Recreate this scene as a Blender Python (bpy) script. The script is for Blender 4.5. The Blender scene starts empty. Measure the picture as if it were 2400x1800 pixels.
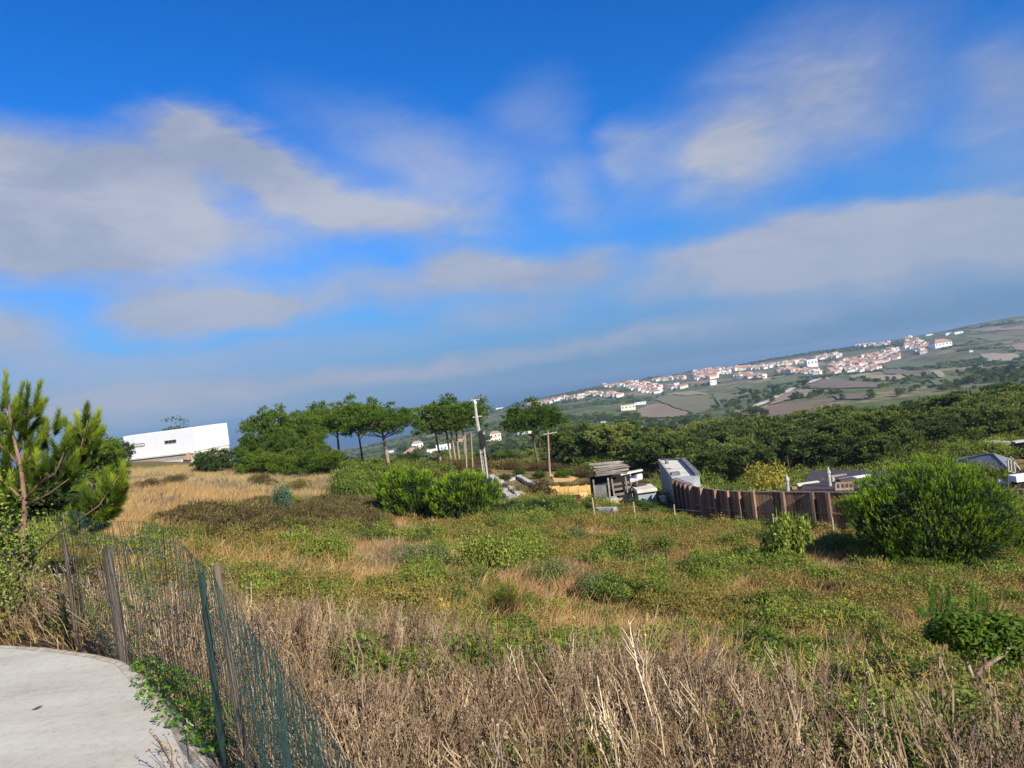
import bpy, math, random
import numpy as np
from mathutils import Vector, Matrix
R = math.radians
S = bpy.context.scene
COL = S.collection
rng = np.random.default_rng(7)
rnd = random.Random(7)

# ------------------------------------------------------------------ camera
F = 1200.0 / math.tan(R(35.0))          # focal length in photograph pixels (2400 wide)
ROLL = R(7.5)
CR, SR = math.cos(ROLL), math.sin(ROLL)
cam_d = bpy.data.cameras.new('camera')
cam = bpy.data.objects.new('camera', cam_d)
COL.objects.link(cam)
cam.matrix_world = Matrix(((CR, SR, 0, 0), (0, 0, -1, 0), (-SR, CR, 0, 0), (0, 0, 0, 1)))
cam_d.sensor_fit = 'HORIZONTAL'
cam_d.angle = R(70.0)
cam_d.clip_start = 0.05
cam_d.clip_end = 120000
S.camera = cam

# ------------------------------------------------------------------ sun, sky, exposure
SUN_EL, SUN_AZ = R(30), R(141)          # azimuth clockwise from the view direction (+Y): right and behind
sun_dir = Vector((math.sin(SUN_AZ) * math.cos(SUN_EL), math.cos(SUN_AZ) * math.cos(SUN_EL), math.sin(SUN_EL)))
sd = bpy.data.lights.new('sun', 'SUN')
sd.energy = 5.0
sd.angle = R(0.5)
sd.color = (1.0, 0.93, 0.80)
sun = bpy.data.objects.new('sun', sd)
COL.objects.link(sun)
sun.rotation_euler = sun_dir.to_track_quat('Z', 'Y').to_euler()
S.view_settings.view_transform = 'Standard'
S.view_settings.look = 'None'
S.view_settings.exposure = 0.6
S.view_settings.gamma = 1.0
S.view_settings.use_curve_mapping = False
S.cycles.max_bounces = 6
S.cycles.diffuse_bounces = 2
S.cycles.glossy_bounces = 2
S.cycles.transmission_bounces = 3
S.cycles.transparent_max_bounces = 6
S.cycles.volume_bounces = 0
S.cycles.use_denoising = True
S.cycles.sample_clamp_indirect = 6


def W(px, py, d):
    """the place seen at photograph pixel (px, py) at depth d in front of the camera"""
    a, b = (px - 1200.0) / F, (900.0 - py) / F
    return Vector(((a * CR + b * SR) * d, d, (-a * SR + b * CR) * d))


def proj(x, y, z):
    u, v = x / y, z / y
    a, b = u * CR - v * SR, u * SR + v * CR
    return 1200 + a * F, 900 - b * F


def sky():
    w = bpy.data.worlds.new('World')
    S.world = w
    w.use_nodes = True
    nt = w.node_tree
    nt.nodes.clear()
    N, L = nt.nodes.new, nt.links.new

    def val(v):
        return v

    def math_(op, a, b=None, clamp=False):
        n = N('ShaderNodeMath'); n.operation = op; n.use_clamp = clamp
        for i, v in enumerate((a, b)):
            if v is None: continue
            if isinstance(v, (int, float)): n.inputs[i].default_value = v
            else: L(v, n.inputs[i])
        return n.outputs[0]

    def mixc(f, a, b):
        n = N('ShaderNodeMix'); n.data_type = 'RGBA'
        if isinstance(f, (int, float)): n.inputs[0].default_value = f
        else: L(f, n.inputs[0])
        for i, v in ((6, a), (7, b)):
            if isinstance(v, tuple): n.inputs[i].default_value = (*v, 1)
            else: L(v, n.inputs[i])
        return n.outputs[2]

    def ramp(x, a, b, c=0.0, d=1.0, smooth=True):
        n = N('ShaderNodeMapRange')
        n.interpolation_type = 'SMOOTHSTEP' if smooth else 'LINEAR'
        L(x, n.inputs[0])
        for i, v in zip((1, 2, 3, 4), (a, b, c, d)): n.inputs[i].default_value = v
        return n.outputs[0]

    st = N('ShaderNodeTexSky'); st.sky_type = 'NISHITA'
    st.sun_disc = False
    st.sun_elevation = SUN_EL; st.sun_rotation = SUN_AZ
    st.altitude = 160; st.air_density = 1.0; st.dust_density = 0.15; st.ozone_density = 3.5
    hs = N('ShaderNodeHueSaturation'); hs.inputs['Saturation'].default_value = 1.30
    hs.inputs['Value'].default_value = 1.0
    L(st.outputs[0], hs.inputs['Color'])
    tc = N('ShaderNodeTexCoord')
    sx = N('ShaderNodeSeparateXYZ'); L(tc.outputs['Generated'], sx.inputs[0])
    az = math_('ARCTAN2', sx.outputs[0], sx.outputs[1])
    el = math_('ARCSINE', sx.outputs[2])
    cb = N('ShaderNodeCombineXYZ'); L(az, cb.inputs[0]); L(el, cb.inputs[1])
    # gentle warping of the cloud outlines, real 3-D noise on the direction
    def noise(vec, scale, detail, rough=0.5, dist=0.0):
        n = N('ShaderNodeTexNoise'); n.inputs['Scale'].default_value = scale
        n.inputs['Detail'].default_value = detail; n.inputs['Roughness'].default_value = rough
        n.inputs['Distortion'].default_value = dist
        L(vec, n.inputs['Vector'])
        return n
    stv = N('ShaderNodeMapping'); stv.inputs['Scale'].default_value = (1, 1, 2.4)
    L(tc.outputs['Generated'], stv.inputs[0])
    n1 = noise(stv.outputs[0], 7.0, 8, 0.6)
    sub = N('ShaderNodeVectorMath'); sub.operation = 'SUBTRACT'
    L(n1.outputs['Color'], sub.inputs[0]); sub.inputs[1].default_value = (0.5, 0.5, 0.5)
    mul = N('ShaderNodeVectorMath'); mul.operation = 'MULTIPLY'
    L(sub.outputs[0], mul.inputs[0]); mul.inputs[1].default_value = (0.12, 0.065, 0)
    add = N('ShaderNodeVectorMath'); add.operation = 'ADD'
    L(cb.outputs[0], add.inputs[0]); L(mul.outputs[0], add.inputs[1])
    crd = add.outputs[0]
    total = None
    for (x, y, rx, ry, rot, wt) in CLOUDS:
        p = W(x * 1.085, y * 1.085, 1.0).normalized()
        mp = N('ShaderNodeMapping'); mp.vector_type = 'TEXTURE'
        mp.inputs['Location'].default_value = (math.atan2(p.x, p.y), math.asin(p.z), 0)
        mp.inputs['Rotation'].default_value = (0, 0, R(rot - 7.5))
        k = 1.085 / F
        mp.inputs['Scale'].default_value = (rx * k, ry * k, 1)
        L(crd, mp.inputs[0])
        ln = N('ShaderNodeVectorMath'); ln.operation = 'LENGTH'; L(mp.outputs[0], ln.inputs[0])
        v = ramp(ln.outputs['Value'], 1.5, 0.1, 0.0, wt)
        total = v if total is None else math_('ADD', total, v)
    n2 = noise(stv.outputs[0], 7.0, 9, 0.62, 0.4)
    n3 = noise(stv.outputs[0], 2.2, 4, 0.5)
    # everywhere outside the view: the same kind of broken cloud
    outside = ramp(math_('ABSOLUTE', az), R(42), R(65))
    lowf = ramp(el, R(85), R(25))
    stray = math_('MULTIPLY', math_('MULTIPLY', ramp(n3.outputs['Fac'], 0.42, 0.62), outside), lowf)
    total = math_('ADD', total, stray)
    dens = math_('MULTIPLY', total, ramp(n2.outputs['Fac'], 0.28, 0.70, 0.72, 1.22, False))
    dens = math_('MULTIPLY', ramp(dens, 0.0, 1.05, 0.0, 1.0, False), 0.93)
    # clear air gets paler and more cyan towards the horizon
    sky_c = hs.outputs[0]
    g = N('ShaderNodeVectorMath'); g.operation = 'MULTIPLY'
    L(sky_c, g.inputs[0]); g.inputs[1].default_value = SKY_TINT
    hz = ramp(el, R(16), R(0), 0.0, 1.0)
    base = mixc(math_('MULTIPLY', hz, 0.85), g.outputs[0], HORIZON_C)
    shade = ramp(math_('ADD', math_('MULTIPLY', n2.outputs['Fac'], 0.45), math_('MULTIPLY', n3.outputs['Fac'], 0.55)), 0.36, 0.62)
    cl_hi = mixc(shade, CLOUD_DARK, CLOUD_LIGHT)
    cl = mixc(ramp(el, R(16), R(3), 0, 0.7), cl_hi, CLOUD_LOW)
    out = mixc(dens, base, cl)
    bg = N('ShaderNodeBackground'); L(out, bg.inputs[0]); bg.inputs[1].default_value = 0.10
    wo = N('ShaderNodeOutputWorld'); L(bg.outputs[0], wo.inputs[0])
    w.cycles.sampling_method = 'MANUAL'
    w.cycles.sample_map_resolution = 512


# radiances before the strength of 0.10
SKY_TINT = (0.355, 0.736, 1.10)
HORIZON_C = (.98, 1.58, 3.15)
CLOUD_LIGHT = (3.3, 3.5, 4.05)
CLOUD_DARK = (2.2, 2.55, 3.4)
CLOUD_LOW = (2.3, 2.75, 3.8)
# photograph position (2212 wide), radii, tilt, strength
CLOUDS = [
    (-40, 400, 260, 105, 0, .95), (150, 410, 220, 100, 0, .85), (330, 370, 150, 90, 12, .80), (400, 290, 95, 48, -8, .80), (500, 330, 120, 60, -30, .85), (620, 400, 150, 62, -32, .85),
    (760, 450, 170, 62, -20, .85), (930, 470, 170, 52, -6, .80), (300, 470, 260, 90, -4, .65), (540, 500, 220, 60, -6, .55), (60, 530, 260, 90, 3, .80), (240, 580, 320, 60, 0, .50),
    (860, 330, 240, 90, -14, .36), (1000, 380, 170, 80, -20, .34), (1160, 270, 110, 90, 30, .28),
    (1360, 330, 75, 70, 0, .62), (1230, 400, 62, 66, 0, .52), (1300, 450, 140, 40, 10, .22),
    (1715, 165, 240, 95, 15, .42), (1830, 240, 170, 90, 0, .30), (1640, 280, 200, 110, 20, .36), (1540, 320, 105, 78, 8, .50), (1560, 370, 130, 70, 6, .36), (1740, 340, 210, 50, 16, .26), (1930, 190, 150, 130, 0, .20),
    (2180, 150, 70, 80, 10, .42), (2160, 230, 80, 100, 20, .34), (2190, 330, 110, 120, 0, .24), 
    (340, 680, 110, 50, 0, .95), (480, 665, 130, 52, 4, 1.0), (610, 665, 120, 46, 6, .9), (760, 620, 90, 46, 4, .75), (870, 630, 80, 40, 6, .60), (960, 590, 90, 52, 4, .75), (1060, 585, 120, 50, 2, .75), (1180, 590, 130, 54, 4, .70),
    (1290, 570, 90, 56, 6, .62), (1120, 640, 240, 40, 5, .45), (1480, 560, 110, 46, 8, .62), (1620, 520, 150, 58, 10, .75), (1780, 500, 170, 54, 4, .75), (1950, 500, 170, 62, 3, .80), (2110, 480, 130, 60, 3, .80), (2230, 500, 120, 70, 2, .70),
    (1750, 580, 300, 44, 6, .62), (2050, 560, 260, 48, 6, .62), (1560, 620, 230, 40, 6, .55), (1850, 640, 330, 30, 8, .42), (25, 730, 110, 55, -4, .95),
    (430, 770, 180, 26, 4, .30), (760, 740, 240, 30, 6, .35), (1110, 690, 150, 26, 6, .55), (620, 820, 330, 26, 5, .42), (900, 800, 260, 26, 7, .60), (1180, 755, 230, 24, 8, .62), (1420, 715, 180, 20, 8, .50), (330, 870, 330, 34, 6, .45), (150, 900, 480, 60, 6, .55), (380, 800, 380, 44, 5, .35), (60, 830, 260, 60, 4, .4), (800, 870, 400, 36, 7, .25),
    (1700, 700, 420, 20, 8, .22),
]
sky()

# ------------------------------------------------------------------ helpers
def link(o):
    COL.objects.link(o)
    return o


def tag(o, label=None, cat=None, group=None, kind=None):
    if label: o['label'] = label
    if cat: o['category'] = cat
    if group: o['group'] = group
    if kind: o['kind'] = kind
    return o


def empty(name, loc, label, cat, group=None, rz=0.0, scale=None):
    o = link(bpy.data.objects.new(name, None))
    o.location = loc
    o.rotation_euler = (0, 0, rz)
    o.empty_display_size = 0.2
    if scale: o.scale = scale
    return tag(o, label, cat, group)


def place(name, me, parent=None, loc=(0, 0, 0), rot=(0, 0, 0), scale=(1, 1, 1)):
    o = link(bpy.data.objects.new(name, me))
    o.location = loc; o.rotation_euler = rot; o.scale = scale
    o.parent = parent
    return o


def copy_thing(root, loc, rz=None, scale=None, label=None, group=None):
    r = root.copy(); link(r); r.location = loc
    if rz is not None: r.rotation_euler = (0, 0, rz)
    if scale is not None: r.scale = scale
    if label: r['label'] = label
    if group: r['group'] = group
    for ch in list(root.children):
        c = ch.copy(); link(c); c.parent = r
        for g in ch.children:
            d = g.copy(); link(d); d.parent = c
    return r


def tri_mesh(name, v, f, mats, fm=None, tint=None, smooth=False):
    """a mesh from numpy arrays of vertices (n,3) and triangles or quads (m,k)"""
    v = np.asarray(v, np.float32); f = np.asarray(f, np.int32)
    me = bpy.data.meshes.new(name)
    k = f.shape[1]
    me.vertices.add(len(v)); me.vertices.foreach_set('co', v.ravel())
    me.loops.add(f.size); me.loops.foreach_set('vertex_index', f.ravel())
    me.polygons.add(len(f))
    me.polygons.foreach_set('loop_start', np.arange(0, f.size, k, dtype=np.int32))
    for m in (mats if isinstance(mats, (list, tuple)) else [mats]): me.materials.append(m)
    if fm is not None: me.polygons.foreach_set('material_index', np.asarray(fm, np.int32))
    me.polygons.foreach_set('use_smooth', np.full(len(f), bool(smooth)))
    if tint is not None:
        at = me.attributes.new('tint', 'FLOAT', 'FACE')
        at.data.foreach_set('value', np.asarray(tint, np.float32))
    me.update(calc_edges=True)
    return me


class MB:
    """collects simple solids and links them as one mesh"""
    def __init__(s): s.v, s.f, s.m = [], [], []

    def add(s, v, f, m=0):
        o = len(s.v)
        s.v += [tuple(p) for p in v]
        s.f += [tuple(i + o for i in q) for q in f]
        s.m += [m] * len(f)
        return s

    def box(s, c, size, rz=0.0, m=0, tilt=None):
        x, y, z = (q / 2 for q in size)
        M = Matrix.Rotation(rz, 3, 'Z')
        if tilt: M = M @ Matrix.Rotation(tilt[0], 3, 'X') @ Matrix.Rotation(tilt[1], 3, 'Y')
        p = [Vector(c) + M @ Vector(q) for q in ((-x, -y, -z), (x, -y, -z), (x, y, -z), (-x, y, -z), (-x, -y, z), (x, -y, z), (x, y, z), (-x, y, z))]
        return s.add(p, [(3, 2, 1, 0), (4, 5, 6, 7), (0, 1, 5, 4), (1, 2, 6, 5), (2, 3, 7, 6), (3, 0, 4, 7)], m)

    def bar(s, a, b, w, h=None, m=0):
        a, b = Vector(a), Vector(b)
        d = (b - a); q = d.to_track_quat('X', 'Z').to_matrix()
        h = h or w; L_ = d.length / 2
        c = (a + b) / 2
        p = [c + q @ Vector(t) for t in ((-L_, -w / 2, -h / 2), (L_, -w / 2, -h / 2), (L_, w / 2, -h / 2), (-L_, w / 2, -h / 2), (-L_, -w / 2, h / 2), (L_, -w / 2, h / 2), (L_, w / 2, h / 2), (-L_, w / 2, h / 2))]
        return s.add(p, [(3, 2, 1, 0), (4, 5, 6, 7), (0, 1, 5, 4), (1, 2, 6, 5), (2, 3, 7, 6), (3, 0, 4, 7)], m)

    def tube(s, pts, rad, n=6, m=0, cap=True):
        pts = [Vector(p) for p in pts]
        if isinstance(rad, (int, float)): rad = [rad] * len(pts)
        o = []
        for i, p in enumerate(pts):
            d = (pts[min(i + 1, len(pts) - 1)] - pts[max(i - 1, 0)])
            if d.length < 1e-9: d = Vector((0, 0, 1))
            d.normalize()
            ref = Vector((0, 1, 0)) if abs(d.y) < 0.9 else Vector((1, 0, 0))
            x = d.cross(ref).normalized(); y = d.cross(x)
            o += [p + (x * math.cos(t) + y * math.sin(t)) * rad[i] for t in (2 * math.pi * j / n for j in range(n))]
        f = [(i * n + j, i * n + (j + 1) % n, (i + 1) * n + (j + 1) % n, (i + 1) * n + j) for i in range(len(pts) - 1) for j in range(n)]
        if cap: f += [tuple(range(n - 1, -1, -1)), tuple(range(len(o) - n, len(o)))]
        return s.add(o, f, m)

    def prism(s, pts, z0, z1, m=0, mtop=None):
        n = len(pts)
        v = [(p[0], p[1], z0) for p in pts] + [(p[0], p[1], z1) for p in pts]
        s.add(v, [(i, (i + 1) % n, n + (i + 1) % n, n + i) for i in range(n)] + [tuple(range(n - 1, -1, -1))], m)
        return s.add(v[n:], [tuple(range(n))], m if mtop is None else mtop)

    def mesh(s, name, mats):
        me = bpy.data.meshes.new(name)
        me.from_pydata(s.v, [], s.f)
        for q in (mats if isinstance(mats, (list, tuple)) else [mats]): me.materials.append(q)
        me.polygons.foreach_set('material_index', s.m)
        me.update()
        return me

    def build(s, name, mats, parent=None, bevel=0.0, smooth=False):
        me = s.mesh(name, mats)
        if smooth: me.polygons.foreach_set('use_smooth', [True] * len(me.polygons))
        o = place(name, me, parent)
        if bevel:
            b = o.modifiers.new('bevel', 'BEVEL'); b.width = bevel; b.segments = 1
        return o


def fbm(x, y, seed=0, octaves=4, scale=1.0):
    """value noise 0..1 on numpy arrays"""
    x = np.asarray(x, float) / scale; y = np.asarray(y, float) / scale
    out, amp, tot = 0.0, 1.0, 0.0
    for o in range(octaves):
        xi, yi = np.floor(x), np.floor(y)
        fx, fy = x - xi, y - yi
        fx = fx * fx * (3 - 2 * fx); fy = fy * fy * (3 - 2 * fy)
        def h(a, b):
            n = np.sin(a * 127.1 + b * 311.7 + seed * 74.7 + o * 19.19) * 43758.5453
            return n - np.floor(n)
        v = (h(xi, yi) * (1 - fx) + h(xi + 1, yi) * fx) * (1 - fy) + (h(xi, yi + 1) * (1 - fx) + h(xi + 1, yi + 1) * fx) * fy
        out = out + amp * v; tot += amp
        amp *= 0.5; x = x * 2.03 + 11.3; y = y * 2.03 + 5.1
    return out / tot


# ------------------------------------------------------------------ materials
def new_mat(name):
    m = bpy.data.materials.new(name); m.use_nodes = True
    nt = m.node_tree
    b = nt.nodes['Principled BSDF']
    return m, nt, b


def ramp_node(nt, stops):
    r = nt.nodes.new('ShaderNodeValToRGB')
    e = r.color_ramp.elements
    while len(e) < len(stops): e.new(0.5)
    for i, (p, c) in enumerate(stops):
        e[i].position = p; e[i].color = (*c, 1)
    return r


def noisy(name, stops, scale=4.0, rough=0.85, bump=0.2, bscale=None, detail=6, stretch=(1, 1, 1), spec=0.3, obj_rand=0.0, metal=0.0):
    """a solid material: noise through a colour ramp, fine bump"""
    m, nt, b = new_mat(name)
    N, L = nt.nodes.new, nt.links.new
    tc = N('ShaderNodeTexCoord'); mp = N('ShaderNodeMapping'); mp.inputs['Scale'].default_value = stretch
    L(tc.outputs['Object'], mp.inputs[0])
    n = N('ShaderNodeTexNoise'); n.inputs['Scale'].default_value = scale; n.inputs['Detail'].default_value = detail
    n.inputs['Roughness'].default_value = 0.6
    L(mp.outputs[0], n.inputs['Vector'])
    fac = n.outputs['Fac']
    if obj_rand:
        oi = N('ShaderNodeObjectInfo')
        ma = N('ShaderNodeMath'); ma.operation = 'MULTIPLY_ADD'; ma.inputs[1].default_value = obj_rand; ma.inputs[2].default_value = -obj_rand / 2
        L(oi.outputs['Random'], ma.inputs[0])
        ad = N('ShaderNodeMath'); ad.operation = 'ADD'; L(fac, ad.inputs[0]); L(ma.outputs[0], ad.inputs[1]); fac = ad.outputs[0]
    r = ramp_node(nt, stops); L(fac, r.inputs[0]); L(r.outputs[0], b.inputs['Base Color'])
    b.inputs['Roughness'].default_value = rough
    b.inputs['Specular IOR Level'].default_value = spec
    b.inputs['Metallic'].default_value = metal
    if bump:
        n2 = N('ShaderNodeTexNoise'); n2.inputs['Scale'].default_value = bscale or scale * 5; n2.inputs['Detail'].default_value = 6
        L(mp.outputs[0], n2.inputs['Vector'])
        bp = N('ShaderNodeBump'); bp.inputs['Strength'].default_value = bump; bp.inputs['Distance'].default_value = 0.02
        L(n2.outputs['Fac'], bp.inputs['Height']); L(bp.outputs[0], b.inputs['Normal'])
    return m


def leafy(name, stops, transl=0.25, rough=0.6, orand=0.35, spec=0.25):
    """leaves and needles: colour varies per tuft (tint) and per plant"""
    m, nt, b = new_mat(name)
    N, L = nt.nodes.new, nt.links.new
    at = N('ShaderNodeAttribute'); at.attribute_name = 'tint'
    oi = N('ShaderNodeObjectInfo')
    mx = N('ShaderNodeMix'); mx.data_type = 'FLOAT'; mx.inputs[0].default_value = orand
    L(at.outputs['Fac'], mx.inputs[2]); L(oi.outputs['Random'], mx.inputs[3])
    r = ramp_node(nt, stops); L(mx.outputs[0], r.inputs[0])
    L(r.outputs[0], b.inputs['Base Color'])
    b.inputs['Roughness'].default_value = rough
    b.inputs['Specular IOR Level'].default_value = spec
    if transl:
        t = N('ShaderNodeBsdfTranslucent'); L(r.outputs[0], t.inputs[0])
        ms = N('ShaderNodeMixShader'); ms.inputs[0].default_value = transl
        L(b.outputs[0], ms.inputs[1]); L(t.outputs[0], ms.inputs[2])
        L(ms.outputs[0], nt.nodes['Material Output'].inputs['Surface'])
    return m


M_PINE = leafy('pine_needles', [(0.0, (.045, .085, .010)), (.45, (.105, .18, .016)), (.8, (.18, .26, .024)), (1.0, (.26, .31, .035))], .38)
M_PINE_BRIGHT = leafy('pine_needles_bright', [(0.0, (.05, .10, .008)), (.35, (.16, .28, .014)), (.65, (.34, .50, .024)), (1.0, (.56, .70, .05))], .48, orand=.08)
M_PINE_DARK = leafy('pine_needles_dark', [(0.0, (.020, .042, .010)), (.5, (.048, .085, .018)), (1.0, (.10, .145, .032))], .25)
M_OLIVE = leafy('grey_green_leaves', [(0.0, (.05, .075, .022)), (.5, (.12, .16, .042)), (1.0, (.26, .30, .10))], .25)
M_WOOD_LEAF = leafy('wood_needles', [(0.0, (.030, .050, .018)), (.3, (.085, .13, .030)), (.6, (.175, .225, .045)), (1.0, (.32, .34, .07))], .32, orand=.62)
M_SHRUB = leafy('shrub_leaves', [(0.0, (.022, .042, .009)), (.4, (.095, .14, .020)), (.8, (.26, .31, .040)), (1.0, (.42, .45, .09))], .3)
M_PINE_YOUNG = leafy('young_pine_needles', [(0.0, (.035, .070, .008)), (.4, (.13, .20, .018)), (.7, (.28, .36, .026)), (1.0, (.46, .52, .05))], .40, orand=.05)
M_SHRUB_YEL = leafy('yellowish_leaves', [(0.0, (.08, .13, .012)), (.5, (.16, .22, .018)), (1.0, (.30, .33, .035))], .3)
M_HEATH = leafy('heath_leaves', [(0.0, (.055, .040, .012)), (.35, (.165, .15, .026)), (.7, (.27, .21, .045)), (1.0, (.38, .26, .07))], .2, orand=.4)
M_BRAMBLE = leafy('bramble_leaves', [(0.0, (.035, .022, .010)), (.4, (.085, .058, .020)), (.7, (.12, .105, .026)), (1.0, (.25, .22, .045))], .2, orand=.65)
M_RUST = leafy('rust_leaves', [(0.0, (.10, .045, .022)), (.5, (.19, .09, .035)), (1.0, (.22, .19, .03))], .2, orand=.1)
M_STRAW = leafy('dry_grass_blades', [(0.0, (.24, .165, .07)), (.5, (.43, .32, .13)), (1.0, (.62, .50, .24))], .25, orand=.5)
M_STRAW_RED = leafy('reddish_dry_grass', [(0.0, (.24, .125, .05)), (.5, (.47, .28, .11)), (1.0, (.68, .46, .20))], .25, orand=.5)
M_GREENGRASS = leafy('green_grass_blades', [(0.0, (.10, .11, .018)), (.5, (.22, .23, .032)), (1.0, (.38, .34, .07))], .3, orand=.4)
M_STALK = leafy('dead_stalks', [(0.0, (.065, .040, .023)), (.4, (.18, .118, .070)), (.75, (.37, .265, .155)), (1.0, (.66, .54, .37))], .0, .8, orand=.35)
M_YELLOW = leafy('yellow_petals', [(0.0, (.55, .42, .02)), (1.0, (.75, .65, .04))], .3)
M_CLOVER = leafy('bright_creeper_leaves', [(0.0, (.05, .12, .012)), (.5, (.12, .24, .02)), (1.0, (.24, .38, .04))], .35, orand=0)
M_FERN = leafy('fern_shoots', [(0.0, (.04, .14, .012)), (.5, (.08, .26, .02)), (1.0, (.14, .36, .04))], .35, orand=.1)
M_BLUEGREEN = leafy('blue_green_leaves', [(0.0, (.04, .09, .045)), (1.0, (.10, .17, .085))], .2)

M_MAUVE = leafy('grey_mauve_twigs', [(0.0, (.11, .075, .050)), (.5, (.22, .16, .11)), (1.0, (.36, .27, .19))], .0, .8, orand=.4)
M_BARK = noisy('bark', [(.3, (.07, .05, .04)), (.6, (.16, .12, .09)), (.8, (.24, .18, .14))], 14, .9, .5, stretch=(1, 1, .2))
M_BARK_PALE = noisy('pale_bark', [(.3, (.20, .14, .10)), (.6, (.36, .27, .20)), (.8, (.45, .36, .28))], 14, .9, .4, stretch=(1, 1, .2))
M_CONC = noisy('concrete', [(.3, (.30, .30, .29)), (.55, (.40, .40, .38)), (.8, (.48, .47, .45))], 1.2, .9, .25, 30)
M_CONC_DARK = noisy('weathered_concrete', [(.3, (.10, .10, .10)), (.6, (.17, .17, .165)), (.8, (.24, .235, .22))], 1.5, .9, .3, 20)
M_ROOF_SCREED = noisy('roof_screed', [(.3, (.50, .46, .37)), (.55, (.64, .60, .50)), (.8, (.70, .67, .58))], .9, .9, .15, 20)
M_WHITE = noisy('white_render', [(.3, (.74, .75, .77)), (.6, (.80, .80, .80)), (.9, (.83, .82, .80))], .6, .8, .05, 12)
M_CREAM = noisy('cream_render', [(.3, (.58, .54, .44)), (.6, (.70, .66, .56)), (.9, (.76, .73, .65))], .5, .85, .1, 10)
M_TERRA = noisy('terracotta', [(.3, (.36, .19, .12)), (.6, (.44, .26, .18)), (.8, (.50, .33, .24))], 6, .9, .2, obj_rand=.3)
M_TIMBER = noisy('brown_timber', [(.25, (.11, .055, .036)), (.5, (.23, .125, .082)), (.8, (.38, .24, .17))], 9, .75, .35, stretch=(1, 1, .12), obj_rand=.45)
M_TIMBER_PALE = noisy('weathered_post', [(.3, (.17, .11, .075)), (.6, (.29, .20, .14)), (.8, (.38, .28, .20))], 10, .8, .35, stretch=(1, 1, .12), obj_rand=.2)
M_POST = noisy('fence_post_wood', [(.3, (.30, .26, .18)), (.6, (.46, .41, .29)), (.8, (.56, .50, .38))], 14, .85, .35, stretch=(1, 1, .12))
M_GREYPLANK = noisy('grey_plank', [(.3, (.17, .14, .12)), (.6, (.30, .26, .22)), (.8, (.42, .37, .31))], 9, .85, .35, stretch=(.2, 1, 1), obj_rand=.4)
M_OCHRE = noisy('ochre_boards', [(.3, (.46, .28, .09)), (.6, (.64, .42, .15)), (.8, (.72, .53, .24))], 3, .85, .2, obj_rand=.3)
M_STONE = noisy('pale_stone', [(.3, (.34, .31, .27)), (.6, (.50, .47, .41)), (.8, (.60, .57, .50))], 4, .9, .5, obj_rand=.3)
M_ROCK = noisy('grey_rock', [(.3, (.16, .145, .13)), (.6, (.32, .30, .27)), (.8, (.48, .45, .40))], 7, .9, .6)
M_BLUEWALL = noisy('blue_grey_render', [(.3, (.22, .26, .31)), (.6, (.30, .34, .39)), (.8, (.35, .39, .43))], 1.5, .85, .1)
M_SHEET = noisy('grey_roof_sheet', [(.3, (.13, .135, .15)), (.6, (.185, .19, .205)), (.8, (.22, .225, .235))], 1.0, .55, .1, spec=.5)
M_MAROON = noisy('dark_roof_felt', [(.3, (.045, .035, .04)), (.6, (.075, .06, .062)), (.8, (.11, .085, .085))], 2.0, .8, .2)
M_GREENWIRE = noisy('green_coated_wire', [(.35, (.016, .045, .040)), (.6, (.03, .085, .07)), (.75, (.12, .12, .09))], 40, .5, 0)
M_WIRE = noisy('galvanised_wire', [(.3, (.25, .25, .24)), (.7, (.42, .42, .40))], 40, .4, 0, metal=.6)
M_GLASS = noisy('dark_window_glass', [(.3, (.015, .018, .022)), (.7, (.03, .035, .04))], 2, .12, 0, spec=.6)
M_STEEL = noisy('grey_steel', [(.3, (.16, .17, .19)), (.7, (.24, .25, .27))], 6, .45, .1, spec=.5)
M_POLE = noisy('pole_concrete', [(.3, (.30, .285, .26)), (.6, (.42, .40, .36)), (.8, (.50, .48, .44))], 6, .85, .3)
M_BLUEPOOL = noisy('pool_liner', [(.3, (.08, .12, .20)), (.7, (.13, .18, .27))], 2, .35, .05, spec=.5)
M_BLACK = noisy('dark_interior', [(.3, (.012, .011, .010)), (.7, (.025, .022, .020))], 2, .9, 0)

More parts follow.
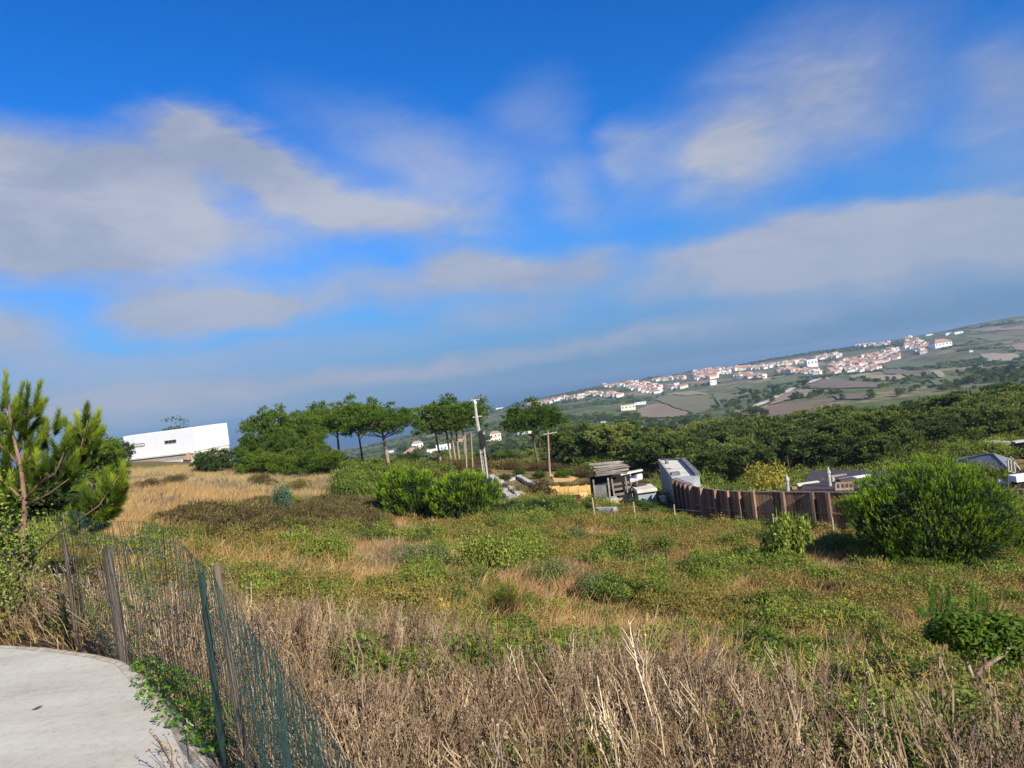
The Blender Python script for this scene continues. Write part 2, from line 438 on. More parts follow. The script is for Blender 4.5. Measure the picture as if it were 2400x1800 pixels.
# ------------------------------------------------------------------ the lie of the land
CTRL_P = [
    (100, 1500, 7.5), (300, 1400, 10), (0, 1380, 11), (300, 1250, 22), (50, 1250, 22), (0, 1160, 45), (250, 1120, 70), (293, 1098, 125), (440, 1086, 118),
    (150, 1095, 100), (500, 1200, 30), (500, 1110, 68), (700, 1117, 62), (900, 1124, 62), (650, 1175, 44), (650, 1260, 28), (900, 1238, 36), (600, 1300, 22),
    (600, 1500, 9), (600, 1790, 4.6), (1200, 1790, 4.8), (1200, 1500, 11), (1200, 1350, 20), (1200, 1250, 31), (1194, 1218, 38), (1050, 1240, 40), (1250, 1150, 58),
    (1240, 1102, 85), (1287, 1115, 75), (1800, 1790, 5), (1800, 1650, 8.5), (1800, 1500, 13.5), (1800, 1380, 20), (1800, 1285, 30), (1812, 1254, 34),
    (2400, 1790, 5), (2400, 1650, 8), (2400, 1500, 13), (2300, 1400, 19), (2180, 1345, 26), (2400, 1330, 26), (1955, 1277, 32), (1580, 1236, 38), (1397, 1240, 34),
    (1700, 1246, 39), (1900, 1252, 36), (1560, 1203, 49), (1450, 1187, 50), (1345, 1172, 52), (1800, 1110, 75), (2200, 1085, 60), (2350, 1064, 62), (2350, 1134, 46),
    (2400, 1042, 75), (2400, 985, 110), (2100, 1005, 130), (1800, 1062, 110), (1500, 1084, 100), (1350, 1075, 110), (1150, 1090, 90), (1000, 1102, 75), (800, 1107, 70),
    (1000, 1058, 600), (1180, 1042, 600), (1300, 1010, 650), (1400, 963, 900), (1500, 960, 900), (1450, 978, 800), (2200, 900, 650), (1900, 890, 1000), (1750, 930, 800),
    (2400, 747, 2600), (2400, 800, 1400), (2400, 850, 850), (2400, 880, 600), (2250, 772, 2500), (2125, 793, 2300), (2000, 812, 2300), (1900, 827, 2300), (1800, 844, 2300),
    (1607, 876, 2300), (1500, 891, 2300), (1400, 908, 2300), (1300, 929, 2300), (1240, 942, 2300), (1170, 964, 2300),
    (2050, 855, 1500), (1850, 880, 1300), (1600, 905, 1500), (1350, 945, 1400),
]
CTRL_Z = [(-40, 2, -1.75), (-20, 2, -1.75), (0, 2, -1.8), (20, 2, -1.85), (40, 2, -1.9), (-40, 4, -1.72), (-40, 0.5, -1.75), (0, 0.5, -1.75), (40, 0.5, -1.75), (-25, 4, -1.75),
          (0, 200, -26), (12, 200, -28), (24, 200, -28), (36, 200, -27), (0, 330, -37), (12, 330, -38), (24, 330, -38), (36, 330, -37),
          (-10, 150, -20), (-10, 300, -36), (-20, 180, -15), (-20, 300, -33), (-20, 600, -58), (-35, 180, -9), (-35, 300, -22), (-35, 600, -52), (-28, 160, -9),
          (-40, 1500, -110), (-20, 1500, -110), (-10, 1500, -85), (-40, 2600, -150), (-20, 2600, -150), (-8, 2300, -120), (-40, 3400, -175), (-20, 3400, -175), (-8, 3200, -175), (0, 3400, -175), (10, 3400, -175),
          (20, 3900, -175), (30, 4400, -175), (40, 4600, -175), (40, 3200, -50), (30, 3100, -60)]


def _tps():
    A, Z = [], []
    for px, py, d in CTRL_P:
        p = W(px, py, d)
        A.append((math.degrees(math.atan2(p.x, p.y)) / 8, math.log(math.hypot(p.x, p.y)) * 2.2)); Z.append(p.z)
    for az, r, z in CTRL_Z:
        A.append((az / 8, math.log(r) * 2.2)); Z.append(z)
    A, Z = np.array(A), np.array(Z)
    D = np.sqrt(((A[:, None] - A[None]) ** 2).sum(2) + 0.15)
    n = len(A)
    # each height is fitted relative to its distance so that near and far points weigh alike
    K = np.zeros((n + 1, n + 1)); K[:n, :n] = D + np.eye(n) * -0.02; K[n, :n] = K[:n, n] = 1
    rr = np.exp(A[:, 1] / 2.2)
    w = np.linalg.solve(K, np.append(Z / rr, 0))
    return A, w


_TA, _TW = _tps()
_table = None


def _height_exact(az, lr):
    q = np.stack([az / 8, lr * 2.2], -1)
    D = np.sqrt(((q[..., None, :] - _TA) ** 2).sum(-1) + 0.15)
    return (D @ _TW[:-1] + _TW[-1]) * np.exp(lr)


_AZ = np.linspace(-44, 44, 177)
_LR = np.linspace(math.log(0.4), math.log(5200), 420)
_table = np.stack([_height_exact(np.full(len(_LR), a), _LR) for a in _AZ])

# outline of the concrete turning place, in plan
def flat(px, py, z):
    p = W(px, py, 1.0)
    return (p.x * z / p.z, z / p.z)


PATH_Z = -1.60
EDGE_PX = [(-260, 1545), (-120, 1522), (0, 1514), (110, 1520), (217, 1535), (275, 1549), (318, 1580), (360, 1625), (410, 1690), (452, 1748), (486, 1796)]
PATH_EDGE = [flat(x, y, PATH_Z) for x, y in EDGE_PX]
e0, e1 = Vector(PATH_EDGE[-3]), Vector(PATH_EDGE[-1])
ed = (e1 - e0).normalized()
for k in range(1, 7):
    q = Vector(PATH_EDGE[-1]) + Vector((ed.x + 0.07 * k, ed.y)).normalized() * 0.62
    PATH_EDGE.append((q.x, q.y))
PATH_POLY = PATH_EDGE + [(PATH_EDGE[-1][0] + 0.8, -7.0), (-12, -7.0), (-12, PATH_EDGE[0][1] - 0.5)]


def in_poly(x, y, poly):
    x = np.asarray(x, float); y = np.asarray(y, float)
    c = np.zeros(x.shape, bool)
    n = len(poly)
    for i in range(n):
        x1, y1 = poly[i]; x2, y2 = poly[(i + 1) % n]
        if y1 == y2: continue
        t = ((y1 > y) != (y2 > y)) & (x < (x2 - x1) * (y - y1) / (y2 - y1) + x1)
        c ^= t
    return c


def heights(x, y):
    x = np.asarray(x, float); y = np.asarray(y, float)
    r = np.maximum(np.hypot(x, y), 0.41)
    az = np.degrees(np.arctan2(x, y))
    back = np.clip((np.abs(az) - 44) / 60, 0, 1)
    azc = np.clip(az, -43.99, 43.99)
    lr = np.clip(np.log(r), _LR[0], _LR[-1] - 1e-6)
    i = (azc + 44) / 88 * (len(_AZ) - 1); j = (lr - _LR[0]) / (_LR[-1] - _LR[0]) * (len(_LR) - 1)
    i0 = np.minimum(i.astype(int), len(_AZ) - 2); j0 = np.minimum(j.astype(int), len(_LR) - 2)
    fi, fj = i - i0, j - j0
    z = (_table[i0, j0] * (1 - fi) * (1 - fj) + _table[i0 + 1, j0] * fi * (1 - fj) + _table[i0, j0 + 1] * (1 - fi) * fj + _table[i0 + 1, j0 + 1] * fi * fj)
    z = z * (1 - back) + (-1.75 - 0.02 * np.minimum(r, 400)) * back
    z = z + (fbm(x, y, 3, 3, 1.7) - .5) * 0.16 * np.clip((r - 2) / 6, 0, 1)
    z = z + (fbm(x, y, 5, 4, 90) - .5) * np.clip((r - 150) / 400, 0, 1) * 9.0
    z = np.where(in_poly(x, y, PATH_POLY), np.minimum(z, PATH_Z - 0.10), z)
    return z


def h1(x, y):
    return float(heights(np.array([x]), np.array([y]))[0])


_GD = np.exp(np.linspace(math.log(1.4), math.log(4800), 700))


def gp(px, py, dmin=1.4, dmax=4800):
    """where the sight line through a photograph pixel meets the ground"""
    p = W(px, py, 1.0)
    d = _GD[(_GD >= dmin) & (_GD <= dmax)]
    g = heights(p.x * d, d) - p.z * d
    k = np.nonzero(g > 0)[0]
    if len(k) == 0: return None
    k = k[0]
    if k == 0: dd = d[0]
    else:
        t = -g[k - 1] / (g[k] - g[k - 1]); dd = d[k - 1] + (d[k] - d[k - 1]) * t
    return Vector((p.x * dd, dd, h1(p.x * dd, dd)))


def at(px, py, d):
    """a point of the ground at depth d in the column of a pixel"""
    p = W(px, py, d)
    return Vector((p.x, p.y, h1(p.x, p.y)))


def ground():
    azs = np.concatenate([np.arange(-180, -45, 4.5), np.arange(-45, 45.01, 0.3), np.arange(49.5, 180, 4.5)])
    rs = np.exp(np.linspace(math.log(0.45), math.log(5100), 330))
    A, Rr = np.meshgrid(np.radians(azs), rs, indexing='ij')
    x, y = np.sin(A) * Rr, np.cos(A) * Rr
    z = heights(x, y)
    v = np.stack([x, y, z], -1).reshape(-1, 3)
    na, nr = A.shape
    idx = np.arange(na * nr).reshape(na, nr)
    f = np.stack([idx[:-1, :-1], idx[1:, :-1], idx[1:, 1:], idx[:-1, 1:]], -1).reshape(-1, 4)
    # close the seam behind the camera and the hole under it
    s = np.stack([idx[-1, :-1], idx[0, :-1], idx[0, 1:], idx[-1, 1:]], -1)
    f = np.concatenate([f, s])[:, ::-1]
    c = len(v); v = np.append(v, [[0, 0, PATH_Z - .12]], 0)
    m, nt, b = new_mat('hillside_soil')
    N, L = nt.nodes.new, nt.links.new
    geo = N('ShaderNodeNewGeometry')
    def noise(scale, detail=8, st=(1, 1, 1), rough=.6):
        mp = N('ShaderNodeMapping'); mp.inputs['Scale'].default_value = st; L(geo.outputs['Position'], mp.inputs[0])
        n = N('ShaderNodeTexNoise'); n.inputs['Scale'].default_value = scale; n.inputs['Detail'].default_value = detail; n.inputs['Roughness'].default_value = rough
        L(mp.outputs[0], n.inputs['Vector']); return n.outputs['Fac']
    def mix(f, a, b_):
        n = N('ShaderNodeMix'); n.data_type = 'RGBA'; L(f, n.inputs[0])
        for i, vv in ((6, a), (7, b_)):
            L(vv, n.inputs[i])
        return n.outputs[2]
    near_a = ramp_node(nt, [(.3, (.075, .048, .026)), (.5, (.19, .125, .062)), (.62, (.34, .235, .11)), (.75, (.46, .335, .16))]); L(noise(2.2, 10), near_a.inputs[0])
    green = ramp_node(nt, [(.35, (.085, .08, .018)), (.6, (.17, .16, .030)), (.75, (.28, .23, .05))]); L(noise(3.1, 10), green.inputs[0])
    gm = N('ShaderNodeMapRange'); gm.inputs[1].default_value = .46; gm.inputs[2].default_value = .60; L(noise(.35, 8), gm.inputs[0])
    nearc = mix(gm.outputs[0], near_a.outputs[0], green.outputs[0])
    # leaf litter darkened near the camera, painting shade into gaps between dead stalks
    litter_shade = ramp_node(nt, [(.35, (.030, .021, .014)), (.6, (.075, .052, .032)), (.75, (.15, .11, .065))]); L(noise(6, 8), litter_shade.inputs[0])
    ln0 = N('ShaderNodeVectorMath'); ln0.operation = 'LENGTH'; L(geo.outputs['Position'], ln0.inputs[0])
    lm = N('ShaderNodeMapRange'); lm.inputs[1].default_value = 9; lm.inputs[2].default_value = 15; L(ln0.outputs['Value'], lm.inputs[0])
    nearc = mix(lm.outputs[0], litter_shade.outputs[0], nearc)
    # far country: fields and scrub
    vor = N('ShaderNodeTexVoronoi'); vor.inputs['Scale'].default_value = 1.0
    mpv = N('ShaderNodeMapping'); mpv.inputs['Scale'].default_value = (1 / 170, 1 / 110, 0); mpv.inputs['Rotation'].default_value = (0, 0, .5)
    wv = N('ShaderNodeTexNoise'); wv.inputs['Scale'].default_value = .006; wv.inputs['Detail'].default_value = 4; L(geo.outputs['Position'], wv.inputs['Vector'])
    wa = N('ShaderNodeVectorMath'); wa.operation = 'MULTIPLY_ADD'; L(wv.outputs['Color'], wa.inputs[0]); wa.inputs[1].default_value = (170, 170, 0); L(geo.outputs['Position'], wa.inputs[2])
    L(wa.outputs[0], mpv.inputs[0]); L(mpv.outputs[0], vor.inputs['Vector'])
    sv = N('ShaderNodeSeparateColor'); L(vor.outputs['Color'], sv.inputs[0])
    fld = ramp_node(nt, [(0, (.15, .135, .065)), (.22, (.25, .19, .11)), (.4, (.13, .13, .055)), (.55, (.28, .21, .12)), (.7, (.20, .145, .095)), (.85, (.16, .155, .065)), (1, (.31, .24, .14))])
    fld.color_ramp.interpolation = 'CONSTANT'; L(sv.outputs[0], fld.inputs[0])
    scr = ramp_node(nt, [(.35, (.05, .075, .028)), (.5, (.10, .12, .045)), (.62, (.19, .17, .09)), (.72, (.26, .21, .13))]); L(noise(.035, 12, rough=.7), scr.inputs[0])
    sm = N('ShaderNodeMapRange'); sm.inputs[1].default_value = .44; sm.inputs[2].default_value = .52; L(noise(.009, 8), sm.inputs[0])
    farc = mix(sm.outputs[0], fld.outputs[0], scr.outputs[0])
    ln = N('ShaderNodeVectorMath'); ln.operation = 'LENGTH'; L(geo.outputs['Position'], ln.inputs[0])
    dm = N('ShaderNodeMapRange'); dm.inputs[1].default_value = 90; dm.inputs[2].default_value = 320; L(ln.outputs['Value'], dm.inputs[0])
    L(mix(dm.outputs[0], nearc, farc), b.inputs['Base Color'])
    b.inputs['Roughness'].default_value = .95; b.inputs['Specular IOR Level'].default_value = .1
    bp = N('ShaderNodeBump'); bp.inputs['Strength'].default_value = .7; bp.inputs['Distance'].default_value = .08; L(noise(7, 10), bp.inputs['Height']); L(bp.outputs[0], b.inputs['Normal'])
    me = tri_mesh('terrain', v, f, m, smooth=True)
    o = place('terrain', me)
    tag(o, kind='structure')


ground()


def sheet(name, poly, lift, mat, step=1.0, skirt=0.0, kind='structure', zfix=None, thick=None):
    """a patch that lies on the ground, cut from a grid to the outline"""
    xs = [p[0] for p in poly]; ys = [p[1] for p in poly]
    bm_v = [(p[0], p[1]) for p in poly]
    import bmesh
    bm = bmesh.new()
    f = bm.faces.new([bm.verts.new((x, y, 0)) for x, y in bm_v])
    bmesh.ops.triangulate(bm, faces=[f])
    for ax, lo, hi in ((0, min(xs), max(xs)), (1, min(ys), max(ys))):
        n = int((hi - lo) / step)
        for k in range(1, n + 1):
            co = [0, 0, 0]; no = [0, 0, 0]; co[ax] = lo + k * step; no[ax] = 1
            bmesh.ops.bisect_plane(bm, geom=bm.verts[:] + bm.edges[:] + bm.faces[:], plane_co=co, plane_no=no)
    bmesh.ops.recalc_face_normals(bm, faces=bm.faces[:])
    if sum(q.normal.z for q in bm.faces) < 0: bmesh.ops.reverse_faces(bm, faces=bm.faces[:])
    X = np.array([q.co.x for q in bm.verts]); Y = np.array([q.co.y for q in bm.verts])
    Zs = heights(X, Y) + lift if zfix is None else np.full(len(X), zfix)
    for q, z in zip(bm.verts, Zs): q.co.z = z
    if thick:
        r = bmesh.ops.extrude_face_region(bm, geom=bm.faces[:])
        # the extruded copy becomes the underside
        for q in r['geom']:
            if isinstance(q, bmesh.types.BMVert): q.co.z -= thick
        bmesh.ops.recalc_face_normals(bm, faces=bm.faces[:])
    me = bpy.data.meshes.new(name); bm.to_mesh(me); bm.free()
    me.materials.append(mat)
    me.polygons.foreach_set('use_smooth', [thick is None] * len(me.polygons))
    return tag(place(name, me), kind=kind)


# the pale concrete path at lower left, its rough edge strip
def path():
    m, nt, b = new_mat('path_concrete')
    N, L = nt.nodes.new, nt.links.new
    geo = N('ShaderNodeNewGeometry')
    def nz(s, d, r=.6, st=(1, 1, 1)):
        mp = N('ShaderNodeMapping'); mp.inputs['Scale'].default_value = st; mp.inputs['Rotation'].default_value = (0, 0, .35); L(geo.outputs['Position'], mp.inputs[0])
        n = N('ShaderNodeTexNoise'); n.inputs['Scale'].default_value = s; n.inputs['Detail'].default_value = d; n.inputs['Roughness'].default_value = r
        L(mp.outputs[0], n.inputs['Vector']); return n.outputs['Fac']
    r1 = ramp_node(nt, [(.3, (.38, .34, .27)), (.5, (.50, .465, .39)), (.7, (.58, .55, .47))]); L(nz(1.1, 8, .65, (.5, 2.2, 1)), r1.inputs[0])
    r2 = ramp_node(nt, [(.34, (.74, .72, .68)), (.48, (.95, .95, .94)), (.62, (1, 1, 1))]); L(nz(26, 10, .8), r2.inputs[0])
    mu = N('ShaderNodeMix'); mu.data_type = 'RGBA'; mu.blend_type = 'MULTIPLY'; mu.inputs[0].default_value = 1
    L(r1.outputs[0], mu.inputs[6]); L(r2.outputs[0], mu.inputs[7]); L(mu.outputs[2], b.inputs['Base Color'])
    b.inputs['Roughness'].default_value = .9; b.inputs['Specular IOR Level'].default_value = .2
    bp = N('ShaderNodeBump'); bp.inputs['Strength'].default_value = .25; bp.inputs['Distance'].default_value = .010; L(nz(9, 10, .7, (.6, 3, 1)), bp.inputs['Height']); L(bp.outputs[0], b.inputs['Normal'])
    mb = MB(); mb.prism(PATH_POLY, PATH_Z - .14, PATH_Z)
    tag(mb.build('concrete_path', m), kind='structure')
    # loose soil and grit along the edge
    pts = [Vector(p) for p in PATH_EDGE]
    v, f = [], []
    dirt = noisy('edge_grit', [(.3, (.26, .20, .13)), (.5, (.46, .39, .30)), (.7, (.58, .52, .42))], 9, .95, .6, 60)
    dense = []
    for i in range(len(pts) - 1):
        for t in np.linspace(0, 1, 14, endpoint=False): dense.append(pts[i].lerp(pts[i + 1], t))
    mb = MB()
    for i, p in enumerate(dense):
        d = (dense[min(i + 1, len(dense) - 1)] - dense[max(i - 1, 0)]).normalized()
        n = Vector((-d.y, d.x))        # left of the direction of travel = away from the slab
        wj = 0.03 + 0.05 * float(fbm(np.array([p.x]), np.array([p.y]), 9, 3, .25)[0])
        a, b2, c2, d2 = p - n * wj * .8, p - n * .005, p + n * .03, p + n * .13
        zz = (PATH_Z + .003, PATH_Z + .009, PATH_Z - .01, PATH_Z - .16)
        mb.v += [(q.x, q.y, z) for q, z in zip((a, b2, c2, d2), zz)]
    for i in range(len(dense) - 1):
        for k in range(3):
            mb.f.append((i * 4 + k, (i + 1) * 4 + k, (i + 1) * 4 + k + 1, i * 4 + k + 1)); mb.m.append(0)
    tag(mb.build('path_edge_dirt', dirt, smooth=True), kind='structure')


path()

# ------------------------------------------------------------------ the sea and the haze over everything
def sea():
    m, nt, b = new_mat('sea_water')
    N, L = nt.nodes.new, nt.links.new
    b.inputs['Base Color'].default_value = (.012, .055, .12, 1); b.inputs['Roughness'].default_value = .35
    geo = N('ShaderNodeNewGeometry')
    n = N('ShaderNodeTexNoise'); n.inputs['Scale'].default_value = .03; n.inputs['Detail'].default_value = 8; L(geo.outputs['Position'], n.inputs['Vector'])
    bp = N('ShaderNodeBump'); bp.inputs['Strength'].default_value = .5; bp.inputs['Distance'].default_value = 2; L(n.outputs['Fac'], bp.inputs['Height']); L(bp.outputs[0], b.inputs['Normal'])
    rs = [2000, 5000, 10000, 20000, 40000]
    az = np.radians(np.arange(-100, 101, 5))
    v = np.array([(math.sin(a) * r, math.cos(a) * r, -160) for a in az for r in rs]); k = len(rs)
    f = np.array([(i * k + j, i * k + j + 1, (i + 1) * k + j + 1, (i + 1) * k + j) for i in range(len(az) - 1) for j in range(k - 1)])
    tag(place('sea', tri_mesh('sea', v, f[:, ::-1], m)), kind='structure')


sea()


def haze():
    m = bpy.data.materials.new('haze_air'); m.use_nodes = True
    nt = m.node_tree; nt.nodes.clear()
    o = nt.nodes.new('ShaderNodeOutputMaterial'); v = nt.nodes.new('ShaderNodeVolumePrincipled')
    v.inputs['Color'].default_value = (*HAZE_COLOR, 1); v.inputs['Density'].default_value = HAZE_DENSITY
    v.inputs['Anisotropy'].default_value = 0.0
    nt.links.new(v.outputs[0], o.inputs['Volume'])
    m.cycles.homogeneous_volume = True
    mb = MB(); mb.box((0, 0, (14 - 180) / 2), (82000, 82000, 194))
    tag(mb.build('haze', m), kind='stuff')


HAZE_COLOR = (.31, .49, .72)
HAZE_DENSITY = 1.7e-4
haze()

# ------------------------------------------------------------------ plants: shapes
def unit(v):
    return v / np.maximum(np.linalg.norm(v, axis=-1, keepdims=True), 1e-9)


def blades(base, dirs, length, width, tint, seed=0, seg=1, droop=0.0):
    """thin pointed blades: one triangle each, or two quads' worth when seg=2"""
    g = np.random.default_rng(seed)
    n = len(base)
    side = unit(np.cross(dirs, unit(g.normal(size=(n, 3)))))
    w = (side * (np.broadcast_to(width, (n,))[:, None] / 2))
    ln = np.broadcast_to(length, (n,))[:, None]
    if seg == 1:
        tip = base + dirs * ln
        v = np.stack([base - w, base + w, tip], 1).reshape(-1, 3)
        f = np.arange(n * 3).reshape(n, 3)
        return v, f, np.broadcast_to(tint, (n,)).copy()
    mid = base + dirs * ln * .55
    tip = base + dirs * ln
    tip[:, 2] -= droop * ln[:, 0]
    v = np.stack([base - w, base + w, mid + w * .8, mid - w * .8, tip], 1).reshape(-1, 3)
    o = (np.arange(n) * 5)[:, None]
    f = np.concatenate([o + [0, 1, 2], o + [0, 2, 3], o + [3, 2, 4]])
    t = np.tile(np.broadcast_to(tint, (n,)), 3)
    return v, f, t


def leaves(base, nrm, size, tint, seed=0, aspect=1.7):
    """small flat leaves (quads split in two triangles) facing roughly along nrm"""
    g = np.random.default_rng(seed)
    n = len(base)
    a = unit(np.cross(nrm, unit(g.normal(size=(n, 3))))); b = np.cross(nrm, a)
    s = np.broadcast_to(size, (n,))[:, None] / 2
    v = np.stack([base - a * s * aspect, base - b * s * .8 + a * s * .1, base + a * s * aspect, base + b * s * .8 + a * s * .1], 1).reshape(-1, 3)
    o = (np.arange(n) * 4)[:, None]
    f = np.concatenate([o + [0, 1, 2], o + [0, 2, 3]])
    return v, f, np.tile(np.broadcast_to(tint, (n,)), 2)


def stems(paths, r0, r1, tint):
    """paths (n,k,3): three-sided tapering stems"""
    n, k, _ = paths.shape
    d = unit(np.gradient(paths, axis=1)) if k > 1 else paths
    ref = np.array([.31, .87, .38])
    x = unit(np.cross(d, ref)); y = np.cross(d, x)
    t = np.linspace(0, 1, k)[None, :, None]
    r = np.broadcast_to(r0, (n,))[:, None, None] * (1 - t) + np.broadcast_to(r1, (n,))[:, None, None] * t
    rings = [paths + (x * math.cos(a) + y * math.sin(a)) * r for a in (0, 2.094, 4.189)]
    v = np.stack(rings, 2).reshape(-1, 3)        # n,k,3
    o = (np.arange(n)[:, None, None] * k + np.arange(k - 1)[None, :, None]) * 3
    j = np.arange(3)[None, None, :]; j2 = (j + 1) % 3
    a, b, c, e = o + j, o + j2, o + 3 + j2, o + 3 + j
    f = np.concatenate([np.stack([a, b, c], -1).reshape(-1, 3), np.stack([a, c, e], -1).reshape(-1, 3)])
    tt = np.broadcast_to(tint, (n,))[:, None, None] * np.ones((1, k - 1, 3))
    return v, f, np.concatenate([tt.ravel(), tt.ravel()])


class Merge:
    def __init__(s): s.v, s.f, s.t, s.m, s.n = [], [], [], [], 0

    def add(s, vft, m=0):
        v, f, t = vft
        s.v.append(v); s.f.append(f + s.n); s.t.append(t); s.m.append(np.full(len(f), m)); s.n += len(v)
        return s

    def mesh(s, name, mats):
        return tri_mesh(name, np.concatenate(s.v), np.concatenate(s.f), mats, np.concatenate(s.m), np.concatenate(s.t))


def sphere_dirs(g, n, zmin=-1.0):
    z = g.uniform(zmin, 1, n); a = g.uniform(0, 2 * math.pi, n)
    r = np.sqrt(1 - z * z)
    return np.stack([r * np.cos(a), r * np.sin(a), z], -1)


def cone_dirs(g, axis, spread):
    """directions scattered about axis (n,3) by a tangent of about spread"""
    n = len(axis)
    return unit(axis + g.normal(size=(n, 3)) * np.broadcast_to(spread, (n,))[:, None])


def shoots(g, pos, axis, length, k, nl, nw, open_=0.7):
    """bottle-brush shoots of needles: k blades along each axis"""
    n = len(pos)
    t = g.uniform(0, 1, (n, k))
    L_ = np.broadcast_to(length, (n,))[:, None]
    base = pos[:, None] + axis[:, None] * (t * L_)[..., None]
    d = unit(axis[:, None] + unit(g.normal(size=(n, k, 3))) * (open_ * (1.15 - .75 * t))[..., None])
    tint = np.clip(g.uniform(0.05, .75, n)[:, None] + g.normal(0, .10, (n, k)) + (t - .5) * .45, 0, 1)  # needles brighten toward the tip, painting sunlit shoot ends over self-shadowing
    return blades(base.reshape(-1, 3), d.reshape(-1, 3), g.uniform(.7, 1.15, n * k) * nl, nw, tint.ravel(), int(g.integers(1e6)))


# ------------------------------------------------------------------ small ground plants used many times
PROTO = {}


def proto(kind, me):
    """a source plant that the scattered ground cover repeats"""
    c = PROTO.get(kind)
    if c is None:
        c = PROTO[kind] = bpy.data.collections.new('source_' + kind)
    o = bpy.data.objects.new('%s_%02d' % (kind, len(c.objects)), me)
    c.objects.link(o)


def grass_tuft(seed, n, h, mat, spread=.16, lean=.35, w=.006):
    g = np.random.default_rng(seed)
    base = np.concatenate([g.normal(0, spread, (n, 2)), np.full((n, 1), -.03)], 1)
    d = cone_dirs(g, np.tile([[0, 0, 1.0]], (n, 1)) + np.concatenate([base[:, :2] * 1.2, np.zeros((n, 1))], 1), lean)
    d[:, 2] = np.abs(d[:, 2])
    m = Merge().add(blades(base, unit(d), g.uniform(.4, 1.15, n) * h, w, g.uniform(0, 1, n), seed, seg=2, droop=.12))
    return m.mesh('tuft', mat)


def dry_brush_mesh(seed, n, h, mat, spread=.25, heads=True, thick=1.0):
    """dead stalks that fork upward and carry withered seed heads"""
    g = np.random.default_rng(seed)
    base = np.concatenate([g.normal(0, spread, (n, 2)), np.full((n, 1), -.05)], 1)
    out = np.concatenate([base[:, :2] * 1.0, np.zeros((n, 1))], 1)
    d = cone_dirs(g, np.tile([[0, 0, 1.0]], (n, 1)) + out, .22)
    L_ = g.uniform(.55, 1.1, n) * h
    k = 5
    t = np.linspace(0, 1, k)[None, :, None]
    P = base[:, None] + d[:, None] * (t * L_[:, None, None]) + g.normal(0, .022, (n, k, 3)) * t * 1.3
    tint = g.uniform(.15, .95, n)
    m = Merge().add(stems(P, .0042 * thick, .0018 * thick, tint))
    # side twigs
    q = 6
    tt = g.uniform(.35, .95, (n, q))
    b2 = base[:, None] + d[:, None] * (tt * L_[:, None])[..., None]
    d2 = unit(d[:, None] + unit(g.normal(size=(n, q, 3))) * .55 + [0, 0, .25])
    l2 = g.uniform(.07, .24, (n, q)) * (1.2 - tt) * 1.8 * h / .7
    b2, d2, l2 = b2.reshape(-1, 3), d2.reshape(-1, 3), l2.ravel()
    P2 = b2[:, None] + d2[:, None] * (np.linspace(0, 1, 3)[None, :, None] * l2[:, None, None]) + g.normal(0, .012, (len(b2), 3, 3)) * np.array([0, 1, 1])[None, :, None]
    tn = np.repeat(tint, q)
    m.add(stems(P2, .0022 * thick, .0010 * thick, tn))
    if heads:
        tips = np.concatenate([P[:, -1], P2[:, -1], P2[:, 1]])
        tint2 = np.clip(np.concatenate([tint, tn, tn]) * .6 + g.uniform(-.1, .35, len(tips)), 0, 1)
        for r_ in range(2):
            c = tips + g.normal(0, .012, tips.shape)
            m.add(leaves(c, sphere_dirs(g, len(c)), g.uniform(.006, .015, len(c)) * (thick ** .4), tint2, seed + r_, 1.1))
    return m.mesh('brush', mat)


def low_shrub_mesh(seed, n, r, h, lsize, leaf_mat, stem_mat, upright=0.3, lumps=6, nstem=26):
    """a dense mound of small leaves on twigs"""
    g = np.random.default_rng(seed)
    c = np.stack([g.normal(0, .42, lumps) * r, g.normal(0, .42, lumps) * r, g.uniform(.25, .62, lumps) * h], -1)
    c[0] = (0, 0, .5 * h)
    rr = g.uniform(.38, .62, lumps)
    k = g.integers(0, lumps, n)
    s = sphere_dirs(g, n, -.45)
    rad = g.uniform(.45, 1, n) ** .45
    bump = 1 + .22 * np.sin(s[:, 0] * 9 + k * 2.1) * np.sin(s[:, 1] * 8 + k) * np.cos(s[:, 2] * 7)
    p = c[k] + s * (rad * rr[k] * bump)[:, None] * [r, r, h * .85]
    p[:, 2] = np.abs(p[:, 2])
    nrm = cone_dirs(g, s * .6 + [0, 0, upright], .55)
    tint = np.clip(.15 + .35 * rad + g.normal(0, .17, n) + .45 * (p[:, 2] / h - .55), 0, 1)  # paler upward and outward: highlights painted into the leaf colour
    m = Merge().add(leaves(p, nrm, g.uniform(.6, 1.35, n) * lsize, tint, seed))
    # sprigs that break the outline
    q = n // 14
    kk = g.integers(0, lumps, q); s2 = sphere_dirs(g, q, -.1)
    b0 = c[kk] + s2 * rr[kk][:, None] * [r, r, h * .8]
    m.add(blades(b0, cone_dirs(g, s2 * .5 + [0, 0, .9], .3), g.uniform(1.5, 4, q) * lsize, lsize * .45, g.uniform(.4, 1, q), seed + 5))
    P0 = np.concatenate([g.normal(0, .10 * r, (nstem, 2)), np.full((nstem, 1), -.08)], 1)
    P1 = c[g.integers(0, lumps, nstem)] + g.normal(0, .16 * r, (nstem, 3))
    t = np.linspace(0, 1, 4)[None, :, None]
    m.add(stems(P0[:, None] * (1 - t) + P1[:, None] * t + g.normal(0, .02 * r, (nstem, 4, 3)) * t, .012 * r + .003, .003, g.uniform(0, .6, nstem)), 1)
    return m.mesh('shrub', [leaf_mat, stem_mat])


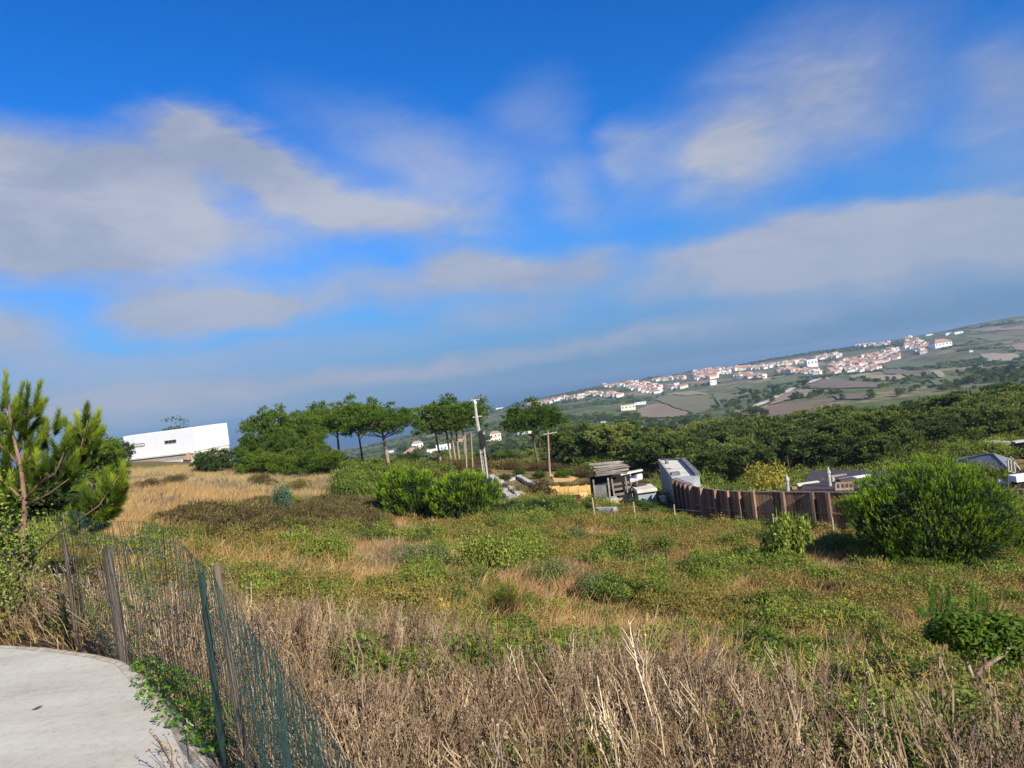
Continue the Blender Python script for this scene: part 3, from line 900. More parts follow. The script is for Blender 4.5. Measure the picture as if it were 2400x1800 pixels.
def make_protos():
    for i in range(4): proto('straw', grass_tuft(10 + i, 70, .34, M_STRAW))
    for i in range(3): proto('redgrass', grass_tuft(20 + i, 80, .26, M_STRAW_RED, .22, .5, .005))
    for i in range(2): proto('greengrass', grass_tuft(30 + i, 70, .22, M_GREENGRASS, .15, .45))
    for i in range(5): proto('brush', dry_brush_mesh(40 + i, 26, .60, M_STALK, .22, True, 1.55))
    for i in range(3): proto('mauve', dry_brush_mesh(45 + i, 30, .24, M_MAUVE, .26, True, 1.8))
    for i in range(3): proto('bigbrush', dry_brush_mesh(50 + i, 14, .85, M_STALK, .24, True, 1.5))
    for i in range(4): proto('heath', low_shrub_mesh(60 + i, 900, .40, .40, .022, M_HEATH, M_STALK, .6, 7))
    for i in range(4): proto('green', low_shrub_mesh(70 + i, 1100, .42, .48, .030, M_SHRUB, M_STALK, .5, 7))
    for i in range(3): proto('bramble', low_shrub_mesh(80 + i, 900, .6, .45, .045, M_BRAMBLE, M_STALK, .5, 8))
    for i in range(2): proto('greygreen', low_shrub_mesh(90 + i, 900, .42, .40, .026, M_OLIVE, M_STALK, .5, 7))
    for i in range(2): proto('yellowgreen', low_shrub_mesh(95 + i, 800, .36, .34, .024, M_SHRUB_YEL, M_STALK, .7, 6))
    # distant bushes: coarse leaf masses a few metres across
    for i in range(4): proto('farbush', low_shrub_mesh(100 + i, 260, 3.4, 3.0, .70, M_PINE_DARK if i % 2 else M_OLIVE, M_BARK, .4, 5, 3))


make_protos()


def scatter(name, kind, pts, scale, seed=1, tilt=.12, props=None):
    """repeats of the source plants at the points, as one object of ground cover"""
    g = np.random.default_rng(seed)
    n = len(pts)
    col = PROTO[kind]
    me = bpy.data.meshes.new(name)
    me.vertices.add(n); me.vertices.foreach_set('co', np.asarray(pts, np.float32).ravel())
    def attr(nm, typ, arr, key):
        a = me.attributes.new(nm, typ, 'POINT'); a.data.foreach_set(key, np.asarray(arr).ravel())
    rot = np.stack([g.normal(0, tilt, n), g.normal(0, tilt, n), g.uniform(0, 6.283, n)], -1).astype(np.float32)
    attr('turn', 'FLOAT_VECTOR', rot, 'vector')
    s = np.broadcast_to(scale, (n,)) * g.uniform(.72, 1.3, n)
    attr('size', 'FLOAT_VECTOR', np.stack([s * g.uniform(.85, 1.15, n), s * g.uniform(.85, 1.15, n), s * g.uniform(.75, 1.2, n)], -1).astype(np.float32), 'vector')
    attr('pick', 'INT', g.integers(0, len(col.objects), n).astype(np.int32), 'value')
    me.update()
    o = place(name, me)
    ng = bpy.data.node_groups.new(name + '_scatter', 'GeometryNodeTree')
    ng.interface.new_socket('Geometry', in_out='INPUT', socket_type='NodeSocketGeometry')
    ng.interface.new_socket('Geometry', in_out='OUTPUT', socket_type='NodeSocketGeometry')
    N, L = ng.nodes.new, ng.links.new
    gi, go = N('NodeGroupInput'), N('NodeGroupOutput')
    ci = N('GeometryNodeCollectionInfo'); ci.inputs['Collection'].default_value = col
    ci.inputs['Separate Children'].default_value = True; ci.inputs['Reset Children'].default_value = True
    ip = N('GeometryNodeInstanceOnPoints'); ip.inputs['Pick Instance'].default_value = True
    def na(nm, typ):
        a = N('GeometryNodeInputNamedAttribute'); a.data_type = typ; a.inputs[0].default_value = nm
        return [q for q in a.outputs if q.enabled and q.name == 'Attribute'][0]
    L(gi.outputs[0], ip.inputs['Points']); L(ci.outputs[0], ip.inputs['Instance'])
    L(na('pick', 'INT'), ip.inputs['Instance Index'])
    L(na('turn', 'FLOAT_VECTOR'), ip.inputs['Rotation']); L(na('size', 'FLOAT_VECTOR'), ip.inputs['Scale'])
    L(ip.outputs[0], go.inputs[0])
    md = o.modifiers.new('scatter', 'NODES'); md.node_group = ng
    return tag(o, kind='stuff')


def random_field(n, r0, r1, az0, az1, seed):
    """random ground points, even per area, in a sector"""
    g = np.random.default_rng(seed)
    r = np.sqrt(g.uniform(r0 * r0, r1 * r1, n)); a = np.radians(g.uniform(az0, az1, n))
    return r * np.sin(a), r * np.cos(a)


def drop(x, y, keep):
    x, y = x[keep], y[keep]
    return np.stack([x, y, heights(x, y)], -1)


def pix(x, y):
    z = heights(x, y)
    return proj(x, np.maximum(y, .01), z)


# outlines in plan where nothing may grow (filled by the things built later)
CLEAR = [[(p[0], p[1]) for p in PATH_POLY]]


def clear_of(x, y):
    k = np.ones(np.shape(x), bool)
    for poly in CLEAR: k &= ~in_poly(x, y, poly)
    return k


# near wire fence line in plan: nothing tall on the path side of it
def line_y(px, pts):
    xs = [p[0] for p in pts]; ys = [p[1] for p in pts]
    return np.interp(px, xs, ys)

# ------------------------------------------------------------------ trees: shapes
def crown_mesh(name, lobes, n, mat, seed, tuft=.055, k=8, nw=.010, up=.55, open_=.8, shell=.55, zmin=-.8, shoot=.022, per=24, puff=.062):
    """needles in tufts through the crown's lobes: (x, y, z, rx, rz) in units of the tree's height"""
    g = np.random.default_rng(seed)
    lob = np.array(lobes)
    wgt = lob[:, 3] ** 2; wgt /= wgt.sum()
    # tufts gather in puffs at the ends of the limbs so that gaps remain between them
    J = max(12, n // per)
    kk = g.choice(len(lob), J, p=wgt)
    hd = sphere_dirs(g, J, zmin)
    hp = lob[kk, :3] + hd * (g.uniform(shell, 1.0, J) ** .8)[:, None] * lob[kk][:, [3, 3, 4]]
    ht = g.uniform(-.22, .22, J)
    j = g.integers(0, J, n)
    off = sphere_dirs(g, n, -.55) * (g.uniform(0, 1, n) ** .45)[:, None] * (puff * g.uniform(.7, 1.35, J)[j])[:, None] * [1, 1, .75]
    p = hp[j] + off
    s = unit(hd[j] * .45 + off / puff)
    ax = unit(s * [1, 1, .8] * .9 + [0, 0, up] + g.normal(0, .25, s.shape))
    v, f, t = shoots(g, p, ax, shoot, k, tuft * .62, nw * 1.15, 1.0)
    t = np.clip(t + np.repeat(ht[j], k), 0, 1)
    return Merge().add((v, f, t)).mesh(name, mat)


def trunk_mesh(name, lobes, seed, mat, base_r=.022, lean=(0, 0), fork=.45, multi=1, top=.8):
    g = rnd.__class__(seed)
    mb = MB()
    for j in range(multi):
        ox, oy = ((0, 0) if multi == 1 else (g.uniform(-.14, .14), g.uniform(-.1, .1)))
        mid = (ox * 1.1 + lean[0] * .5, oy + lean[1] * .5, fork)
        tp = (ox * 1.2 + lean[0], oy + lean[1], top)
        r = base_r / (1 if multi == 1 else 1.5)
        mb.tube([(ox, oy, -.05), (ox + lean[0] * .15, oy, fork * .4), mid, tp], [r * 1.25, r, r * .8, r * .35], 7)
        for lb in lobes[j::multi]:
            t = g.uniform(.0, .75)
            a = Vector(mid).lerp(Vector(tp), t)
            b = Vector(lb[:3])
            c = a.lerp(b, .5) + Vector((g.uniform(-.02, .02), g.uniform(-.02, .02), -.03))
            mb.tube([a, c, b], [r * .5, r * .35, r * .12], 5, cap=False)
            for _ in range(3):
                e = b + Vector((g.uniform(-1, 1) * lb[3], g.uniform(-1, 1) * lb[3], g.uniform(-.5, .8) * lb[4])) * .8
                mb.tube([c.lerp(b, .4), c.lerp(e, .6) + Vector((0, 0, .01)), e], [r * .22, r * .15, r * .05], 4, cap=False)
    return mb.mesh(name, mat)


def umbrella_lobes(seed, w=.42, z=.80, n=9, flat_=.11):
    g = random.Random(seed)
    L_ = [(0, 0, z + .06, w * .45, flat_ * 1.2)]
    for i in range(n):
        a = i / n * 6.283 + g.uniform(-.3, .3); d = w * g.uniform(.45, .80)
        L_.append((math.cos(a) * d, math.sin(a) * d, z - g.uniform(-.02, .09), w * g.uniform(.26, .42), flat_ * g.uniform(.7, 1.1)))
    return L_


def round_lobes(seed, w=.40, z0=.28, z1=.85, n=12):
    g = random.Random(seed)
    L_ = []
    for i in range(n):
        t = (i + .5) / n
        z = z0 + (z1 - z0) * t
        ww = w * math.sin(math.pi * (.25 + .68 * t)) ** .8
        a = i * 2.4 + g.uniform(-.4, .4); d = ww * g.uniform(.35, .65)
        L_.append((math.cos(a) * d, math.sin(a) * d, z, ww * g.uniform(.45, .65), (z1 - z0) * g.uniform(.14, .22)))
    return L_


TREE = {}


def make_tree_kinds():
    """each kind: a crown mesh and a trunk mesh for a tree one unit high"""
    for i in range(3):
        lb = umbrella_lobes(i + 1, .46, .76, 13, .21)
        TREE['umbrella%d' % i] = (crown_mesh('crown', lb, 5200, M_PINE, 200 + i, .042, 9, .0075, .6, .8, .35), trunk_mesh('trunk', lb, 300 + i, M_BARK_PALE, .020, ((i - 1) * .04, 0), .48))
    for i in range(4):
        lb = round_lobes(i + 11, .40, .22, .86, 14)
        TREE['round%d' % i] = (crown_mesh('crown', lb, 6000, M_PINE, 220 + i, .044, 9, .0078, .5, .8, .4), trunk_mesh('trunk', lb, 320 + i, M_BARK, .020, (0, 0), .35))
    lb = umbrella_lobes(31, .40, .72, 15, .25)
    TREE['multi'] = (crown_mesh('crown', lb, 6000, M_PINE, 240, .042, 9, .0075, .5, .8, .35), trunk_mesh('trunk', lb, 340, M_BARK_PALE, .017, (0, 0), .5, multi=5))
    lb = umbrella_lobes(32, .46, .75, 13, .22)
    TREE['darkumbrella'] = (crown_mesh('crown', lb, 5600, M_PINE, 241, .044, 9, .0075, .5, .8, .35), trunk_mesh('trunk', lb, 341, M_BARK, .016, (.05, 0), .42))
    for i in range(2):
        lb = [(0, 0, .12 + .82 * t, .085 * math.sin(math.pi * (.22 + .74 * t)) ** .6 + .012, .07) for t in np.linspace(0, 1, 11)]
        TREE['cypress%d' % i] = (crown_mesh('crown', lb, 1300, M_PINE_DARK, 260 + i, .022, 7, .006, 1.4, .35, .6), trunk_mesh('trunk', lb[:1], 350 + i, M_BARK, .014, (0, 0), .3))
    for i in range(3):      # broad bushes that reach the ground
        lb = round_lobes(i + 41, .62, .12, .74, 13)
        TREE['bush%d' % i] = (crown_mesh('crown', lb, 5600, (M_PINE_DARK, M_PINE, M_SHRUB)[i], 270 + i, .060, 8, .014, .35, .9, .4, puff=.10), trunk_mesh('trunk', lb, 360 + i, M_BARK, .03, (0, 0), .2, top=.5))
    for i in range(5):      # the wood on the far slope: fewer, coarser tufts
        lb = umbrella_lobes(i + 51, .42, .70, 9, .22) if i in (0, 3) else round_lobes(i + 51, .44, .16, .84, 10)
        TREE['wood%d' % i] = (crown_mesh('crown', lb, 1300, M_WOOD_LEAF, 280 + i, .070, 8, .019, .45, .9, .4, puff=.075, per=20), trunk_mesh('trunk', lb[:4], 370 + i, M_BARK, .012, ((i - 2) * .02, 0), .4))
    lb = round_lobes(71, .22, .22, .9, 8)
    TREE['rust'] = (crown_mesh('crown', lb, 700, M_RUST, 290, .05, 8, .011, .5, .9, .4), trunk_mesh('trunk', lb, 380, M_BARK, .018, (0, 0), .3))


make_tree_kinds()
_first = {}


def tree(kind, base, h, w, name, label, cat='tree', group=None, rz=0.0):
    """trunk and crown under an empty at the tree's foot; w widens the crown relative to the height"""
    cr, tr = TREE[kind]
    e = empty(name, base, label, cat, group, rz, (h * w, h * w, h))
    place('trunk', tr, e); place('crown', cr, e)
    return e


def tree_px(kind, px, ptop, d, w, name, label, cat='tree', group=None, rz=0.0, base=None):
    T = W(px, ptop, d)
    z = h1(T.x, T.y)
    return tree(kind, (T.x, T.y, z), T.z - z, w, name, label, cat, group, rz)


# ---------------------------------------------- pines and bushes between the meadow and the valley
def middle_trees():
    G = 'pines along the far edge of the meadow'
    # px, top, depth, kind, width factor, name, label
    rows = [
        (632, 940, 72, 'round0', .78, 'pine_tree', 'tall bushy pine, highest of the grove right of the white house', 0.3),
        (575, 1005, 70, 'round1', .62, 'pine_tree', 'lower pine on the left side of the grove, beside the white house', 1.1),
        (562, 1035, 66, 'round3', .55, 'pine_tree', 'small thin pine with bare lower stem at the left front of the grove', 2.1),
        (700, 965, 74, 'round2', .80, 'pine_tree', 'rounded pine directly right of the tallest pine of the grove', 2.0),
        (742, 950, 82, 'umbrella1', .80, 'pine_tree', 'pine seen behind the middle of the grove, its top against the sky', 4.0),
        (705, 1020, 64, 'bush2', .62, 'pine_tree', 'bright green bushy pine in front of the middle of the grove', 1.0),
        (778, 948, 80, 'umbrella2', .78, 'pine_tree', 'pine with pale green rounded top left of the dark crowned pine', 0.6),
        (832, 937, 76, 'darkumbrella', .74, 'pine_tree', 'tall dark crowned pine with bare trunks at the right of the grove', 2.2),
        (893, 948, 72, 'umbrella0', 1.02, 'pine_tree', 'wide umbrella pine with thick pale trunk, rightmost of the grove', 0.2),
        (645, 1010, 66, 'round0', .70, 'pine_tree', 'mid green pine in the front row below the tallest pine', 5.0),
        (668, 1000, 69, 'round3', .85, 'pine_tree', 'pale green pine between the tallest pine and the middle of the grove', 2.6),
        (735, 1000, 71, 'round1', .72, 'pine_tree', 'deep green pine in the middle row of the grove, left of the bare trunks', 3.6),
        (605, 1040, 62, 'bush1', .8, 'pine_tree', 'low bushy young pine in the front row at the left of the grove', 0.9),
        (655, 1048, 61, 'bush1', .8, 'pine_tree', 'low bushy young pine directly left of the wide green dome bush', 1.9),
        (760, 1035, 66, 'bush2', .62, 'pine_tree', 'lighter green low pine at the right front of the grove', 3.0),
    ]
    for px, pt, d, kd, w, nm, lb, rz in rows: tree_px(kd, px, pt, d, w * 1.28, nm, lb, 'pine tree', G, rz)
    tree_px('bush0', 498, 1034, 66, 1.15, 'round_bush', 'large rounded dark green bush in front of the white house corner', 'bush', None, .4)
    tree_px('bush1', 728, 1042, 62, 1.5, 'round_bush', 'wide dome shaped green bush in front of the pine grove', 'bush', None, 1.4)
    tree_px('multi', 1048, 930, 82, 1.35, 'pine_tree', 'broad pine on several thin bare trunks left of the utility pole', 'pine tree', None, .4)
    tree_px('darkumbrella', 1243, 944, 86, 1.12, 'pine_tree', 'lone dark umbrella pine with one slender trunk right of the utility pole', 'pine tree', None, 2.9)
    tree_px('bush0', 955, 1045, 100, .9, 'dark_bush', 'dark bush beyond the meadow right of the umbrella pine trunk', 'bush')
    tree_px('bush0', 915, 1066, 95, .9, 'dark_bush', 'small dark bush at the foot of the umbrella pine', 'bush', None, 2)
    tree_px('bush1', 1165, 1050, 100, 1.0, 'dark_bush', 'dark green bush just right of the utility pole foot', 'bush', None, 1)
    tree_px('round2', 1190, 1048, 104, .7, 'dark_bush', 'olive green bush between the utility pole and the lone pine', 'bush', None, 1)
    tree_px('bush0', 1060, 1068, 96, .7, 'dark_bush', 'dark bush among the thin bare pine trunks', 'bush', None, 5)
    tree_px('rust', 1417, 1052, 95, 1.0, 'dead_pine', 'thin reddish brown dead pine at the near edge of the wood', 'pine tree')
    # by the house
    tree_px('bush0', 285, 1022, 104, .75, 'dark_bush', 'dark green conical bush at the left end of the white house', 'bush', None, 0)
    tree_px('cypress0', 407, 972, 150, 2.0, 'pine_tree', 'small thin tree top showing above the white house roof', 'pine tree', None, 1)
    tree_px('cypress1', 456, 991, 170, .6, 'pine_tree', 'tiny dark tree tip above the white house roof, right of the taller one', 'pine tree', None, 1)
    tree_px('cypress0', 94, 1032, 90, 1.0, 'cypress_tree', 'slim dark cypress against the sky, nearest the young pine', 'cypress tree', None, 0)
    tree_px('cypress1', 107, 1038, 92, 1.0, 'cypress_tree', 'slim dark cypress against the sky, second from the young pine', 'cypress tree', None, 1)
    tree_px('round3', 200, 975, 34, .95, 'dark_bush', 'tall dark leafy tree standing behind the young pine', 'tree', None, 1)
    tree_px('bush1', 228, 1048, 52, 1.15, 'hedge_bush', 'round hedge bush with reddish top left of the white house', 'bush', None, 1)
    tree_px('bush2', 262, 1062, 60, .9, 'hedge_bush', 'small pale flowering bush between the hedge bush and the white house', 'bush', None, 2)
    tree_px('bush0', 50, 1040, 22, 1.1, 'dark_bush', 'dark green bushy tree low behind the young pine trunk', 'tree', None, 2)
    # bushes at the right end of the meadow and around the terraces
    for (px, pt, d, k, w, lb) in [
        (838, 1078, 62, 'bush1', 1.2, 'olive bush at the right end of the dry meadow below the pines'),
        (862, 1098, 56, 'bush2', 1.3, 'yellow green bush at the right end of the dry meadow beside the pale rocks'),
        (810, 1092, 64, 'bush1', 1.0, 'small green bush below the dark crowned pine'),
        (560, 1098, 62, 'bush1', 1.2, 'low grey green bush at the foot of the grove on its left'),
        (612, 1110, 60, 'bush1', 1.5, 'low brownish bush in the dry meadow left of the green dome bush'),
        (1180, 1108, 66, 'bush2', 1.4, 'low green shrub on the terrace right of the utility pole'),
        (1215, 1095, 72, 'bush1', 1.2, 'green shrub on the terrace below the lone pine'),
        (1262, 1098, 70, 'bush2', 1.2, 'bright shrub at the foot of the lone pine, on its right'),
        (1320, 1092, 72, 'bush1', 1.3, 'ochre green shrub above the yellow board wall'),
        (1375, 1088, 76, 'bush1', 1.4, 'olive shrub above the right end of the yellow board wall'),
        (1200, 1160, 36, 'bush0', 1.7, 'dark green hedge shrub behind the wire fence, left of the pool'),
        (1250, 1160, 35, 'bush0', 1.6, 'second dark hedge shrub behind the wire fence, nearer the pool'),
        (1300, 1158, 36, 'bush1', 1.5, 'olive hedge shrub behind the wire fence just left of the blue pool'),
        (1350, 1168, 37, 'bush0', 1.4, 'dark low shrub touching the left edge of the blue pool'),
        (1490, 1160, 42, 'bush1', 1.5, 'ochre green shrub in front of the small blue grey shed'),
        (1535, 1178, 42, 'bush1', 1.4, 'olive shrub between the small shed and the tall grey wall'),
        (1600, 1196, 40, 'bush2', 1.6, 'low bright green shrub at the foot of the tall grey wall'),
        (1850, 1198, 34.2, 'bush0', 1.7, 'dark green shrub in front of the brown timber fence, right of its middle'),
        (1880, 1215, 34.5, 'bush1', 1.4, 'olive shrub beside the last bare stretch of the brown timber fence'),
        (2330, 1200, 29, 'bush1', 1.2, 'green shrub right of the big round pine bush, before the slatted fence'),
        (2385, 1215, 28, 'bush2', 1.2, 'bright green shrub at the right edge below the slatted fence'),
        (2260, 1262, 24, 'bush0', 1.5, 'dark shrub under the right side of the big round pine bush'),
        (2140, 1300, 22.5, 'bush2', 1.3, 'green leafy shrub in front of the big round pine bush'),
    ]:
        tree_px(k, px, pt, d, w, 'shrub', lb, 'shrub', None, (px * 7 % 60) / 10)


middle_trees()


# ---------------------------------------------- three dense young pine bushes with upright shoots
def candle_bush(name, px, ptop, pbase, d, width_px, seed, label, mat, n=2300, zlow=.02, lumps=None, dense=13):
    T, B = W(px, ptop, d), W(px, pbase, d)
    z = h1(T.x, T.y)
    H = T.z - z
    rx = width_px / F * d / 2
    fs = (d / 26) ** .75
    g = np.random.default_rng(seed)
    e = empty(name, (T.x, T.y, z), label, 'pine bush')
    J = int(n / 20)
    hd = sphere_dirs(g, J, -.70); hr = g.uniform(.74, 1.04, J)
    kk = g.integers(0, J, n)
    s = unit(hd[kk] + g.normal(0, .075, (n, 3)))
    az = np.arctan2(s[:, 1], s[:, 0])
    cl = np.linalg.norm(s - hd[kk], axis=1)
    q = fbm(az * 3 + 40, s[:, 2] * 4.5 + 40, seed, 3, 1.0)
    q2 = fbm(az * 9 + 10, s[:, 2] * 14 + 40, seed + 3, 2, 1.0)
    rad = hr[kk] * (1.02 - 1.3 * cl ** 1.5) * (.90 + .30 * (q - .25)) * np.where(g.uniform(0, 1, n) < .8, 1, g.uniform(.7, 1, n))
    keep = q2 > .22
    s, rad, az = s[keep], rad[keep], az[keep]
    c = np.array([0, 0, H * (.46 + zlow)])
    p = c + s * rad[:, None] * [rx, rx * .95, H * (.52 - zlow)]
    p[:, 2] = np.maximum(p[:, 2], .15)
    ax = unit(s * [.60, .60, .2] + [0, 0, .85] + g.normal(0, .15, s.shape))
    L_ = .15 * fs
    m = Merge().add(shoots(g, p - ax * L_ * .6, ax, L_ * g.uniform(.7, 1.5, len(p)), dense, .085 * fs, .021 * fs, .75))
    place('foliage', m.mesh('foliage', mat), e)
    # inner needles in darker green, painting the shaded gaps between shoots
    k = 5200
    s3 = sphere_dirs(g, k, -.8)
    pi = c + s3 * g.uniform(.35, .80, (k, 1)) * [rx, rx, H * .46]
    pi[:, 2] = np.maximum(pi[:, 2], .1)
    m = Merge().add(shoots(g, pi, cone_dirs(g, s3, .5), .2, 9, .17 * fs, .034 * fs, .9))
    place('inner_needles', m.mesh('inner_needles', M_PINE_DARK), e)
    mb = MB()
    for i in range(16):
        a = g.uniform(0, 6.283); el = g.uniform(.05, 1.2)
        t = Vector((math.cos(a) * math.cos(el) * rx * .75, math.sin(a) * math.cos(el) * rx * .75, H * .3 + math.sin(el) * H * .45))
        m0 = Vector((t.x * .35, t.y * .35, H * .25 + t.z * .15))
        mb.tube([(g.uniform(-.08, .08), g.uniform(-.08, .08), -.1), (m0.x * .4, m0.y * .4, H * .12), m0, t], [.07, .055, .04, .012], 6, cap=False)
    mb.build('stems', M_BARK, e)
    return e


candle_bush('pine_bush', 2168, 1068, 1340, 25.5, 415, 501, 'big round bright green young pine bush at right, casting a long dark shadow', M_PINE_BRIGHT, 6500, dense=15)
candle_bush('pine_bush', 950, 1094, 1240, 41, 165, 502, 'rounded young pine bush, left one of the touching pair before the utility pole', M_PINE_BRIGHT, 3000)
candle_bush('pine_bush', 1078, 1104, 1236, 39.5, 190, 503, 'brighter young pine bush, right one of the touching pair before the utility pole', M_PINE_BRIGHT, 3200, zlow=.05)

# ------------------------------------------------------------------ ground cover
def GOLD(px, py):
    """the straw coloured meadow"""
    return (py < line_y(px, [(-200, 1290), (100, 1300), (330, 1275), (420, 1235), (600, 1200), (860, 1178), (900, 1090)])) & (px < 900)


BR_TOP = [(-100, 1390), (250, 1430), (500, 1490), (700, 1520), (900, 1540), (1150, 1560), (1400, 1580), (1700, 1680), (2050, 1740), (2400, 1800), (2700, 1840)]


def ground_cover():
    g = np.random.default_rng(99)
    # dead brush in the foreground
    x, y = random_field(11000, 2.3, 16, -50, 50, 1)
    px, py = pix(x, y)
    n = fbm(x, y, 11, 4, 1.1)
    topl = line_y(px, BR_TOP)
    k = clear_of(x, y) & (y > 1.5) & (py > topl + 25 + (n - .5) * 260) & (g.uniform(0, 1, len(x)) < np.clip(.10 + (n - .42) * 3.4, .02, .85) * np.where(px > 1700, .55, 1))
    # keep the side of the path free: beyond the fence only
    P = drop(x, y, k)
    r = np.hypot(P[:, 0], P[:, 1])
    P = P[g.uniform(0, 1, len(P)) < np.clip(1.35 - r / 14, .35, 1)]
    P = P[fence_side(P)]
    scatter('dead_brush', 'brush', P, np.clip(.70 + .03 * np.hypot(P[:, 0], P[:, 1]), .7, 1.1), 2)
    x, y = random_field(900, 3.0, 13, -45, 48, 3)
    px, py = pix(x, y)
    k = clear_of(x, y) & (y > 1.9) & (py > line_y(px, BR_TOP) + 20)
    P = drop(x, y, k); P = P[fence_side(P)]
    P = P[g.uniform(0, 1, len(P)) < .5]
    scatter('tall_dead_stalks', 'bigbrush', P, .75, 4, .3)
    # weeds, tan grass and low leaves between the dead stalks
    x, y = random_field(3600, 2.0, 14, -46, 48, 201)
    n = fbm(x, y, 203, 3, .9); px, py = pix(x, y)
    P = drop(x, y, clear_of(x, y) & (y > 1.7) & (n > np.where(px > 1650, .46, .54))); P = P[fence_side(P)]
    scatter('weeds', 'green', P[::2], .72, 202)
    x, y = random_field(3000, 2.0, 14, -46, 48, 205)
    n = fbm(x, y, 207, 3, 1.2)
    P = drop(x, y, clear_of(x, y) & (y > 1.7) & (n > .52)); P = P[fence_side(P)]
    scatter('tan_grass', 'straw', P, 1.0, 206)
    # dry grass: red brown in the middle, straw on the meadow
    x, y = random_field(26000, 3, 48, -44, 46, 5)
    px, py = pix(x, y)
    n = fbm(x, y, 21, 4, 3.2)
    k = clear_of(x, y) & (n < .66) & (y > 3) & ~dark_patch(px, py) & (g.uniform(0, 1, len(x)) < np.clip(14 / np.hypot(x, y), .25, 1))
    P = drop(x, y, k); P = P[fence_side(P)]
    scatter('reddish_dry_grass', 'redgrass', P, 1.15 + np.hypot(P[:, 0], P[:, 1]) / 50, 6)
    x, y = random_field(30000, 2.2, 88, -44, 30, 7)
    px, py = pix(x, y)
    n = fbm(x, y, 23, 4, 4.0)
    mead = ((px < 900) & (py < 1290)) | ((px < 470) & (py < 1330))
    k = clear_of(x, y) & (y > 2.5) & (mead | (n > .50)) & ((px < 1150) | (y < 45)) & (g.uniform(0, 1, len(x)) < np.where(mead, .95, np.clip(18 / np.hypot(x, y), .1, 1)))
    k &= ~dark_patch(px, py)
    P = drop(x, y, k); P = P[fence_side(P)]
    scatter('straw_grass', 'straw', P, .85 + np.hypot(P[:, 0], P[:, 1]) / 90, 8)
    x, y = random_field(3600, 3, 60, -44, 44, 9)
    n = fbm(x, y, 25, 4, 2.6)
    px, py = pix(x, y)
    k = clear_of(x, y) & (n > .61) & (y > 3) & ~GOLD(px, py)
    P = drop(x, y, k); P = P[fence_side(P)]
    scatter('green_grass', 'greengrass', P, 1.2, 10)
    # heath and low leafy cover of the middle ground
    x, y = random_field(10500, 4, 47, -44, 46, 11)
    px, py = pix(x, y)
    n = fbm(x, y, 31, 4, 3.0)
    mead = GOLD(px, py)
    k = clear_of(x, y) & (n > .525) & (py < line_y(px, BR_TOP) + 110 + 90 * (n - .5)) & ~mead & ~dark_patch(px, py) & ~((px < 620) & (py < 1235) & (px > 260))
    P = drop(x, y, k); P = P[fence_side(P)]
    P = P[g.uniform(0, 1, len(P)) < .75]
    scatter('heath', 'heath', P, .75 + np.hypot(P[:, 0], P[:, 1]) / 48, 12)
    x, y = random_field(9000, 4.5, 46, -44, 46, 13)
    px, py = pix(x, y)
    n = fbm(x, y, 37, 4, 2.4)
    mead = GOLD(px, py)
    k = clear_of(x, y) & (n > np.where(px > 1700, .57, .635)) & (py < line_y(px, BR_TOP) + 150) & ~mead & ~dark_patch(px, py)
    P = drop(x, y, k); P = P[fence_side(P)]
    P = P[g.uniform(0, 1, len(P)) < .7]
    scatter('low_green_scrub', 'green', P, .7 + np.hypot(P[:, 0], P[:, 1]) / 45, 14)
    x, y = random_field(3500, 4.5, 44, -44, 46, 15)
    px, py = pix(x, y)
    n = fbm(x, y, 41, 3, 2.0)
    k = clear_of(x, y) & (n > .58) & (py < line_y(px, BR_TOP) + 120) & ~GOLD(px, py)
    P = drop(x, y, k); P = P[fence_side(P)]
    scatter('grey_green_scrub', 'greygreen', P, .55 + np.hypot(P[:, 0], P[:, 1]) / 60, 16)
    # grey mauve dead twigs in patches
    x, y = random_field(9000, 4, 66, -44, 46, 301)
    px, py = pix(x, y); n = fbm(x, y, 303, 4, 2.2)
    P = drop(x, y, clear_of(x, y) & (n > .625) & (px < 2500) & ((px > 1100) | (py > 1100)) & ((px < 1150) | (y < 44))); P = P[fence_side(P)]
    scatter('grey_dead_twigs', 'mauve', P, .75 + np.hypot(P[:, 0], P[:, 1]) / 60, 304)
    # dark bramble bank across the meadow
    x, y = random_field(16000, 18, 60, -30, -2, 17)
    px, py = pix(x, y)
    k = dark_patch(px, py) & clear_of(x, y)
    P = drop(x, y, k)
    P = P[g.permutation(len(P))[:3400]]
    scatter('bramble_bank', 'bramble', P[:2800], 1.0, 18)
    scatter('bramble_bank_dark', 'bramble', P[2800:], .8, 181)
    # scrub on the slopes just beyond, around the terraces
    x, y = random_field(7000, 44, 120, -8, 42, 19)
    n = fbm(x, y, 43, 3, 9); px, py = pix(x, y)
    mid_ = (px > 1130) & (px < 1520) & (py > 1100)
    k = clear_of(x, y) & (n > .48) & ~(mid_ & (n < .66))
    P = drop(x, y, k)
    scatter('slope_scrub', 'bramble', P, 1.7, 20)
    x, y = random_field(5000, 44, 140, -14, 42, 21)
    n = fbm(x, y, 47, 3, 9)
    px, py = pix(x, y); mid_ = (px > 1130) & (px < 1520) & (py > 1100)
    P = drop(x, y, clear_of(x, y) & (n > .50) & ~(mid_ & (n < .68)))
    scatter('slope_green_scrub', 'green', P, 2.4, 22)
    # far country: bushes and hedges
    x, y = random_field(60000, 330, 2500, -14, 38, 23)
    n = fbm(x, y, 51, 4, 190); h_ = np.abs(fbm(x, y, 53, 3, 260) - .5)
    r = np.hypot(x, y)
    k = ((n > .64) & (g.uniform(0, 1, len(x)) < .4)) | (h_ < .004)
    k &= clear_of(x, y)
    x2, y2 = random_field(2200, 150, 700, -16, 4, 24)
    P = np.concatenate([drop(x, y, k), drop(x2, y2, clear_of(x2, y2))])
    scatter('distant_scrub', 'farbush', P, np.where(np.hypot(P[:, 0], P[:, 1]) > 900, .9, .8), 24)


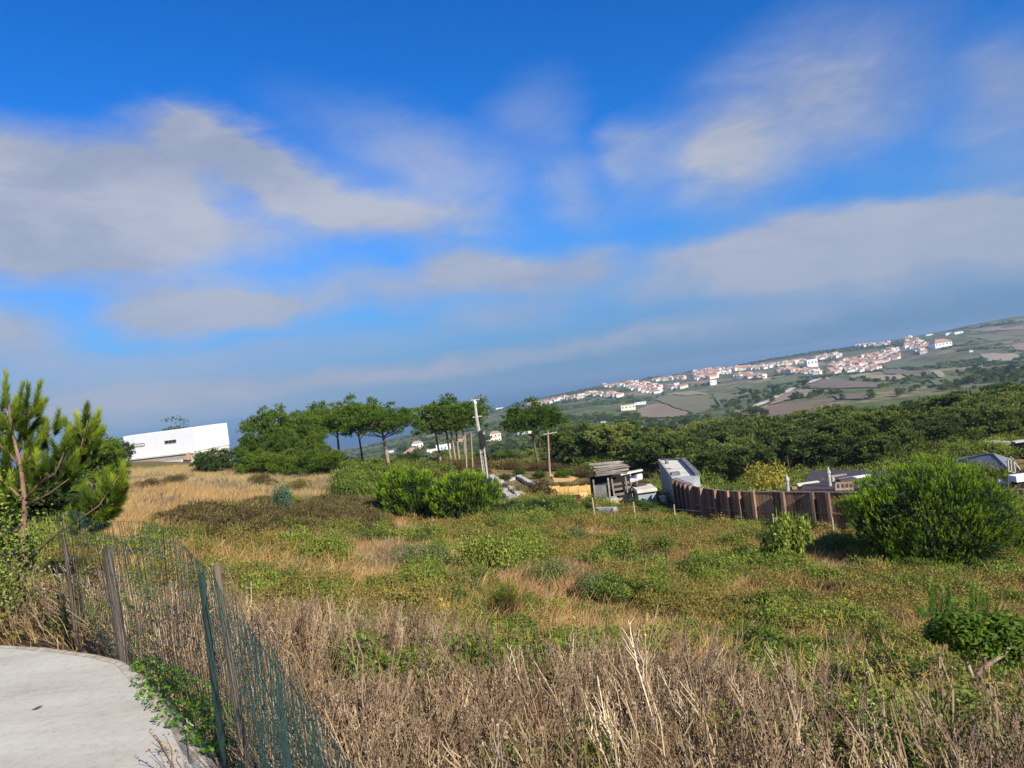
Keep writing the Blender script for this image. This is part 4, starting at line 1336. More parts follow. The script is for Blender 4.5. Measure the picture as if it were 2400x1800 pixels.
def dark_patch(px, py):
    up = line_y(px, [(380, 1235), (470, 1212), (560, 1196), (640, 1188), (720, 1186), (800, 1180), (885, 1168)])
    dn = line_y(px, [(380, 1252), (470, 1275), (560, 1275), (640, 1268), (720, 1262), (800, 1262), (885, 1262)])
    w_ = (fbm(px, py, 91, 4, 60) - .5) * 70
    return (px > 380) & (px < 885) & (py > up + w_) & (py < dn + w_ * .6)

# ------------------------------------------------------------------ wire fence beside the path
NEAR_FENCE = [(-9.5, 9.6), (-7.0, 8.3), (-4.5, 7.0), (-3.1, 5.3), (-1.55, 3.5), (-.55, 1.54), (.35, -.22), (.95, -1.6)]
NEAR_SIDE = [(-14, -8), (-14, 11.5)] + NEAR_FENCE + [(1.6, -8)]


def fence_side(P):
    return ~in_poly(P[:, 0], P[:, 1], [(x + .26, y + .30) for x, y in NEAR_SIDE])


def near_fence():
    e = empty('wire_mesh_fence', (-3.1, 5.3, -1.9), 'sagging green wire mesh fence curving along the pale concrete path', 'fence')
    off = Vector(e.location)
    tops = [-.85, -.72, -.70, -.60, -.69, -.75, -.78, -.8]      # top of the mesh over each post
    post_top = [None, None, -.93, -.80, -.68, None, None, None]
    m1 = MB()
    g = random.Random(3)
    # mesh: upright wires every 5 cm, line wires every 10 cm, two slack layers near the camera
    for layer in range(4):
        i0 = (0, 3, 4, 4)[layer]
        for i in range(max(i0, 1), len(NEAR_FENCE) - 1):
            a, b = Vector(NEAR_FENCE[i]), Vector(NEAR_FENCE[i + 1])
            L_ = (b - a).length; n = int(L_ / (.13 if i < 2 else (.062 if i == 2 else (.052 if layer == 0 else .06))))
            sid = Vector((-(b - a).y, (b - a).x)).normalized()
            def P(t, z):
                s = math.sin(t * 3.14) * (.05 + .05 * math.sin(i * 2.3)) + layer * .07
                q = a.lerp(b, t) + sid * s + sid * .02 * math.sin(z * 5 + t * 9)
                return Vector((q.x, q.y, z)) - off
            def top(t): return tops[i] * (1 - t) + tops[i + 1] * t + .07 * math.sin(t * 3.14) * (1 if i != 4 else -1) - layer * .12
            def bot(t):
                q = a.lerp(b, t); return min(h1(q.x + .1, q.y + .1), PATH_Z) - .02
            for k in range(n):
                t = (k + g.uniform(-.12, .12)) / n
                t = min(max(t, 0), 1)
                zt, zb = top(t), bot(t)
                lean = g.uniform(-.010, .010)
                pts = [P(min(max(t + lean * q * 2, 0), 1), zb + (zt - zb) * q) for q in (0, .5, 1)]
                m1.tube(pts, .0016 if i >= 3 else .0019, 3, cap=False)
            rows = 7 if layer == 0 else 3
            for r in range(rows + 1):
                q = r / rows
                pts = [P(t, bot(t) + (top(t) - bot(t)) * q) for t in np.linspace(0, 1, 9)]
                m1.tube(pts, .0014, 3, cap=False)
    o = m1.build('wire_mesh', M_GREENWIRE, e); o['kind'] = 'stuff'
    for i, pt in enumerate(post_top):
        if pt is None: continue
        x, y = NEAR_FENCE[i]
        lean = (.02, .015, -.01, .03)[i % 4]
        mb = MB()
        zb = h1(x, y) - .3
        r = .036 if i == 3 else .026
        r = r if i == 3 else .019
        mb.tube([Vector((x + .03 + lean, y + .03, zb)) - off, Vector((x + .03, y + .03, (zb + pt) / 2)) - off, Vector((x + .03 - lean * .5, y + .03, pt)) - off], [r * 1.08, r, r * .92], 9)
        mb.build('post', M_BARK, e, smooth=False)
    # a second, greener metal stake tied to the nearest post
    x, y = NEAR_FENCE[4]
    mb = MB(); mb.bar(Vector((x - .045, y - .02, -1.95)) - off, Vector((x - .04, y - .01, -.70)) - off, .022, .022)
    mb.build('stake', noisy('painted_stake', [(.3, (.016, .034, .030)), (.7, (.032, .06, .052))], 20, .6, .1), e)


near_fence()


def creeper():
    g = np.random.default_rng(12)
    e = empty('creeping_plant', (*flat(400, 1660, PATH_Z), PATH_Z), 'bright green creeping plant spilling over the edge of the concrete path', 'plant')
    off = np.array(e.location)
    pts = []
    spine = [(322, 1572, .10), (345, 1600, .16), (375, 1625, .18), (400, 1645, .20), (425, 1680, .20), (450, 1700, .17), (470, 1735, .14), (490, 1770, .08)]
    for px, py, r in spine:
        x, y = flat(px, py, PATH_Z)
        for _ in range(170):
            a, d = g.uniform(0, 6.283), g.uniform(0, 1) ** .6 * r
            x1, y1 = x + math.cos(a) * d + .04, y + math.sin(a) * d + .04
            pts.append((x1, y1, PATH_Z + .01 + g.uniform(0, .085) * (1.1 - d / r * .8)))
    p = np.array(pts) - off
    m = Merge().add(leaves(p, cone_dirs(g, np.tile([[0, -.15, 1.0]], (len(p), 1)), .45), g.uniform(.018, .036, len(p)), np.clip(g.normal(.5, .22, len(p)), 0, 1), 4, 1.0))
    place('leaves', m.mesh('leaves', M_CLOVER), e)
    for (a, b) in (((345, 1590), (322, 1622)), ((380, 1625), (352, 1668)), ((420, 1668), (398, 1694)), ((440, 1700), (445, 1790))):
        A, B = flat(*a, PATH_Z), flat(*b, PATH_Z); mb = MB()
        mb.tube([Vector((*A, PATH_Z + .03)) - Vector(off), Vector(((A[0] + B[0]) / 2, (A[1] + B[1]) / 2, PATH_Z + .035)) - Vector(off), Vector((*B, PATH_Z + .006)) - Vector(off)], .003, 5); mb.build('runner', M_BARK_PALE, e)
    x, y = flat(87, 1662, PATH_Z)
    mb = MB(); mb.add([(x - .03, y - .01, PATH_Z + .003), (x + .01, y - .02, PATH_Z + .006), (x + .035, y + .012, PATH_Z + .018), (x - .005, y + .018, PATH_Z + .01)], [(0, 1, 2), (0, 2, 3)])
    tag(mb.build('dry_leaf', M_BARK), 'single small dark dry leaf lying on the pale concrete path', 'leaf')


creeper()


# ------------------------------------------------------------------ young pine at the left edge
M_BARK_RED = noisy('reddish_bark', [(.3, (.12, .065, .045)), (.6, (.25, .15, .10)), (.8, (.36, .25, .18))], 14, .9, .6, stretch=(1, 1, .25))


def young_pine():
    d0 = 8.0
    B = at(45, 1440, d0)
    e = empty('young_pine', B, 'young pine with bottle brush shoots at the left edge behind the wire fence', 'pine tree')
    off = Vector(e.location)
    g = np.random.default_rng(31)
    def w(px, py, dd=0.0): return W(px, py, d0 + dd) - off
    mb = MB()
    trunk = [w(48, 1480), w(52, 1300), w(58, 1175), w(48, 1090, .1), w(28, 1010, .15), w(18, 930, .2)]
    trunk[0].z = -.2
    mb.tube(trunk, [.036, .031, .026, .021, .015, .008], 8)
    mb.build('trunk', M_BARK_RED, e, smooth=True)
    branches = [
        [(58, 1175, 0), (90, 1135, -.1), (150, 1090, -.2), (190, 1050, -.3), (205, 985, -.3)],
        [(60, 1185, 0), (110, 1160, -.1), (165, 1120, -.3)],
        [(54, 1330, 0), (118, 1262, -.2), (180, 1222, -.35), (232, 1185, -.45), (285, 1105, -.5)],
        [(50, 1100, .1), (20, 1060, 0), (-30, 1020, 0)],
        [(30, 1015, .1), (-10, 980, 0), (-40, 930, 0)],
        [(28, 1010, .15), (55, 985, .1), (78, 950, .05)],
        [(58, 1175, 0), (10, 1130, 0), (-40, 1090, -.1)],
        [(90, 1135, -.1), (130, 1110, -.3), (150, 1060, -.4)],
        [(50, 1100, .1), (80, 1060, .2), (110, 1010, .4), (140, 990, .5)],
        [(48, 1090, .1), (60, 1040, .3), (45, 1000, .5)],
    ]
    for br in branches:
        m = MB(); pts = [w(*q) for q in br]
        n = len(pts)
        m.tube(pts, [.015 * (1 - .75 * i / (n - 1)) for i in range(n)], 6)
        m.build('branch', M_BARK_RED, e, smooth=True)
    # shoots: root pixel, length in pixels, angle from straight up (photograph), depth
    sh = [(14, 960, 92, 0, .1), (40, 965, 70, 12, .1), (60, 965, 62, 6, 0), (82, 955, 62, 12, 0), (-8, 980, 80, -6, .1), (28, 985, 60, 20, 0), (68, 985, 50, 35, 0), (5, 1000, 60, -20, .2), (48, 990, 46, -5, .1),
          (22, 1005, 50, -35, 0), (38, 1005, 50, 45, 0),
          (203, 990, 38, 2, -.3), (215, 1005, 42, 22, -.3), (190, 1020, 50, -12, -.3), (200, 1030, 44, 25, -.3), (180, 1045, 48, -20, -.2), (165, 1030, 46, -15, -.2), (155, 1050, 48, 10, -.4), (212, 1035, 40, 38, -.3), (215, 1060, 40, 20, -.3),
          (185, 1070, 44, 30, -.2), (160, 1085, 48, 12, -.2), (140, 1075, 44, -25, -.3), (130, 1100, 45, 5, -.3), (150, 1110, 45, 30, -.3), (170, 1105, 45, 15, -.3), (112, 1110, 40, -10, -.2), (165, 1125, 40, 45, -.3), (95, 1120, 36, 15, -.1), (135, 1130, 34, 50, -.2),
          (285, 1150, 62, 4, -.5), (272, 1165, 60, 14, -.5), (262, 1160, 56, -12, -.5), (250, 1175, 56, 12, -.45), (238, 1180, 52, -6, -.45), (222, 1195, 55, 14, -.4), (215, 1190, 44, -14, -.4), (195, 1200, 62, 2, -.35), (205, 1215, 55, 22, -.35),
          (190, 1225, 48, 20, -.35), (240, 1200, 50, 40, -.45), (265, 1180, 50, 30, -.5), (255, 1195, 44, 55, -.45), (215, 1222, 46, 55, -.4), (180, 1232, 40, -25, -.35), (225, 1210, 40, 60, -.4),
          (-6, 1050, 60, -5, 0), (15, 1065, 55, 10, 0), (-20, 1090, 60, -10, 0), (10, 1110, 60, 5, 0), (30, 1080, 50, -20, .1), (45, 1050, 48, 5, .2), (60, 1060, 50, 18, .2), (20, 1030, 50, -10, .2), (55, 1025, 46, 12, .3), (75, 1075, 48, 20, .2),
          (95, 1040, 50, 10, .3), (110, 1030, 50, 0, .4), (128, 1010, 46, 12, .4), (85, 1100, 44, 0, .1), (0, 1140, 50, -15, 0), (20, 1160, 50, 5, 0), (40, 1130, 46, 10, .1), (60, 1110, 46, 0, .1), (75, 1135, 40, 28, 0), (5, 1185, 45, -10, .1), (28, 1195, 40, 12, .1)]
    sh2 = list(sh)
    for s in sh:                                   # shorter fillers behind and under each shoot
        for _ in range(2):
            sh2.append((s[0] + g.uniform(-12, 10), s[1] + g.uniform(4, 30), s[2] * g.uniform(.55, .8), s[3] + g.normal(0, 12), s[4] + g.uniform(.05, .5)))
    pos, ax, ln, tn = [], [], [], []
    for px, py, L_, ang, dd in sh2:
        a = w(px, py, dd); dpx = L_ * math.sin(R(ang)); dpy = L_ * math.cos(R(ang))
        b = w(px + dpx, py - dpy, dd + g.uniform(-.08, .08))
        pos.append(a); ax.append((b - a).normalized()); ln.append((b - a).length)
    pos, ax, ln = np.array(pos), np.array(ax), np.array(ln)
    m = Merge().add(shoots(g, pos, ax, ln * .92, 280, .105, .0068, .82))
    place('needles', m.mesh('needles', M_PINE_YOUNG), e)
    mb = MB()
    for a, x, l in zip(pos, ax, ln): mb.tube([Vector(a) - Vector(x) * .02, Vector(a) + Vector(x) * l * .8], [.004, .002], 4, cap=False)
    mb.build('twigs', M_BARK, e)['kind'] = 'stuff'
    # ivy-like growth round the foot
    p = g.normal(0, 1, (2200, 3)) * [.28, .18, .42] + [-.08, -.25, .82]
    p = p[p[:, 2] > .05]
    m = Merge().add(leaves(p, cone_dirs(g, np.tile([[.4, -.6, .6]], (len(p), 1)), .5), .035, np.clip(g.normal(.5, .25, len(p)), 0, 1), 5, 1.1))
    o = place('leaves', m.mesh('leaves', M_SHRUB), None, off)
    tag(o, 'leafy green climber wrapped round the trunk of the young pine', 'plant')
    o.name = 'climbing_plant'


young_pine()


# ------------------------------------------------------------------ helpers for buildings
def wall_point(px, py, A, B, out=0.0):
    """where a sight line meets the upright plane through plan points A and B"""
    A, B = Vector(A[:2]), Vector(B[:2])
    t = (B - A).normalized(); n = Vector((t.y, -t.x))
    p = W(px, py, 1.0)
    k = n.dot(A) / n.dot(Vector((p.x, p.y)))
    q = p * k
    s = -1 if n.dot(Vector((p.x, p.y))) > 0 else 1
    return q + Vector((n.x, n.y, 0)) * s * out


def white_house():
    A, B, C = W(288, 1020, 125.5), W(452, 1000, 120), W(531, 989, 132)
    A, B, C = Vector((A.x, A.y)), Vector((B.x, B.y)), Vector((C.x, C.y))
    back = Vector((-5.6, 12)); zt, zb = -.22, -4.15
    e = empty('white_house', (B.x, B.y, -6.1), 'modern white box shaped house with flat roof on the left skyline', 'house')
    off = Vector(e.location)
    def rel(p, z): return (p.x - off.x, p.y - off.y, z - off.z)
    P = [A, B, C, C + back, A + back]
    mb = MB(); mb.prism([rel(p, 0)[:2] for p in P], zb - off.z, zt - .25 - off.z)
    mb.build('walls', M_WHITE, e)
    cen = sum(P, Vector((0, 0))) / 5
    mb = MB(); mb.prism([rel(p.lerp(cen, .012), 0)[:2] for p in P], -1.2, zb - .002 - off.z); mb.build('foundation', M_CREAM, e)
    # parapet round the flat roof
    mb = MB()
    for i in range(len(P)):
        a, b = P[i], P[(i + 1) % len(P)]
        d = (b - a).normalized(); n = Vector((d.y, -d.x))
        m0, m1 = a - n * .12 - d * .0, b - n * .12
        mb.bar(rel(m0, zt - .125), rel(m1, zt - .125), .22, .25)
    mb.build('parapet', M_WHITE, e)
    def window(x0, y0, x1, y1, mat):
        p, q = wall_point(x0, y0, A, B, .03), wall_point(x1, y1, A, B, .03)
        z0, z1 = sorted((p.z, q.z)); z0, z1 = min(p.z, q.z), max(p.z, q.z)
        h = max(.45, (y1 - y0) / F * p.y * .8); zc = (p.z + q.z) / 2
        m = MB(); a, b = Vector((p.x, p.y, zc)) - off, Vector((q.x, q.y, zc)) - off
        m.bar(a + Vector((0, 0, h / 2)), b + Vector((0, 0, h / 2)), .12, .08); m.bar(a - Vector((0, 0, h / 2)), b - Vector((0, 0, h / 2)), .12, .08)
        m.bar(a - Vector((0, 0, h / 2)), a + Vector((0, 0, h / 2)), .10, .08); m.bar(b - Vector((0, 0, h / 2)), b + Vector((0, 0, h / 2)), .10, .08)
        fr = m.build('window', M_STEEL, e)
        m = MB(); m.bar(a, b, .04, h - .08); m.build('pane', mat, fr)
        for t in (.33, .66):
            c = a.lerp(b, t); m = MB(); m.bar(c - Vector((0, 0, h / 2 - .05)), c + Vector((0, 0, h / 2 - .05)), .09, .06); m.build('bar', M_STEEL, fr)
    window(313, 1046, 339, 1040, M_CREAM); window(387, 1038, 413, 1032, M_GLASS)
    # stepped plinth and garden wall under the house
    d = (B - A).normalized(); n = Vector((d.y, -d.x))
    if n.y > 0: n = -n
    m = MB(); m.bar(rel(A + n * .3 - d * 1.0, zb - .12), rel(B + n * .3 - d * .5, zb - .12), .6, .22); m.build('terrace_slab', M_CREAM, e)
    m = MB(); m.bar(rel(A + n * .25 - d * .8, zb - .70), rel(B + n * .25 - d * .9, zb - .70), .25, .95); m.build('retaining_wall', M_STONE, e)
    m = MB(); m.bar(rel(A.lerp(B, .38) + n * 2.6, zb - 1.75), rel(B + n * 2.6 - d * .6, zb - 1.75), .3, 1.5); m.build('garden_wall', M_CREAM, e)
    m = MB(); m.bar(rel(A + n * 2.4, zb - 2.0), rel(A.lerp(B, .38) + n * 2.5, zb - 2.0), .3, 1.3); m.build('rubble_wall', M_STONE, e)
    m = MB()
    for t in np.linspace(.08, .95, 9):
        q = A.lerp(B, t) + n * 2.2; m.bar(rel(q, zb - 1.4), rel(q, zb - .55), .04)
    m.bar(rel(A.lerp(B, .08) + n * 2.2, zb - .55), rel(A.lerp(B, .95) + n * 2.2, zb - .55), .04)
    m.build('railing', M_STEEL, e)
    q = B + n * 2.2 + d * .5
    m = MB(); m.box(rel(q, zb - .6), (.55, .5, 1.1)); m.build('gate_pier', M_TERRA, e)
    CLEAR.append([tuple(A + n * 3), tuple(B + n * 3), tuple(C + n), tuple(C + back), tuple(A + back)])


white_house()


# ------------------------------------------------------------------ grey concrete building behind the wood fence
ZR = -7.05
RP = [flat(1543, 1077, ZR), flat(1576, 1120, ZR), flat(1623, 1135, ZR), flat(1639, 1114, ZR), flat(1603, 1077, ZR)]


def concrete_building():
    e = empty('concrete_building', (*RP[1], -10.4), 'grey concrete building with flat pale roof at the end of the timber fence', 'building')
    off = Vector(e.location)
    V = [Vector(p) for p in RP]
    def rel(p, z): return (p[0] - off.x, p[1] - off.y, z - off.z)
    mb = MB(); mb.prism([rel(p, 0)[:2] for p in V], -.3, ZR - .10 - off.z); mb.build('walls', M_CONC, e)
    cen = sum(V, Vector((0, 0))) / len(V)
    ins = [p + (cen - p).normalized() * .22 for p in V]
    back = [ins[0], ins[1], ins[3], ins[4]]
    mb = MB(); mb.prism([rel(p, 0)[:2] for p in back], ZR - .098 - off.z, ZR - .03 - off.z); mb.build('roof', M_ROOF_SCREED, e)
    fr = [ins[1] + Vector((.05, -.12)), ins[2], ins[3] + Vector((0, -.12))]
    mb = MB(); mb.prism([rel(p, 0)[:2] for p in fr], ZR - .098 - off.z, ZR + .01 - off.z); mb.build('canopy_slab', M_CONC, e)
    for i, (w, h, m) in enumerate([(.14, .10, M_CONC), (.08, .04, M_CONC), (.08, .04, M_CONC), (.30, .22, M_CONC_DARK), (.20, .12, M_CONC_DARK)]):
        a, b = V[i], V[(i + 1) % 5]
        n = (cen - (a + b) / 2).normalized() * w * .5
        mb = MB(); mb.bar(rel(a + n, ZR - .06 + h / 2), rel(b + n, ZR - .06 + h / 2), w, h); mb.build('parapet', m, e)
    for px, py, s in ((1563, 1086, (.22, .22, .30)), (1566, 1099, (.4, .3, .07)), (1583, 1113, (.55, .45, .22))):
        q = flat(px, py, ZR); mb = MB(); mb.box(rel(q, ZR + s[2] / 2 - .03), s); mb.build('roof_vent', M_CONC_DARK, e, .02)
    CLEAR.append([tuple(p) for p in RP])


concrete_building()


# ------------------------------------------------------------------ curved brown timber fence
ZF = -7.0
FENCE_PX = [(1577, 1122), (1600, 1131), (1632, 1141), (1665, 1146), (1700, 1150), (1745, 1151.5), (1800, 1151.5), (1850, 1152), (1900, 1152), (1965, 1153), (2060, 1152), (2160, 1150), (2260, 1148), (2390, 1146), (2500, 1143), (2620, 1140)]
FL = [Vector(flat(x, y, ZF)) for x, y in FENCE_PX]


def along(pts, s):
    for i in range(len(pts) - 1):
        L_ = (pts[i + 1] - pts[i]).length
        if s <= L_: return pts[i].lerp(pts[i + 1], s / L_), (pts[i + 1] - pts[i]).normalized()
        s -= L_
    return pts[-1], (pts[-1] - pts[-2]).normalized()


def timber_fence():
    e = empty('timber_fence', (*FL[4], -9.6), 'curved dark brown palisade fence of upright timber slats with heavy posts', 'fence')
    off = Vector(e.location)
    tot = sum((FL[i + 1] - FL[i]).length for i in range(len(FL) - 1))
    mb = MB(); mb.box((0, 0, 0), (.118, .03, 2.75)); slat = mb.mesh('slat', M_TIMBER)
    n = int(tot / .138)
    g = random.Random(8)
    for i in range(n):
        p, d = along(FL, (i + .5) * tot / n)
        place('slat', slat, e, (p.x - off.x, p.y - off.y, ZF - .05 - 1.375 + g.uniform(-.012, .012) - off.z), (g.uniform(-.006, .006), g.uniform(-.006, .006), math.atan2(d.y, d.x)))
    for nm, z, w, h, mat in (('top_rail', ZF - .02, .10, .05, M_GREYPLANK), ('middle_rail', ZF - 1.02, .05, .08, M_TIMBER), ('lower_rail', ZF - 2.0, .05, .08, M_TIMBER)):
        mb = MB()
        for i in range(len(FL) - 1):
            dd = (FL[i + 1] - FL[i]).normalized(); nn = Vector((dd.y, -dd.x)) * (.0 if nm == 'top_rail' else .045)
            a, b = FL[i] + nn, FL[i + 1] + nn
            mb.bar((a.x - off.x, a.y - off.y, z - off.z), (b.x - off.x, b.y - off.y, z - off.z), w, h)
        mb.build(nm, mat, e)
    # heavy posts on the camera side, pale weathered edge boards
    mb = MB(); mb.box((0, 0, 0), (.12, .22, 2.9)); post = mb.mesh('post', M_TIMBER)
    mb = MB(); mb.box((0, 0, 0), (.15, .03, 2.92)); cap = mb.mesh('post_face', M_TIMBER_PALE)
    ppx = [1585, 1594, 1603, 1613, 1624, 1648, 1680, 1707, 1734, 1767, 1836, 1906, 1942, 2020, 2090, 2170, 2250, 2330, 2450, 2560]
    for px in ppx:
        best = min(np.linspace(0, tot, 900), key=lambda s: abs(proj(along(FL, s)[0].x, along(FL, s)[0].y, ZF)[0] - px))
        p, d = along(FL, float(best)); nn = Vector((d.y, -d.x)); q = p + nn * .13
        o = place('post', post, e, (q.x - off.x, q.y - off.y, ZF + .02 - 1.45 - off.z), (0, 0, math.atan2(d.y, d.x)))
        place('post_face', cap, o, (0, -.126, 0))


timber_fence()


# ------------------------------------------------------------------ sheds, board wall, terraces and pool in the middle
def box_px(mb, x0, x1, ytop, ybot, d, depth, m=0, off=Vector((0, 0, 0)), ztop=None):
    """an upright block whose front is seen between the pixels, standing `depth` deep"""
    a, b = W(x0, (ytop + ybot) / 2, d), W(x1, (ytop + ybot) / 2, d)
    xm = (x0 + x1) / 2
    zt, zb = W(xm, ytop, d).z, W(xm, ybot, d).z
    c = Vector(((a.x + b.x) / 2, d + depth / 2, (zt + zb) / 2)) - off
    mb.box(c, (abs(b.x - a.x), depth, zt - zb), m=m)
    return c, zt, zb


def sheds():
    # open shed of weathered planks
    d = 47.5
    B = at(1440, 1180, d); zt = W(1440, 1112, d).z
    e = empty('plank_shed', B, 'open ruined shed of grey weathered planks with dark inside', 'shed')
    off = Vector(B)
    x0, x1 = W(1392, 1150, d).x - off.x, W(1490, 1140, d).x - off.x
    H = zt - off.z
    g = random.Random(2)
    for x, y in ((x0, 0), (x0 + .95, -.1), (x0 + 1.3, .1), (x1 - .55, 0), (x1 + .1, .1), (x0, 1.9), (x1, 1.9)):
        mb = MB(); mb.bar((x, y, -.3), (x + g.uniform(-.05, .05), y, H * .93), .10, .09); mb.build('post', M_GREYPLANK, e)
    # roof planks, thrown on unevenly
    mb = MB(); mb.box((0, 0, 0), (2.1, .22, .045)); pl = mb.mesh('roof_plank', M_GREYPLANK)
    for i in range(15):
        o = place('roof_plank', pl, e, ((x0 + x1) / 2 + g.uniform(-.35, .35), -.25 + i * .17, H + .03 + i * .035 + g.uniform(0, .09)), (g.uniform(-.05, .1), g.uniform(-.06, .06), g.uniform(-.10, .10)))
    mb = MB(); mb.box((0, 0, 0), (1.35, .10, .16)); bl = mb.mesh('shelf_plank', M_GREYPLANK)
    for k in range(5): place('shelf_plank', bl, e, (x0 + 1.9, .1 + g.uniform(-.1, .2), .25 + k * .33), (0, g.uniform(-.05, .05), g.uniform(-.1, .1)))
    mb = MB(); mb.box((x0 + .5, .45, H * .42), (.95, .9, H * .62)); mb.build('dark_tank', M_CONC_DARK, e, .03)
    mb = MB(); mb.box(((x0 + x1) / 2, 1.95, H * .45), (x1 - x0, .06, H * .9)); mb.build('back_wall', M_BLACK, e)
    mb = MB(); mb.box((x1 + .25, .1, H * .34), (.75, .7, H * .6), .3); mb.build('side_board', noisy('dark_board', [(.3, (.05, .035, .025)), (.7, (.10, .07, .05))], 4, .8, .2), e)
    mb = MB(); mb.box((x1 - .2, -.1, H + .02), (1.5, .35, .10), .15, tilt=(0, -.05)); mb.build('cream_beam', M_ROOF_SCREED, e)
    mb = MB(); mb.box((x1 + .15, .3, H * .80), (.8, .6, .16), -.2, tilt=(.3, -.2)); mb.build('white_sheet', M_WHITE, e)
    # blue-grey block shed with a cream roof slab
    d = 46.0
    B = at(1520, 1190, d)
    e = empty('block_shed', B, 'small blue grey walled shed with cream flat roof slab', 'shed')
    off = Vector(B)
    mb = MB(); c, zt, zb = box_px(mb, 1499, 1541, 1153, 1215, d, 1.8, 0, off); mb.build('wall', M_BLUEWALL, e)
    mb = MB(); mb.box((c.x, c.y - .05, zt - off.z + .11), (1.28, 2.1, .2)); mb.build('roof', M_ROOF_SCREED, e, .02)
    mb = MB()
    for k in range(6):
        m = MB(); m.box((0, 0, 0), (.34, .30, .17)); me = m.mesh('block', M_STONE)
    for k in range(7):
        o = place('stone_block', me, None, Vector(B) + Vector((c.x + .92 + g.uniform(-.04, .04), -.1, -.35 + k * .19 + .25)), (0, 0, g.uniform(-.15, .15)))
        pos = ['lowest', 'second', 'third', 'fourth', 'fifth', 'sixth', 'topmost'][k]
        tag(o, '%s pale stone block of the pile between shed and tall grey wall' % pos, 'stone block', 'stone blocks piled beside the small shed')


sheds()


def board_wall():
    d = 53.0
    B = at(1340, 1172, d)
    e = empty('board_wall', B, 'yellow ochre stepped retaining wall of boards left of the plank shed', 'wall')
    off = Vector(B)
    mb = MB()
    steps = [(1290, 1312, 1139), (1312, 1333, 1140), (1333, 1356, 1139), (1356, 1376, 1138), (1376, 1393, 1136)]
    for x0, x1, yt in steps:
        a, b = W(x0, 1150, d), W(x1, 1150, d)
        n = 3
        zt = W((x0 + x1) / 2, yt, d).z; zb = off.z - .5
        for k in range(n):
            m = MB(); h = (zt - zb) / n
            m.box(((a.x + b.x) / 2 - off.x, (.02 if k % 2 else 0), zb + h * (k + .5) - off.z), (b.x - a.x - .02, .08, h - .02)); m.build('board', M_OCHRE, e)
        m = MB(); m.bar((a.x - off.x, .1, zb - off.z), (a.x - off.x, .1, zt - off.z + .05), .10); m.build('post', M_OCHRE, e)
    # lower step in front of the shed
    d2 = 45.5
    B2 = at(1440, 1200, d2)
    e = empty('board_step', B2, 'low ochre board step with stone edging in front of the plank shed', 'wall')
    off = Vector(B2)
    mb = MB(); box_px(mb, 1398, 1452, 1177, 1192, d2, .5, 0, off); mb.build('board', M_OCHRE, e, .01)
    mb = MB(); box_px(mb, 1394, 1450, 1171, 1177, d2 + .3, .9, 0, off); mb.build('stone_edge', M_STONE, e, .02)


board_wall()


def terraces():
    # low stone retaining walls that climb away from the pole
    def wall(pp, w, h, label, mat=M_STONE):
        pts = [gp(x, y, 40) or at(x, y, 60) for x, y in pp]
        e = empty('stone_wall', pts[0], label, 'wall')
        off = Vector(pts[0])
        mb = MB(); mb.box((0, 0, 0), (1, 1, 1)); blk = mb.mesh('stone', mat)
        g = random.Random(len(label))
        for i in range(len(pts) - 1):
            a, b = pts[i] - off, pts[i + 1] - off
            n = max(1, int((b - a).length / .75))
            for k in range(n):
                p = a.lerp(b, (k + .5) / n)
                p.z = h1(p.x + off.x, p.y + off.y) - off.z + h * .3
                L_ = (b - a).length / n
                o = place('stone', blk, e, p, (g.uniform(-.05, .05), g.uniform(-.05, .05), math.atan2((b - a).y, (b - a).x) + g.uniform(-.08, .08)), (L_ * .95, w * g.uniform(.8, 1.15), h * g.uniform(.8, 1.2)))
    wall([(1150, 1122), (1165, 1134), (1190, 1150), (1222, 1170)], .5, .55, 'pale stone terrace wall running down right from the utility pole foot')
    wall([(1152, 1140), (1180, 1160), (1205, 1180)], .5, .6, 'second stone terrace wall, lower and parallel, nearest the pine bushes')
    wall([(1213, 1122), (1235, 1134), (1256, 1146)], .4, .45, 'short stone terrace wall farther right below the lone pine')
    wall([(1172, 1127), (1208, 1127)], .3, .3, 'thin low stone kerb crossing between the two terrace walls')
    wall([(1228, 1170), (1262, 1180), (1290, 1184)], .4, .4, 'stone edging just above the dark hedge shrubs')
    # sandy patches and the pale slab
    sand = noisy('bare_sand', [(.3, (.36, .28, .19)), (.55, (.50, .42, .31)), (.8, (.60, .54, .43))], 2.5, .95, .4, 20)
    for i, pp in enumerate([[(1210, 1152), (1245, 1147), (1290, 1140), (1292, 1152), (1255, 1158), (1222, 1162)], [(1160, 1160), (1196, 1165), (1212, 1182), (1195, 1200), (1168, 1188)], [(1290, 1112), (1330, 1110), (1360, 1118), (1340, 1130), (1300, 1132)]]):
        q = [gp(x, y, 36) for x, y in pp]
        if None in q: continue
        P = [(p.x, p.y) for p in q]
        sheet('sandy_ground', P, .05, sand if i < 2 else M_OCHRE, 1.5); CLEAR.append(P)
    d = 41.5
    B = at(1165, 1215, d)
    e = empty('stone_slab', B, 'broken pale stone slab wall standing right of the pine bushes', 'wall')
    off = Vector(B); g = random.Random(5)
    for x0, x1, yt, yb in ((1136, 1152, 1212, 1222), (1150, 1168, 1206, 1222), (1166, 1180, 1200, 1220), (1178, 1190, 1202, 1222)):
        mb = MB(); box_px(mb, x0, x1, yt, yb, d + g.uniform(-.2, .2), .5, 0, off); mb.build('slab', M_STONE, e, .03)
    # white boulders at the end of the meadow
    rocks('white_boulder', 902, 1124, 60, 1.7, .75, 'large pale boulder at the right end of the dry meadow', M_STONE, 5)
    rocks('white_boulder', 880, 1128, 59, .9, .4, 'smaller pale boulder left of the large one by the meadow', M_STONE, 6)


